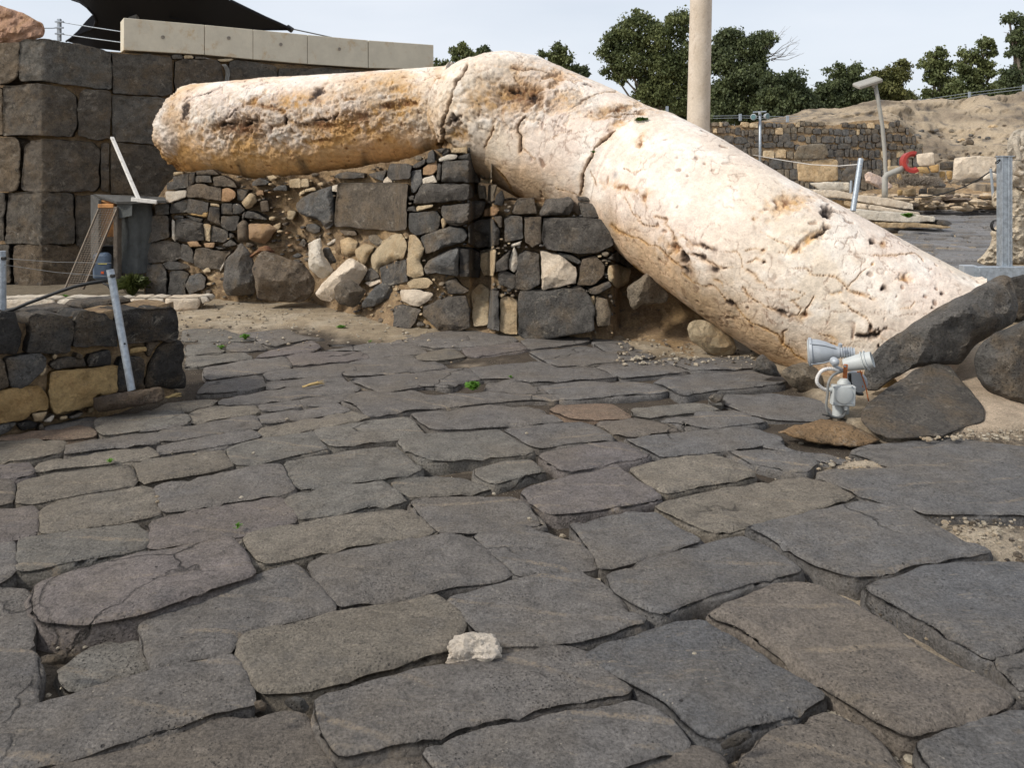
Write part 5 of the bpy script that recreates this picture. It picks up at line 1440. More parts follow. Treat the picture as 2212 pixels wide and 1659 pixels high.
# ------------------------------------------------------------------ twin floodlight on a short post
def z6(x, y, Y=5.3): return Vector(ray_at(1474.7 + x / 3, 433.7 + y / 3, Y))
fl = empty('floodlight', tuple(z6(1010, 1400)), 'pair of pale grey floodlights with a junction box by the column foot', 'floodlight')
hd = MB(); P0 = z6(812, 978, 5.38); ax = (z6(1085, 985, 5.30) - P0).normalized(); u = 1 / 3 * 5.3 / FOC
hd.lathe(P0, ax, [(0, 78 * u), (6 * u, 92 * u), (22 * u, 94 * u), (28 * u, 84 * u), (60 * u, 82 * u), (110 * u, 70 * u), (150 * u, 52 * u), (170 * u, 42 * u), (190 * u, 38 * u)], 36)
auto_smooth(hd.obj('lamp_head', M['alu'], fl), 40)
hd = MB()
for i in range(6):
    hd.lathe(P0 + ax * (186 + i * 15) * u, ax, [(0, 30 * u), (0, 38 * u), (7 * u, 38 * u), (7 * u, 30 * u), (15 * u, 30 * u)], 24)
hd.lathe(P0 + ax * 276 * u, ax, [(0, 34 * u), (8 * u, 34 * u), (10 * u, 20 * u)], 24)
auto_smooth(hd.obj('heat_sink', M['alu'], fl), 30)
hd = MB(); hd.lathe(P0 - ax * 3 * u, ax, [(0, 76 * u), (4 * u, 77 * u)], 30); hd.obj('lamp_glass', M['plastic'], fl)
hd = MB()
for a in range(4):
    q = math.pi / 4 + a * math.pi / 2; s1 = ax.cross(Vector((0, 0, 1))).normalized(); s2 = s1.cross(ax); off = s1 * math.cos(q) + s2 * math.sin(q)
    hd.tube([P0 + ax * 12 * u + off * 96 * u, P0 + ax * 90 * u + off * 82 * u, P0 + ax * 170 * u + off * 50 * u], 4 * u, 6)
hd.split('clamp', M['alu'], fl)
hd = MB(); hd.lathe(z6(990, 1045, 5.16), (0, -1, 0), [(-.03, 26 * u), (0, 26 * u), (.012, 20 * u), (.02, 10 * u)], 20); hd.lathe(z6(1020, 945, 5.25), (0, -.2, 1), [(0, 14 * u), (20 * u, 12 * u)], 14); hd.split('knob', M['alu'], fl, False, 40)
hd = MB(); hd.tube([z6(975, 1060, 5.2), z6(1000, 1080, 5.2), z6(1040, 1100, 5.22), z6(1050, 1110, 5.24)], 12 * u, 8); hd.obj('yoke', M['alu'], fl)
s0 = z6(1045, 1065, 5.28); a2 = (z6(1220, 1030, 5.2) - s0).normalized(); hd = MB()
hd.lathe(s0, a2, [(0, 30 * u), (4 * u, 40 * u), (60 * u, 46 * u), (115 * u, 52 * u), (118 * u, 62 * u), (124 * u, 62 * u), (127 * u, 52 * u), (134 * u, 52 * u), (137 * u, 63 * u), (143 * u, 63 * u), (146 * u, 53 * u), (178 * u, 50 * u), (178 * u, 44 * u), (160 * u, 40 * u)], 32)
auto_smooth(hd.obj('spotlight_barrel', M['plastic'], fl), 30)
hd = MB(); hd.box(z6(1054, 1105, 5.2), (26 * u, .008, 90 * u), Matrix.Rotation(math.radians(4), 3, 'Y'), .002); hd.obj('bracket', M['rust'], fl)
hd = MB(); hd.lathe(z6(1052, 1072, 5.195), (0, -1, 0), [(0, 7 * u), (4 * u, 7 * u)], 8); hd.obj('bolt', M['galv'], fl)
hd = MB(); hd.lathe(z6(1045, 1195, 5.3), (0, 0, 1), [(-230 * u, 32 * u), (-130 * u, 33 * u), (-60 * u, 42 * u), (-20 * u, 48 * u), (20 * u, 40 * u), (40 * u, 22 * u)], 24); auto_smooth(hd.obj('post_cap', M['plastic'], fl), 40)
hd = MB(); hd.lathe(z6(1008, 1395, 5.24), (0, 0, 1), [(0, 36 * u), (80 * u, 36 * u), (82 * u, 28 * u), (170 * u, 26 * u)], 20); auto_smooth(hd.obj('post', M['plastic'], fl), 40)
hd = MB(); hd.box(z6(1038, 1260, 5.18), (146 * u, .05, 128 * u), Matrix.Rotation(math.radians(3), 3, 'Y'), .006); hd.obj('junction_box', M['plastic'], fl)
hd = MB(); hd.lathe(z6(1045, 1260, 5.152), (0, -1, 0), [(0, 56 * u), (.004, 55 * u), (.007, 48 * u)], 36); auto_smooth(hd.obj('box_cover', M['plastic'], fl), 30)
hd = MB()
for x, y in ((980, 1208), (1098, 1208), (980, 1312), (1098, 1312)): hd.lathe(z6(x, y, 5.152), (0, -1, 0), [(0, 6 * u), (.003, 6 * u)], 8)
hd.split('screw', M['galv'], fl)
hd = MB(); hd.lathe(z6(968, 1225, 5.18), (-1, 0, 0), [(0, 16 * u), (14 * u, 16 * u), (14 * u, 11 * u), (32 * u, 11 * u)], 14); hd.lathe(z6(1058, 1325, 5.18), (0, 0, -1), [(0, 15 * u), (16 * u, 15 * u), (30 * u, 12 * u)], 14); hd.split('cable_gland', M['plastic'], fl, False, 30)
def ribbed(mb, pts, r, n=90):
    P = [Vector(p) for p in pts]; out = []
    for k in range(n):
        t = k / (n - 1) * (len(P) - 1); i = min(int(t), len(P) - 2); f = t - i
        p0, p1, p2, p3 = P[max(i - 1, 0)], P[i], P[i + 1], P[min(i + 2, len(P) - 1)]
        out.append(.5 * ((2 * p1) + (-p0 + p2) * f + (2 * p0 - 5 * p1 + 4 * p2 - p3) * f * f + (-p0 + 3 * p1 - 3 * p2 + p3) * f ** 3))
    mb.tube(out, [r * (1 if k % 2 else .8) for k in range(n)], 10); return mb
auto_smooth(ribbed(MB(), [z6(1010, 1102, 5.2), z6(960, 1088, 5.18), z6(905, 1100, 5.16), z6(875, 1140, 5.16), z6(872, 1180, 5.16), z6(905, 1215, 5.17), z6(935, 1228, 5.18)], 12 * u, 50).obj('conduit', M['conduit_white'], fl), 20)
ribbed(MB(), [z6(1030, 1105, 5.2), z6(975, 1130, 5.14), z6(945, 1180, 5.12), z6(938, 1260, 5.12), z6(930, 1330, 5.12), z6(945, 1380, 5.12), z6(990, 1405, 5.14), z6(1040, 1395, 5.18), z6(1060, 1350, 5.2)], 9 * u, 150).obj('conduit', M['conduit'], fl, smooth=True)
ribbed(MB(), [z6(1082, 1120, 5.34), z6(1085, 1170, 5.36), z6(1100, 1220, 5.36), z6(1130, 1250, 5.36), z6(1168, 1252, 5.36)], 11 * u, 60).obj('conduit', M['black'], fl, smooth=True)
hd = MB(); hd.lathe(z6(1120, 1175, 5.45), (-.55, -.8, -.1), [(-.04, 30 * u), (-.02, 72 * u), (0, 76 * u), (.008, 70 * u), (.012, 30 * u)], 28); auto_smooth(hd.obj('rear_lamp', M['alu'], fl), 40)
hd = MB(); hd.tube([z6(1130, 1110, 5.42), z6(1160, 1110, 5.42), z6(1168, 1210, 5.42)], 5 * u, 6); hd.tube([z6(1150, 1100, 5.4), z6(1185, 1200, 5.4), z6(1205, 1300, 5.38)], 4 * u, 6); hd.split('strap', M['rust'], fl)
hd = MB(); hd.tube([z6(905, 1385, 5.2), z6(960, 1398, 5.2), z6(1060, 1420, 5.2)], 5 * u, 6); hd.obj('cable', M['black'], fl, smooth=True)

# ------------------------------------------------------------------ right edge: barrier post, beam, carved capital on rubble
t = empty('barrier_post', ray_at(2166, 578, 8.4), 'square galvanised barrier post with wires standing on a steel beam at the right edge', 'post')
for x, w, dy in ((2166, .118, 0),):
    c0 = Vector(ray_at(2171, 338, 8.4)); c1 = Vector(ray_at(2167, 574, 8.4)); dd = c1 - c0; R = dd.to_track_quat('Z', 'Y').to_matrix()
    mb = MB(); mb.box((c0 + c1) / 2, (.012, .012, dd.length)); 
    L_ = dd.length; mid = (c0 + c1) / 2
    mb = MB()
    for ox, oy, sx, sy in ((-.045, 0, .010, .10), (.052, 0, .010, .10), (-.012, -.04, .058, .008), (.034, -.046, .03, .008), (0.018, -.052, .012, .014)):
        mb.box(mid + Vector((ox, oy, 0)), (sx, sy, L_), bev=.002)
    mb.obj('profile', M['galv'], t)
    mb = MB(); mb.box(c0 + Vector((0, 0, .004)), (.135, .12, .01), bev=.003); mb.obj('cap', M['galv'], t)
t2 = empty('steel_beam', ray_at(2160, 590, 8.35), 'flat galvanised steel beam lying behind the tip of the leaning slab', 'beam')
mb = MB(); mb.box(ray_at(2215, 590.5, 8.33), (1.01, .10, .145), Matrix.Rotation(math.radians(-.3), 3, 'Y'), .004); mb.obj('rail', M['galv'], t2)
mb = MB(); mb.box(ray_at(2091, 585, 8.42), (.14, .10, .12), bev=.004); mb.obj('end_plate', M['alu'], t2)
mb = MB(); [mb.lathe(Vector(ray_at(x, 578, 8.28)), (0, -1, 0), [(0, .008), (.004, .007)], 8) for x in (2088, 2108, 2160)]; mb.split('bolt', M['galv'], t2)
mb = MB()
for y in (346, 404, 467): mb.tube([ray_at(2182, y, 8.36), ray_at(2260, y + 1, 8.3)], .004, 6)
mb.tube([ray_at(2160, 344, 8.36), ray_at(2151, 350, 8.34), ray_at(2150, 353, 8.34), ray_at(2155, 352, 8.34), ray_at(2161, 346, 8.36)], .006, 6)
mb.split('wire', M['black'], t, True)
mb = MB(); ring = [Vector(ray_at(2150 + 10 * math.cos(a), 487 + 11 * math.sin(a), 8.6)) for a in np.linspace(.6, 5.2, 16)]; mb.tube(ring, .008, 6); mb.tube([p + Vector((.0, -.03, 0)) for p in ring[2:12]], .008, 6)
meta(mb.obj('cable', M['black'], smooth=True), 'coil of black cable peeping out behind the barrier post', 'cable')
# ledge the beam stands on
V = []; 
o = rock('rock', 'D', [2060, 600, 2120, 603, 2330, 603, 2330, 680, 2200, 690, 2100, 680, 2050, 640], 8.5, 'D', 'dark shaded stone ledge beneath the steel beam', None, .05, .3, thick=.6)
o = rock('limestone_block', 'Z6', [2140, 560, 2330, 560, 2330, 800, 2212, 790, 2170, 740, 2150, 640], 7.9, (.40, .30, .2), 'tan stone in the gap right of the leaning slab, under the beam', None, .1, .3, mat=M['lime'])
rock('rough_masonry', 'Z6', [1905, 385, 1940, 360, 1990, 300, 2010, 230, 1985, 210, 2040, 150, 2050, 60, 2000, 30, 2010, -50, 2060, -90, 2120, -110, 2340, -140, 2340, 420, 1960, 415, 1910, 400], 9.3, (.66, .56, .42), 'rough lump of cream rubble masonry behind the barrier post', None, .10, .3, mat=M['pale'], amp=.16, thick=.5, nsc=9, res=.025)
rock('carved_stone', 'T4', [1985, 780, 2020, 690, 2060, 630, 2120, 602, 2420, 590, 2420, 1500, 2050, 1350, 2040, 1100, 1990, 940], 9.2, (.64, .56, .45), 'carved limestone capital with leaf scrolls set on the cream masonry at the right edge', None, .08, .3, mat=M['pale'], amp=.12, thick=.4, nsc=8, res=.025)
mb = MB()
for pts in ([(2110, 690), (2100, 800), (2130, 900), (2150, 960), (2140, 1050), (2200, 1120)], [(2212, 640), (2190, 760), (2212, 830)], [(2130, 880), (2180, 850), (2230, 840)], [(2060, 1080), (2090, 1180), (2150, 1200), (2230, 1170)], [(2160, 1020), (2200, 980), (2240, 960)]):
    mb.tube([ray_at(1850.6 + x * .1634, 180.7 + y * .1634, 8.98) for x, y in pts], .03, 8)
p = bpy.data.objects['carved_stone']
for o in mb.split('carved_scroll', M['lime'], None, True): o.color = (.66, .58, .47, 1); o.parent = p; o.location = Vector(o.location) - Vector(p.location)

# ------------------------------------------------------------------ background right: street, steps, blocks
street = empty('side_street', (12, 22, 0), 'dark basalt paved street running away behind the column', kind='structure')
ang = math.radians(24); ca, sa = math.cos(ang), math.sin(ang); cnt = 0; v = 9.5; extraV = MB()
for row in range(70):
    dv = rnd.uniform(.42, .66); uu = -16 + rnd.uniform(0, .9)
    while uu < 12:
        du = rnd.uniform(.8, 1.5); cxu, cyv = uu + du / 2, v + dv / 2
        X = 10 + cxu * ca + (cyv - 16) * sa; Y = 16 - cxu * sa + (cyv - 16) * ca
        if 11.3 < Y < 37.5:
            px = CX + X * FOC / Y; py = CY + HC * FOC / Y
            if 1815 < px < 2240 and Y < 37.2 - (0 if px > 1930 else (1930 - px) * .1) and not (py < 500 and px < 1935) and not (py > 500 and px < 1935 - (py - 500)*.0 and py < 512 and px < 1950):
                L = []
                for a, b in ((uu + .03, v + .03), (uu + du - .03, v + .03), (uu + du - .04, v + dv - .03), (uu + .04, v + dv - .03)):
                    a += rnd.uniform(-.05, .05); b += rnd.uniform(-.03, .03); L.append((10 + a * ca + (b - 16) * sa, 16 - a * sa + (b - 16) * ca))
                z = rnd.uniform(-.02, .03); c = np.mean(L, 0); V = []; tx, ty = rnd.uniform(-.05, .05), rnd.uniform(-.10, .06)
                for sc_, zz in ((1.0, -.15), (1.0, -.035), (.93, 0)): V += [(c[0] + (p[0] - c[0]) * sc_, c[1] + (p[1] - c[1]) * sc_, zz + z + (p[0] - c[0]) * tx + (p[1] - c[1]) * ty) for p in L]
                F = [(8, 9, 10, 11)] + [(k * 4 + i, k * 4 + (i + 1) % 4, k * 4 + 4 + (i + 1) % 4, k * 4 + 4 + i) for k in (0, 1) for i in range(4)]
                f = rnd.uniform(.75, 1.2)
                if cnt < 290: mesh_obj('paving_stone', V, F, M['paver'], street, False, (.175 * f, .17 * f, .168 * f)); cnt += 1
                else: extraV.add(V, F)
        uu += du
    v += dv
if extraV.V:
    o = extraV.obj('far_paving', M['paver'], street, color=(.175, .17, .168)); o['kind'] = 'stuff'

steps = empty('stone_steps', (9.5, 21, 0), 'low run of pale limestone steps between the column and the far street', 'steps')
ST = '''
w 1130 960 1270 985 1500 990 1650 1030 1650 1085 1350 1062
w 1700 1036 1950 1060 2212 1110 2320 1135 2320 1200 2180 1188 1700 1112
l 1686 1118 1818 1140 1812 1196 1680 1190
w 1824 1142 2212 1208 2400 1235 2400 1255 2100 1240 1824 1200
l 1560 1100 1675 1116 1675 1190 1560 1150
w 1660 1205 1900 1212 2300 1248 2560 1280 2560 1330 2300 1345 1830 1320 1660 1260
l 1880 1335 2000 1340 2420 1352 2740 1385 2740 1410 2400 1402 2000 1404 1900 1370
g 2580 1310 2700 1320 2760 1360 2700 1385 2580 1370
'''
for k, o, p in parse('T3', ST):
    m, c = pal(k, .08); Yb = 21.5 if p[:, 1].max() > 216.9 + 1300 * .196 else (22.5 if p[:, 1].max() > 216.9 + 1205 * .196 else 23.5)
    upright(p, Yb, steps, m, c, thick=.9, r=.02, amp=.03, facet=.0, jag=.015, name='step_stone', soft=.5)
# far masonry wall
fw = empty('far_wall', (14, 38, 0), 'long ruined basalt wall in courses across the background', 'wall')
FWY = lambda px, py: 37.5 + (px - 1700) * .004 + (400 - py) * .006
rows = [(262, 275), (275, 290), (290, 308), (308, 321), (321, 341), (341, 364), (364, 388), (388, 412), (412, 440)]
tops = interp([(1500, 262), (1537, 264), (1590, 268), (1640, 258), (1700, 262), (1760, 262), (1800, 268), (1850, 258), (1900, 255), (1940, 262), (1965, 280), (1990, 310), (2010, 350)])
nst = 0
for ri, (ya, yb) in enumerate(rows):
    x = 1500 + rnd.uniform(0, 12)
    while x < 1985:
        w = rnd.choice([rnd.uniform(7, 13), rnd.uniform(12, 19), rnd.uniform(18, 30)]) if x < 1895 and 1 < ri < 7 else rnd.uniform(7, 20); h = yb - ya; wv = 2.6 * math.sin(x * .031 + ri * 1.3) + 1.4 * math.sin(x * .09 + ri)
        a, b, cy0, cy1 = x + .4, x + w - .4, ya + wv + rnd.uniform(-1.2, 2.6), yb + wv + rnd.uniform(-2.2, 1.2)
        if cy0 > tops(x + w / 2) - 5 and not (x < 1560 + (ya - 300) * 1.3 and ya > 330):
            kk = .5 + .5 * math.sin(x * .021 + ri * .9) * .6 + rnd.uniform(-.3, .3); col = 'd' if kk < .62 else ('g' if kk < .86 else 't')
            if ri < 2: col = rnd.choice('tlgbdd')
            if 4 <= ri and x < 1740: col = rnd.choice('ttlgd')
            if x > 1890: col = rnd.choice('dgtbdl'); 
            p = np.array([(a, cy0 + rnd.uniform(0, 1.5)), ((a + b) / 2, cy0), (b, cy0 + rnd.uniform(0, 2)), (b + rnd.uniform(-1, .5), cy1), (a + rnd.uniform(-.5, 1), cy1)])
            if nst < 285: 
                m, c = pal(col, .15); upright(p, FWY, fw, m, c, thick=.35, r=.035, amp=.03, facet=.2, jag=.01, res=.13, off=rnd.uniform(-.05, .06)); nst += 1
        x += w
mb = MB(); V = []
for i, px in enumerate(np.arange(1490, 2000, 8)):
    for t_, py in ((0, tops(px) + 3), (1, 460)): V.append(ray_at(px, py, FWY(px, py) + .1))
    q = ray_at(px, tops(px) + 3, FWY(px, 0) + 1.2); V.append(q)
n_ = len(V) // 3; mb.add([V[i * 3 + j] for i in range(n_) for j in (1, 0, 2)], [tuple(f) for f in grid_faces(n_, 3)]); mb.obj('wall_core', M['bank'], fw)
# hill of bare earth behind
HT = interp([(1640, 272), (1690, 262), (1725, 248), (1745, 243), (1800, 240), (1850, 228), (1890, 219), (1960, 222), (2040, 226), (2070, 224), (2100, 215), (2150, 209), (2212, 203), (2400, 190), (2800, 200)])
HB = interp([(1640, 285), (1800, 290), (1890, 300), (1940, 330), (1975, 390), (2020, 408), (2400, 415), (2800, 420)])
xs = np.concatenate([np.arange(1640, 2300, 3), np.arange(2300, 2900, 20)]); rowsV = []
for px in xs:
    col = [(*ray_at(px, HT(px), 75)[:2], -.2), ray_at(px, HT(px) + 3, 68)]
    for t_ in np.linspace(0, 1, 70):
        py = HT(px) + (HB(px) - HT(px)) * t_ ** .9; Y = 54 - np.interp(px, [1640, 1900, 1990], [12.0, 12.5, 15.5]) * t_ ** .8; col.append(ray_at(px, py, Y))
    col.append((col[-1][0], col[-1][1] - .1, -.2)); rowsV.append(col)
V = np.array(rowsV); nu, nv = V.shape[:2]; V = V.reshape(-1, 3)
led = ridge(V * np.array([.35, .35, 1.6]), .9, 5, 200); n = led * .5 + fbm(V, .9, 5, 210) * .35; V[:, 1] -= n * 1.5; V[:, 2] += fbm(V, .5, 4, 220) * .3 + led * .22 + ridge(V * np.array([.6, .6, 3.0]), 1.1, 4, 221) * .12
o = mesh_obj('hill', V, grid_faces(nu, nv), M['earth'], recenter=False); fix_normals(o.data)
f = np.clip(.5 + fbm(V, .5, 5, 230) * 1.5 + led * .3, 0, 1)[:, None]; C = np.array([.16, .125, .09]) * (1 - f) + np.array([.39, .31, .215]) * f
g = np.clip(fbm(V * np.array([1, 1, 2.5]), 1.6, 5, 240) * 4 - .5 - led * .6, 0, .85)[:, None]; C = C * (1 - g) + np.array([.12, .105, .09]) * g; set_col(o.data, C)
hill = meta(o, 'bare tan earth slope rising behind the far wall', kind='structure')
for i in range(170):
    px = rnd.uniform(1850, 2200); f_ = rnd.uniform(.25, .97); ty, by = HT(px), HB(px); py = ty + (by - ty) * f_ ** .9
    Y = 54 - np.interp(px, [1640, 1900, 1990], [12.0, 12.5, 15.5]) * f_ ** .8 - .95; s_ = rnd.uniform(2, 6.5) * (1 + (rnd.random() < .12) * 1.2); q = np.array([(px + math.cos(a) * s_ * rnd.uniform(.8, 1.5), py + math.sin(a) * s_ * rnd.uniform(.5, .8)) for a in np.linspace(0, 6.28, 7)[:-1]])
    m, c = pal(rnd.choice('dggtblt')); upright(q, Y, hill, m, c, thick=.1, r=.03, amp=.05, facet=.6, bulge=.12, jag=.02, rock=True, name='stone', res=.08)
BG = 'stone blocks standing before the far wall'
def blk(key, pts, Y, k, label, th=.5, b=.03, f=0): 
    return rock('stone_block', key, pts, Y, k, label, BG, b, f, r=.03, amp=.06, thick=th, nsc=3, soft=.7)
blk('T3', [1010,600,1050,500,1180,480,1355,478,1390,600,1330,642,1010,655], 29.9, 't', 'mossy projecting cap block on top of the big pedestal block', .8)
blk('T3', [1040,690,1100,668,1430,640,1490,660,1490,880,1300,900,1050,885], 30, 'l', 'big tan pedestal block carrying a mossy cap, left of the leaning bollard', .8)
blk('T3', [1530,800,1600,720,1720,700,1760,740,1740,900,1520,900], 29, 'g', 'round topped grey and tan block behind the leaning bollard', .5)
blk('T3', [1170,910,1360,895,1620,900,1620,1000,1300,995], 27, 'w', 'long low limestone slab at the foot of the pedestal block', .8)
blk('T4', [98,1200,160,1158,350,1240,480,1350,475,1378,400,1390,300,1385,210,1340,120,1300], 28, (.62, .50, .42), 'pinkish white broken fragment lying left of the grey lamp pole') if 0 else rock('limestone_block', 'T4', [98,1200,160,1158,350,1240,480,1350,475,1378,400,1390,300,1385,210,1340,120,1300], 28, (.62, .48, .40), 'pinkish white broken fragment lying beside the grey lamp pole', BG, .2, .6, mat=M['lime'], amp=.06)
blk('T4', [790, 930, 1020, 904, 1032, 1080, 830, 1090, 795, 1040], 34, 'w', 'white squared block right of the red ring')
blk('T4', [790, 1100, 930, 1095, 980, 1182, 830, 1182], 34, 'y', 'small yellowish block under the white squared block')
blk('T4', [945, 1092, 1090, 1060, 1085, 1165, 990, 1180], 34, 'y', 'wedge shaped yellow stone beside the small yellowish block')
blk('T4', [1098, 1036, 1280, 1020, 1272, 1138, 1100, 1142], 34.2, 'd', 'dark basalt block left of the big hollowed limestone block')
blk('T4', [1092, 1155, 1170, 1155, 1175, 1278, 1096, 1270], 34.2, 'y', 'narrow yellow upright block below the dark basalt block')
blk('T4', [1182, 1150, 1268, 1150, 1260, 1272, 1192, 1272], 34.2, 'y', 'narrow yellow block touching the big hollowed limestone block')
blk('T4', [1285, 990, 1330, 975, 1600, 950, 1850, 978, 1845, 1100, 1780, 1235, 1400, 1262, 1360, 1280, 1268, 1262], 33, 'w', 'big hollowed limestone block left of the barrier post', .8, .12, .3)
blk('T4', [400, 1090, 560, 1085, 620, 1120, 420, 1180], 35, 'l', 'tan block behind the bent red lamp arm')
blk('T4', [530, 1192, 590, 1190, 602, 1290, 528, 1290], 34.5, 'y', 'small yellow stone below the red ring')
blk('T4', [405, 1200, 520, 1190, 515, 1305, 430, 1310], 34.5, 't', 'grey tan block right of the lamp pole')
blk('T4', [620, 1190, 820, 1185, 830, 1290, 615, 1290], 34.7, 't', 'brownish block below and right of the red ring')
blk('T4', [1665, 1240, 1760, 1180, 1870, 1170, 1870, 1250, 1680, 1280], 31, 'w', 'pale slab leaning at the foot of the hollowed block')
blk('T4', [1370, 1265, 1480, 1240, 1660, 1250, 1600, 1300, 1400, 1320], 31, 'b', 'brown slab in front of the hollowed block')
for i, (q, k) in enumerate(([530,1402,602,1392,612,1470,540,1482],'y'),) if 0 else []: pass
blk('T4', [530, 1402, 602, 1392, 612, 1470, 540, 1482], 30.5, 'y', 'small yellow block at the left end of the low row beyond the rope')
blk('T4', [612, 1402, 780, 1380, 790, 1470, 620, 1484], 30.5, 'l', 'tan block second in the low row beyond the rope')
blk('T4', [822, 1392, 930, 1378, 930, 1492, 822, 1480], 30.5, 'g', 'grey block third in the low row beyond the rope')
blk('T4', [940, 1380, 1150, 1372, 1305, 1370, 1290, 1470, 940, 1492], 30.5, 't', 'long tan block at the right end of the low row beyond the rope')
# rubble strewn before the street
mb = MB(); mbl = MB()
for i in range(520):
    px = rnd.uniform(1870, 2180); py = rnd.uniform(422, 449); Y = rnd.uniform(29, 37); z = HC - (py - CY) * Y / FOC; X = (px - CX) * Y / FOC
    s = rnd.uniform(.07, .3); sx, sy, sz = s * rnd.uniform(.8, 1.7), s, s * rnd.uniform(.25, .55); V = []
    a = rnd.uniform(0, 6.28)
    for zz, q in ((-1, .7), (0, 1), (.8, .6)):
        for k in range(6):
            t_ = a + k * 1.047; V.append((X + math.cos(t_) * sx * q * rnd.uniform(.8, 1.2), Y + math.sin(t_) * sy * q, z + zz * sz * rnd.uniform(.7, 1.2)))
    F = [tuple(range(6))[::-1], tuple(range(12, 18))] + [(k * 6 + j, k * 6 + (j + 1) % 6, k * 6 + 6 + (j + 1) % 6, k * 6 + 6 + j) for k in (0, 1) for j in range(6)]
    (mb if rnd.random() < .68 else mbl).add(V, F)
o = mb.obj('rubble', M['pebble'], color=(.54, .43, .30)); meta(o, 'scattered pale flat stones on the slope beyond the far street', kind='stuff')
o = mbl.obj('rubble', M['basalt'], color=(.17, .13, .1)); meta(o, 'scattered dark stones among the pale ones beyond the far street', kind='stuff')
V = []; xs = np.arange(1830, 2300, 6)
for px in xs:
    for py, Y in ((452, 34), (446, 36.5), (436, 37), (424, 37.5), (408, 38.3), (395, 39)): V.append(ray_at(px, py, Y))
V = np.array(V); V[:, 2] += fbm(V, 1.2, 4, 250) * .15; o = mesh_obj('stony_slope', V, grid_faces(len(xs), 6), M['bank'], recenter=False); fix_normals(o.data); meta(o, 'stony foot of the hill beyond the far street', kind='structure')
# dry bush
mb = MB()
for i in range(420):
    px, py = rnd.gauss(1980, 26), 395 - abs(rnd.gauss(0, 7)); q = Vector(ray_at(px, py + 6, 30 + rnd.uniform(-.4, .4))); dv = Vector((rnd.gauss(0, .25), rnd.gauss(0, .2), rnd.uniform(.05, .3)))
    mb.tube([q, q + dv * .5 + Vector((rnd.gauss(0, .03), 0, 0)), q + dv], [.012, .008, .003], 3, False)
meta(mb.obj('dry_bush', M['bark']), 'dry leafless brush before the blocks under the red ring', 'bush')

# ------------------------------------------------------------------ lamps, bollards, ropes in the background
YL = 24.5
t = empty('lamp_post', ray_at(1911, 426, YL), 'tall grey lamp post with a tilted flat rectangular head', 'lamp post')
def lp(x, y, Y=YL): return Vector(ray_at(1850.6 + x * .1634, 180.7 + y * .1634, Y))
mb = MB(); mb.tube([lp(372, 1500), lp(384, 1200), lp(370, 900), lp(340, 560), lp(290, 250), lp(245, 20)], .058, 12); mb.obj('pole', M['grey_paint'], t, smooth=True)
hc = Vector(ray_at(1874, 178, YL)); mb = MB(); R = Matrix.Rotation(math.radians(-18), 3, 'Y') @ Matrix.Rotation(math.radians(20), 3, 'X'); mb.box(hc, (.76, .42, .12), R, .03); mb.obj('lamp_head', M['grey_paint'], t)
mb = MB(); mb.box(hc + R @ Vector((0, 0, -.065)), (.6, .3, .02), R, .005); mb.obj('lamp_glass', M['lens'], t)
mb = MB(); mb.box(lp(235, 10), (.14, .12, .16), R, .01); mb.obj('joint', M['grey_paint'], t)
t = empty('red_lamp', ray_at(1911, 428, YL - .3), 'bent grey pipe ending in a red ring shaped lamp housing', 'lamp')
mb = MB(); mb.tube([lp(372, 1505, YL - .3), lp(372, 1380, YL - .3), lp(372, 1240, YL - .3), lp(395, 1205, YL - .3), lp(480, 1170, YL - .3), lp(560, 1135, YL - .3), lp(620, 1110, YL - .3)], .085, 14); mb.obj('pipe', M['grey_paint'], t, smooth=True)
rc = lp(715, 1035, YL - .3); mb = MB(); V = []; n_ = 40; ux = Vector((1, 0, 0)); uz = Vector((0, 0, 1))
for k in range(n_):
    a = math.radians(70 + 235 * k / (n_ - 1)); dirv = Vector((math.cos(a) * .92, 0, math.sin(a)))
    for rr, yy in ((.33, -.16), (.29, .16), (.20, .12), (.17, -.10), (.24, -.17)): V.append(rc + dirv * rr + Vector((0, yy, 0)) )
F = [tuple(f) for f in grid_faces(n_, 5, True)] + [(0, 1, 2, 3, 4), tuple((n_ - 1) * 5 + j for j in range(5))[::-1]]
mb.add(V, F); mb.obj('ring', M['red'], t, smooth=False)
mb = MB(); mb.lathe(rc + Vector((-.12, .1, .03)), (.5, -.85, .1), [(-.08, .05), (0, .1), (.05, .1), (.06, .05)], 16); mb.obj('bulb_holder', M['red'], t)
t = empty('floodlight_pole', ray_at(1643, 348, 33), 'thin grey pole carrying two round floodlights on a crossbar', 'floodlight')
def t3(x, y, Y): return Vector(ray_at(1518 + x * .19608, 216.9 + y * .19608, Y))
mb = MB(); mb.tube([t3(630, 900, 33), t3(632, 150, 33)], .05, 10); mb.obj('pole', M['galv'], t, smooth=True)
mb = MB(); mb.tube([t3(555, 128, 33), t3(700, 120, 33)], .03, 8); mb.obj('crossbar', M['galv'], t)
for x, y, dx in ((560, 180, -.6), (710, 172, .5)):
    mb = MB(); mb.lathe(t3(x, y, 32.9), (dx, -.8, -.1), [(-.16, .04), (-.1, .1), (0, .13), (.02, .13), (.02, .11)], 20); o = mb.obj('lamp_head', M['alu'], t, smooth=True)
    mb = MB(); mb.lathe(t3(x, y, 32.9) + Vector((dx * .02, -.02, 0)), (dx, -.8, -.1), [(0, .1), (.012, .1)], 16); g = mb.obj('lamp_glass', M['lens'], t)
mb = MB(); mb.lathe(t3(628, 135, 32.95), (0, 0, 1), [(-.06, .06), (.06, .06)], 12); mb.obj('joint', M['alu'], t)
post_obj('bollard', [t3(1655, 1215, 17), t3(1742, 640, 17.2)], .055, 'dark leaning steel bollard beyond the top of the sloping column')
post_obj('bollard', [t3(1628, 1020, 22), t3(1636, 880, 22)], .03, 'short thin stake left of the leaning bollard')
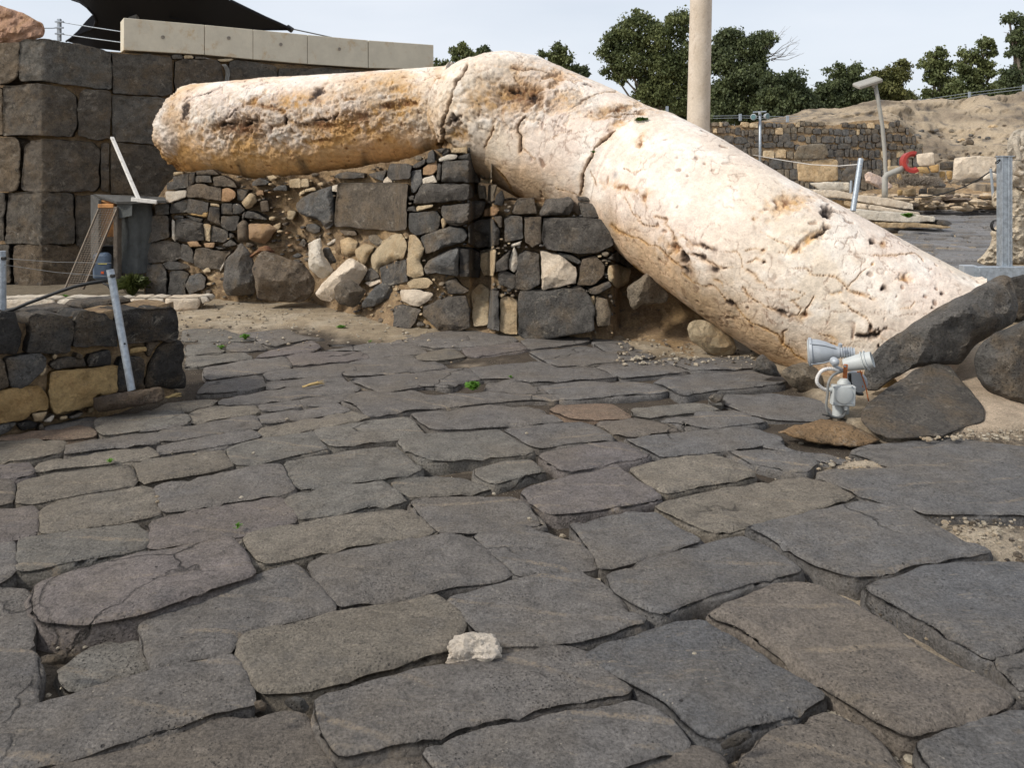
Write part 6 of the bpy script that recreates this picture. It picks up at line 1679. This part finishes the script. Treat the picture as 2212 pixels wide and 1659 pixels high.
post_obj('bollard', [lp(1812, 1590, 20), lp(1772, 1120, 20)], .03, 'thin leaning stake left of the barrier post', [lp(1775, 1105, 20)])
mb = MB()
mb.tube([t3(1745, 700, 17.1), t3(1500, 720, 20), t3(1200, 705, 24), t3(900, 660, 28), t3(560, 600, 32)], .012, 6)
meta(mb.obj('rope', M['conduit_white'], smooth=True), 'pale rope running from the leaning bollard past the pedestal block', 'rope')
mb = MB(); mb.tube([lp(1780, 1150, 20), lp(1600, 1270, 20.3), lp(1400, 1370, 20.6), lp(1150, 1450, 21), lp(940, 1490, 21.5), lp(700, 1500, 22), lp(500, 1490, 22.5)], .016, 6)
meta(mb.obj('rope', M['black'], smooth=True), 'dark rope sagging from the thin leaning stake across the rubble', 'rope')
mb = MB(); mb.tube([lp(1790, 1160, 20), lp(1880, 1190, 14), Vector(ray_at(2160, 380, 8.5))], .012, 6); meta(mb.obj('rope', M['black'], smooth=True), 'short dark rope from the thin leaning stake to the barrier post', 'rope')
for i, (x, y0, y1, Y, lab) in enumerate(((1599, 259, 247, 44, 'short grey fence post right behind the tall pale column'), (1701, 262, 251, 44, 'short grey fence post above the middle of the far wall'), (1986, 225, 215, 58, 'thin fence post in the dip of the hill'), (2094, 218, 199, 56, 'short fence post on the right shoulder of the hill'), (2211, 205, 184, 54, 'fence post on the hill at the right edge'))):
    mb = MB(); mb.box(Vector(ray_at(x, (y0 + y1) / 2, Y)), (.14, .12, (y0 - y1 + 3) * Y / FOC), bev=.01); meta(mb.obj('fence_post', M['galv']), lab, 'post', 'fence posts along the skyline')
mb = MB()
for dy in (0, 5): mb.tube([ray_at(1540, 250 + dy, 44), ray_at(1599, 249 + dy, 44), ray_at(1701, 252 + dy, 44), ray_at(1730, 250 + dy, 44)], .012, 4)
for dy in (0, 6): mb.tube([ray_at(1986, 216 + dy, 58), ray_at(2094, 200 + dy, 56), ray_at(2211, 186 + dy, 54), ray_at(2260, 183 + dy, 54)], .014, 4)
ct = empty('fence_wires', ray_at(1701, 252, 44), 'thin wires strung along the skyline fence posts', 'wire'); mb.split('wire', M['galv'], ct)
mb = MB(); mb.box(Vector(ray_at(1441, 238, 9.6)), (.03, .03, .1)); meta(mb.obj('fence_post', M['galv']), 'tip of a grey post just above the broken joint of the sloping column', 'post')

# ------------------------------------------------------------------ tall standing column
Yc = 33.; mb = MB(); prof = []; n_ = 48; V = []; zb = -.1; top = 13
zs = np.linspace(zb, top, 150)
for z in zs:
    r = np.interp(z, [0, 12], [.475, .425]); py = CY + (HC - z) * FOC / Yc; pxc = np.interp(py, [0, 270, 460], [1514.3, 1508.5, 1504.5]); x = (pxc - CX) * Yc / FOC
    for k in range(n_): a = 2 * math.pi * k / n_; V.append((x + r * math.cos(a), Yc + r * math.sin(a), z))
V = np.array(V); F = [tuple(f) for f in grid_faces(len(zs), n_, True)] + [tuple(range(n_))[::-1], tuple((len(zs) - 1) * n_ + k for k in range(n_))]
o = mesh_obj('standing_column', V, F, M['column'], recenter=False); f = np.clip(.5 + fbm(V * np.array([1, 1, .6]), 1.4, 5, 301) * 1.4, 0, 1)[:, None]
C = np.array([.50, .42, .33]) * (1 - f) + np.array([.62, .54, .45]) * f; vn = np.clip(1 - np.abs(vnoise(V * 2.2, 303)) / .04, 0, 1)[:, None] * .5; C = C * (1 - vn) + np.array([.25, .18, .12]) * vn
set_col(o.data, C); fix_normals(o.data); meta(o, 'tall pale standing column shaft before the trees, cut off by the top of the photo', 'column')

# ------------------------------------------------------------------ trees
def tree(px, base_py, Y, lobes, name, label, leaf, seed, n=14000, group='gum trees along the skyline', bare=False, ls=.24):
    """lobes: (px, py, rx, ry) ellipses of the crown in photo units; foliage hangs in clumps inside them at the tree's own depth"""
    rg = np.random.RandomState(seed); k = Y / FOC; root = Vector(((px - CX) * k, Y, -.1)); t = empty(name, tuple(root), label, 'tree', group)
    cs = []; 
    tot = sum(a[2] * a[3] for a in lobes); clumps = []
    for (x, y, rx, ry) in lobes:
        c = Vector(ray_at(x, y, Y)); R = (rx * k, max(.6, min(rx, ry) * k * .9), ry * k); cs.append((c, R))
        m = max(4, int(34 * (rx * ry) / 900 * (Y / 65) ** 0 + 5))
        for i in range(m):
            v = rg.normal(size=3); v /= np.linalg.norm(v) + 1e-9; v *= rg.uniform(.2, 1.0) ** .45 * rg.uniform(.8, 1.12)
            if v[1] > .5: v[1] *= -1
            clumps.append((np.array(c) + v * np.array(R), rg.uniform(.25, .8) * min(1.15, .35 + R[0] * .35), rx * ry / tot / m))
    # trunk and limbs
    mb = MB(); ctr = sum((c for c, R in cs), Vector()) / len(cs); tp = Vector((ctr.x, Y, ctr.z)); r0 = .11 + .02 * tp.z
    fork = root.lerp(tp, .55); mb.tube([root, root.lerp(fork, .5) + Vector((rg.normal() * .15, 0, 0)), fork, fork.lerp(tp, .6)], [r0, r0 * .8, r0 * .6, r0 * .4], 8)
    for c, R in cs:
        a = fork.lerp(tp, rg.uniform(0, .5)); mid = a.lerp(c, .5) + Vector((rg.normal() * .2, rg.normal() * .2, -.2)); mb.tube([a, mid, c, c + Vector((rg.normal() * .3, 0, R[2] * .6))], [r0 * .38, r0 * .28, r0 * .16, .02], 6)
        for j in range(5):
            e = c + Vector((rg.normal() * R[0] * .6, rg.normal() * R[1] * .5, rg.normal() * R[2] * .6)); mb.tube([mid.lerp(c, rg.uniform(.2, 1)), (c + e) / 2, e], [.05, .035, .012], 4)
    if bare:
        for j in range(14):
            s0 = Vector(ray_at(bare[0], bare[1], Y)) + Vector((rg.uniform(-.8, .2), 0, rg.uniform(-.5, .6))); e = s0 + Vector((rg.uniform(.8, 3.0), rg.normal() * .3, rg.uniform(-.3, 2.2))); md = (s0 + e) / 2 + Vector((0, 0, rg.normal() * .25)); mb.tube([s0, md, e], [.035, .02, .006], 4)
            for q in range(3): f_ = md.lerp(e, rg.uniform(.1, .9)); mb.tube([f_, f_ + Vector((rg.uniform(.1, .7), 0, rg.uniform(-.1, .6)))], [.012, .005], 3)
    mb.obj('trunk', M['bark'], t)
    Vs = []; 
    for c, r, w in clumps:
        m = max(12, int(n * w)); v = rg.normal(size=(m, 3)); v /= np.linalg.norm(v, axis=1)[:, None]; v *= rg.uniform(0, 1, (m, 1)) ** .5 * r * np.where(rg.rand(m, 1) < .16, rg.uniform(1.1, 1.9, (m, 1)), 1.12); v[:, 2] *= .75; v[:, 2] -= (v[:, 0] ** 2) * .25
        P = c + v; L = ls * rg.uniform(.5, 1.2, m); Wd = L * rg.uniform(.28, .45, m)
        d1 = rg.normal(size=(m, 3)) * .55; d1[:, 2] -= .8; d1 /= np.linalg.norm(d1, axis=1)[:, None]; d2 = np.cross(d1, rg.normal(size=(m, 3))); d2 /= np.linalg.norm(d2, axis=1)[:, None]
        a = P; b = P + d1 * (L * .5)[:, None] + d2 * Wd[:, None]; c2 = P + d1 * L[:, None]; d = P + d1 * (L * .5)[:, None] - d2 * Wd[:, None]
        Vs.append(np.stack([a, b, c2, d], 1).reshape(-1, 3))
    V = np.vstack(Vs); F = np.arange(len(V)).reshape(-1, 4); me = bpy.data.meshes.new('crown'); base = np.array(root)
    me.vertices.add(len(V)); me.vertices.foreach_set('co', (V - base).ravel()); me.loops.add(len(V)); me.loops.foreach_set('vertex_index', F.ravel()); me.polygons.add(len(F)); me.polygons.foreach_set('loop_start', np.arange(0, len(V), 4)); me.polygons.foreach_set('loop_total', np.full(len(F), 4)); me.update(); me.validate()
    o = link('crown', me, t, M[leaf]); return t
tree(1415, 280, 66, [(1380, 55, 34, 34), (1340, 80, 36, 30), (1420, 85, 42, 40), (1465, 50, 30, 34), (1322, 110, 28, 24), (1365, 130, 44, 40), (1430, 150, 46, 48), (1320, 150, 20, 18), (1405, 200, 44, 34), (1470, 130, 34, 60), (1455, 215, 40, 34), (1345, 165, 16, 16), (1490, 200, 24, 50)], 'gum_tree', 'biggest bushy tree, left of the tall standing column', 'leaf', 1, 42000)
tree(1610, 280, 64, [(1570, 78, 32, 24), (1650, 80, 26, 18), (1610, 100, 40, 30), (1560, 130, 34, 40), (1640, 115, 26, 24), (1600, 165, 50, 44), (1560, 215, 34, 50), (1640, 190, 34, 50), (1610, 235, 44, 34)], 'gum_tree', 'dark tree right of the tall standing column, with bare twigs on its right side', 'leaf3', 2, 34000, bare=(1662, 118))
tree(1715, 280, 62, [(1712, 172, 24, 26), (1725, 200, 26, 24), (1700, 220, 34, 34), (1735, 228, 18, 24), (1680, 235, 30, 30), (1750, 245, 24, 14), (1686, 190, 24, 34), (1660, 200, 26, 40), (1748, 222, 24, 20)], 'gum_tree', 'shorter round tree at the right end of the dark clump', 'leaf3', 3, 19000)
tree(1815, 260, 68, [(1805, 150, 20, 16), (1840, 152, 24, 16), (1820, 175, 34, 20), (1785, 195, 28, 24), (1850, 195, 34, 30), (1810, 215, 40, 24), (1770, 225, 24, 20), (1765, 210, 20, 16), (1860, 215, 26, 24)], 'gum_tree', 'dark tree just left of the lamp post head', 'leaf3', 4, 15000)
tree(1925, 250, 70, [(1948, 140, 16, 12), (1920, 158, 24, 14), (1940, 165, 22, 20), (1900, 190, 34, 28), (1930, 205, 28, 20), (1890, 165, 18, 14), (1885, 215, 34, 18)], 'gum_tree', 'olive green tree right behind the lamp post head', 'leaf2', 5, 13000)
tree(1968, 240, 80, [(1965, 208, 16, 12), (1980, 222, 18, 10), (1950, 218, 16, 12)], 'gum_tree', 'low pale tree in the dip between the olive tree and the sparse trees', 'leaf2', 6, 3500, ls=.26)
tree(2040, 240, 66, [(2022, 115, 20, 14), (2005, 135, 18, 14), (2035, 140, 20, 16), (2020, 165, 22, 18), (2045, 180, 24, 20), (2010, 205, 20, 16), (2050, 210, 26, 18)], 'gum_tree', 'grey green tree at the left of the sparse pair on the right', 'leaf', 7, 9000)
tree(2105, 240, 64, [(2125, 92, 18, 12), (2140, 108, 14, 10), (2095, 115, 20, 14), (2120, 135, 22, 14), (2080, 140, 18, 14), (2135, 160, 14, 10), (2100, 165, 28, 18), (2090, 200, 30, 22), (2130, 200, 26, 24), (2070, 190, 20, 18)], 'gum_tree', 'open tree with limbs showing against the sky, near the right edge', 'leaf', 8, 11000)
tree(2200, 240, 60, [(2180, 36, 14, 10), (2205, 50, 18, 16), (2190, 75, 16, 16), (2215, 90, 24, 20), (2195, 115, 22, 14), (2220, 140, 30, 24), (2180, 165, 26, 20), (2205, 190, 40, 26), (2240, 110, 30, 60)], 'gum_tree', 'tallest tree at the right edge of the photo', 'leaf3', 9, 16000)
tree(1003, 160, 64, [(998, 103, 15, 13), (983, 106, 8, 12), (1010, 120, 14, 12), (990, 128, 14, 12), (1000, 150, 16, 22)], 'gum_tree', 'small rounded tree top showing right of the pale parapet', 'leaf', 10, 4200)
tree(1045, 160, 66, [(1048, 106, 11, 8), (1036, 114, 9, 8), (1052, 116, 12, 8), (1044, 135, 14, 20)], 'gum_tree', 'lower tree top peeping over the crest of the broken column', 'leaf3', 11, 2400)
tree(950, 170, 66, [(943, 130, 5, 5), (960, 134, 10, 6), (945, 150, 12, 14), (962, 155, 12, 14)], 'gum_tree', 'tiny tree top touching the right end of the pale parapet', 'leaf', 12, 1800)
tree(1205, 200, 64, [(1208, 103, 16, 10), (1195, 118, 14, 12), (1220, 122, 14, 16), (1170, 116, 9, 8), (1205, 145, 26, 18), (1232, 150, 10, 10)], 'gum_tree', 'tree top rising behind the crest where the column starts to slope', 'leaf', 13, 5600)
tree(1256, 220, 64, [(1252, 145, 16, 8), (1262, 156, 8, 10), (1245, 165, 14, 14)], 'gum_tree', 'small low tree top behind the upper edge of the sloping column', 'leaf3', 14, 1800)
tree(2212, 10, 30, [(2210, 2, 5, 8), (2222, -8, 10, 10)], 'gum_tree', 'twig tip in the top right corner', 'leaf', 15, 120) if 0 else None
# dark thicket closing the gaps below the crowns
tree(1650, 280, 76, [(1540, 235, 40, 34), (1600, 240, 44, 30), (1660, 242, 44, 28), (1720, 248, 40, 22), (1780, 245, 40, 24), (1500, 240, 40, 34), (1440, 240, 44, 34), (1840, 235, 40, 22), (1900, 232, 30, 16)], 'thicket', 'dark thicket of trees behind the far wall, below the crowns', 'leaf3', 16, 26000, group=None, ls=.4)
tree(2120, 240, 78, [(2050, 215, 30, 18), (2110, 205, 34, 20), (2170, 195, 36, 22), (2230, 190, 36, 24)], 'thicket', 'scrub behind the hill crest at the right', 'leaf', 17, 9000, group=None, ls=.35)

# ------------------------------------------------------------------ weeds, straw and pebbles
def weed(name, px, py, Y, size, label, n=90, mat='weed', up=.9, wid=.012, group='green weeds growing in joints and cracks'):
    rg = np.random.RandomState(int(px * 7 + py)); q = Vector(ray_at(px, py, Y)); mb = MB()
    for i in range(n):
        a = rg.uniform(0, 6.28); sp = rg.uniform(.1, 1); h = size * rg.uniform(.4, 1) * up; d = Vector((math.cos(a), math.sin(a), 0)); b0 = q + d * size * .12 * sp; m1 = q + d * size * .45 * sp + Vector((0, 0, h * .7)); e = q + d * size * .75 * sp + Vector((0, 0, h * (1 - .35 * sp)))
        s = Vector((-math.sin(a), math.cos(a), 0)) * wid * rg.uniform(.6, 1.3) * size / .1
        mb.add([b0, m1 + s * .6, m1 - s * .6, e, m1 + d * .3 * size * sp + s + Vector((0, 0, -.1 * h)), m1 + d * .3 * size * sp - s], [(0, 1, 2), (1, 3, 2), (1, 4, 3), (2, 3, 5)])
    meta(mb.obj(name, M[mat]), label, 'weed', group)
weed('weed', 1022, 843, gdepth(845), .085, 'bright green feathery weed beside the oval hole in the paving', 260)
weed('weed', 1104, 817, gdepth(818), .03, 'tiny green sprig right of the feathery weed', 40)
weed('weed', 530, 733, gdepth(734), .07, 'green weed on the earth edge left of centre', 60, wid=.03)
weed('weed', 478, 754, gdepth(755), .05, 'small pale green weed left of the one on the earth edge', 30, wid=.03)
weed('weed', 737, 713, gdepth(713), .07, 'green weed beside the dark lump of basalt', 70, wid=.03)
weed('weed', 764, 695, 8.9, .06, 'small green weed at the foot of the loose cobbles', 50, wid=.03)
weed('weed', 800, 740, gdepth(741), .035, 'thin green blade in the far paving joint', 16)
weed('weed', 238, 1000, gdepth(1001), .035, 'small green sprig in a joint at the left', 30)
weed('weed', 514, 1142, gdepth(1148), .035, 'small green sprig in the joint beside the khaki slab', 26)
weed('weed', 1384, 262, 7.7, .10, 'green weed growing on top of the sloping column near its break', 120, wid=.02, up=.5)
weed('weed', 1282, 330, 7.35, .05, 'little weed growing out of the wide crack in the column', 50, wid=.03, up=.5)
weed('weed', 1963, 470, 20.5, .3, 'green clump at the end of the limestone steps', 60, wid=.03, up=.5)
weed('weed', 139, 643, 10.0, .09, 'flat green weed behind the kerb', 60, wid=.02, up=.5)
weed('grass_tuft', 285, 640, 10.0, .30, 'tall tuft of green and yellow grass beside the cloth drum', 420, mat='grass', up=1.1, wid=.0035)
weed('dry_grass', 1300, 666, 8.0, .06, 'dry wisps', 1) if 0 else None
weed('weed', 1800, 867, gdepth(868), .05, 'thin green stems at the foot of the floodlights', 30, up=.3)
def straw(px, py, L, a, label):
    q = Vector((*on_ground(px, py), .012)); mb = MB(); rg = np.random.RandomState(int(px))
    for i in range(14):
        b = a + rg.normal() * .16; l = L * rg.uniform(.6, 1); mb.tube([q + Vector((rg.normal() * .006, rg.normal() * .006, 0)), q + Vector((math.cos(b) * l * .5, math.sin(b) * l * .5, rg.uniform(.005, .02))), q + Vector((math.cos(b) * l, math.sin(b) * l, rg.uniform(0, .03)))], [.006, .005, .002], 4)
    meta(mb.obj('straw_wisp', M['straw']), label, 'straw', 'wisps of dry straw')
straw(656, 839, .17, .5, 'straw coloured wisp lying on the paving right of the low wall')
straw(362, 862, .10, .2, 'dry husk at the corner of the low wall')
mb = MB(); mbd = MB(); rg = np.random.RandomState(5)
def pebble(mb, X, Y, z, s):
    V = []; a = rg.uniform(0, 6); 
    for zz, q in ((-.5, .7), (.15, 1), (.7, .6)):
        for k in range(5): t_ = a + k * 1.2566; V.append((X + math.cos(t_) * s * q * rg.uniform(.7, 1.3), Y + math.sin(t_) * s * q * rg.uniform(.7, 1.3), z + zz * s * .8))
    mb.add(V, [tuple(range(5))[::-1], tuple(range(10, 15))] + [(k * 5 + j, k * 5 + (j + 1) % 5, k * 5 + 5 + (j + 1) % 5, k * 5 + 5 + j) for k in (0, 1) for j in range(5)])
for i in range(800):
    px, py = rg.uniform(385, 1000), 640 + rg.gamma(3, 16)
    if py > 752: continue
    X, Y = on_ground(px, py, .01)
    if Y > WYF(px, 640) - .2: continue
    pebble(mb if rg.rand() < .75 else mbd, X, Y, .016, rg.gamma(2, .0032) + .003)
for i in range(220):
    px, py = rg.uniform(1330, 1640), rg.uniform(735, 790); X, Y = on_ground(px, py, .01); pebble(mb if rg.rand() < .7 else mbd, X, Y, .016, rg.gamma(2, .004) + .003)
for i in range(900):
    px, py = rg.uniform(1985, 2230), rg.uniform(820, 950); X, Y = on_ground(px, py, .03); pebble(mb if rg.rand() < .8 else mbd, X, Y, .03, rg.gamma(2, .003) + .002)
for i in range(2600):
    py = 790 + rg.uniform(0, 1) ** 1.2 * 860; px = rg.uniform(-20, 2230); X, Y = on_ground(px, py, -.05); pebble(mb if rg.rand() < .6 else mbd, X, Y, -.055, (rg.gamma(2, .0035) + .003))
for cx, cy, rx, ry, h in SAND:
    if h < 0 or cx < 200: continue
    for i in range(170): X, Y = on_ground(cx + rg.normal() * rx * .5, cy + rg.normal() * ry * .5, -.01); pebble(mb if rg.rand() < .75 else mbd, X, Y, -.012 if h > .05 else -.045, rg.gamma(2, .0025) + .002)
for px, py in ((894, 735), (539, 757), (655, 742), (602, 758), (1067, 1071), (547, 982), (420, 985), (900, 820), (1206, 700), (1138, 939), (1500, 1420), (975, 785), (1143, 1125), (339, 1077), (340, 1088), (521, 1079), (620, 908), (700, 690)):
    X, Y = on_ground(px, py, 0); pebble(mb, X, Y, .008, .011)
o = mb.obj('pebbles', M['pebble'], color=(.55, .48, .37)); meta(o, 'pale pebbles and chips scattered over the earth and in the joints', kind='stuff')
o = mbd.obj('pebbles', M['basalt'], color=(.14, .115, .09)); meta(o, 'dark pebbles and crumbs scattered over the earth and in the joints', kind='stuff')
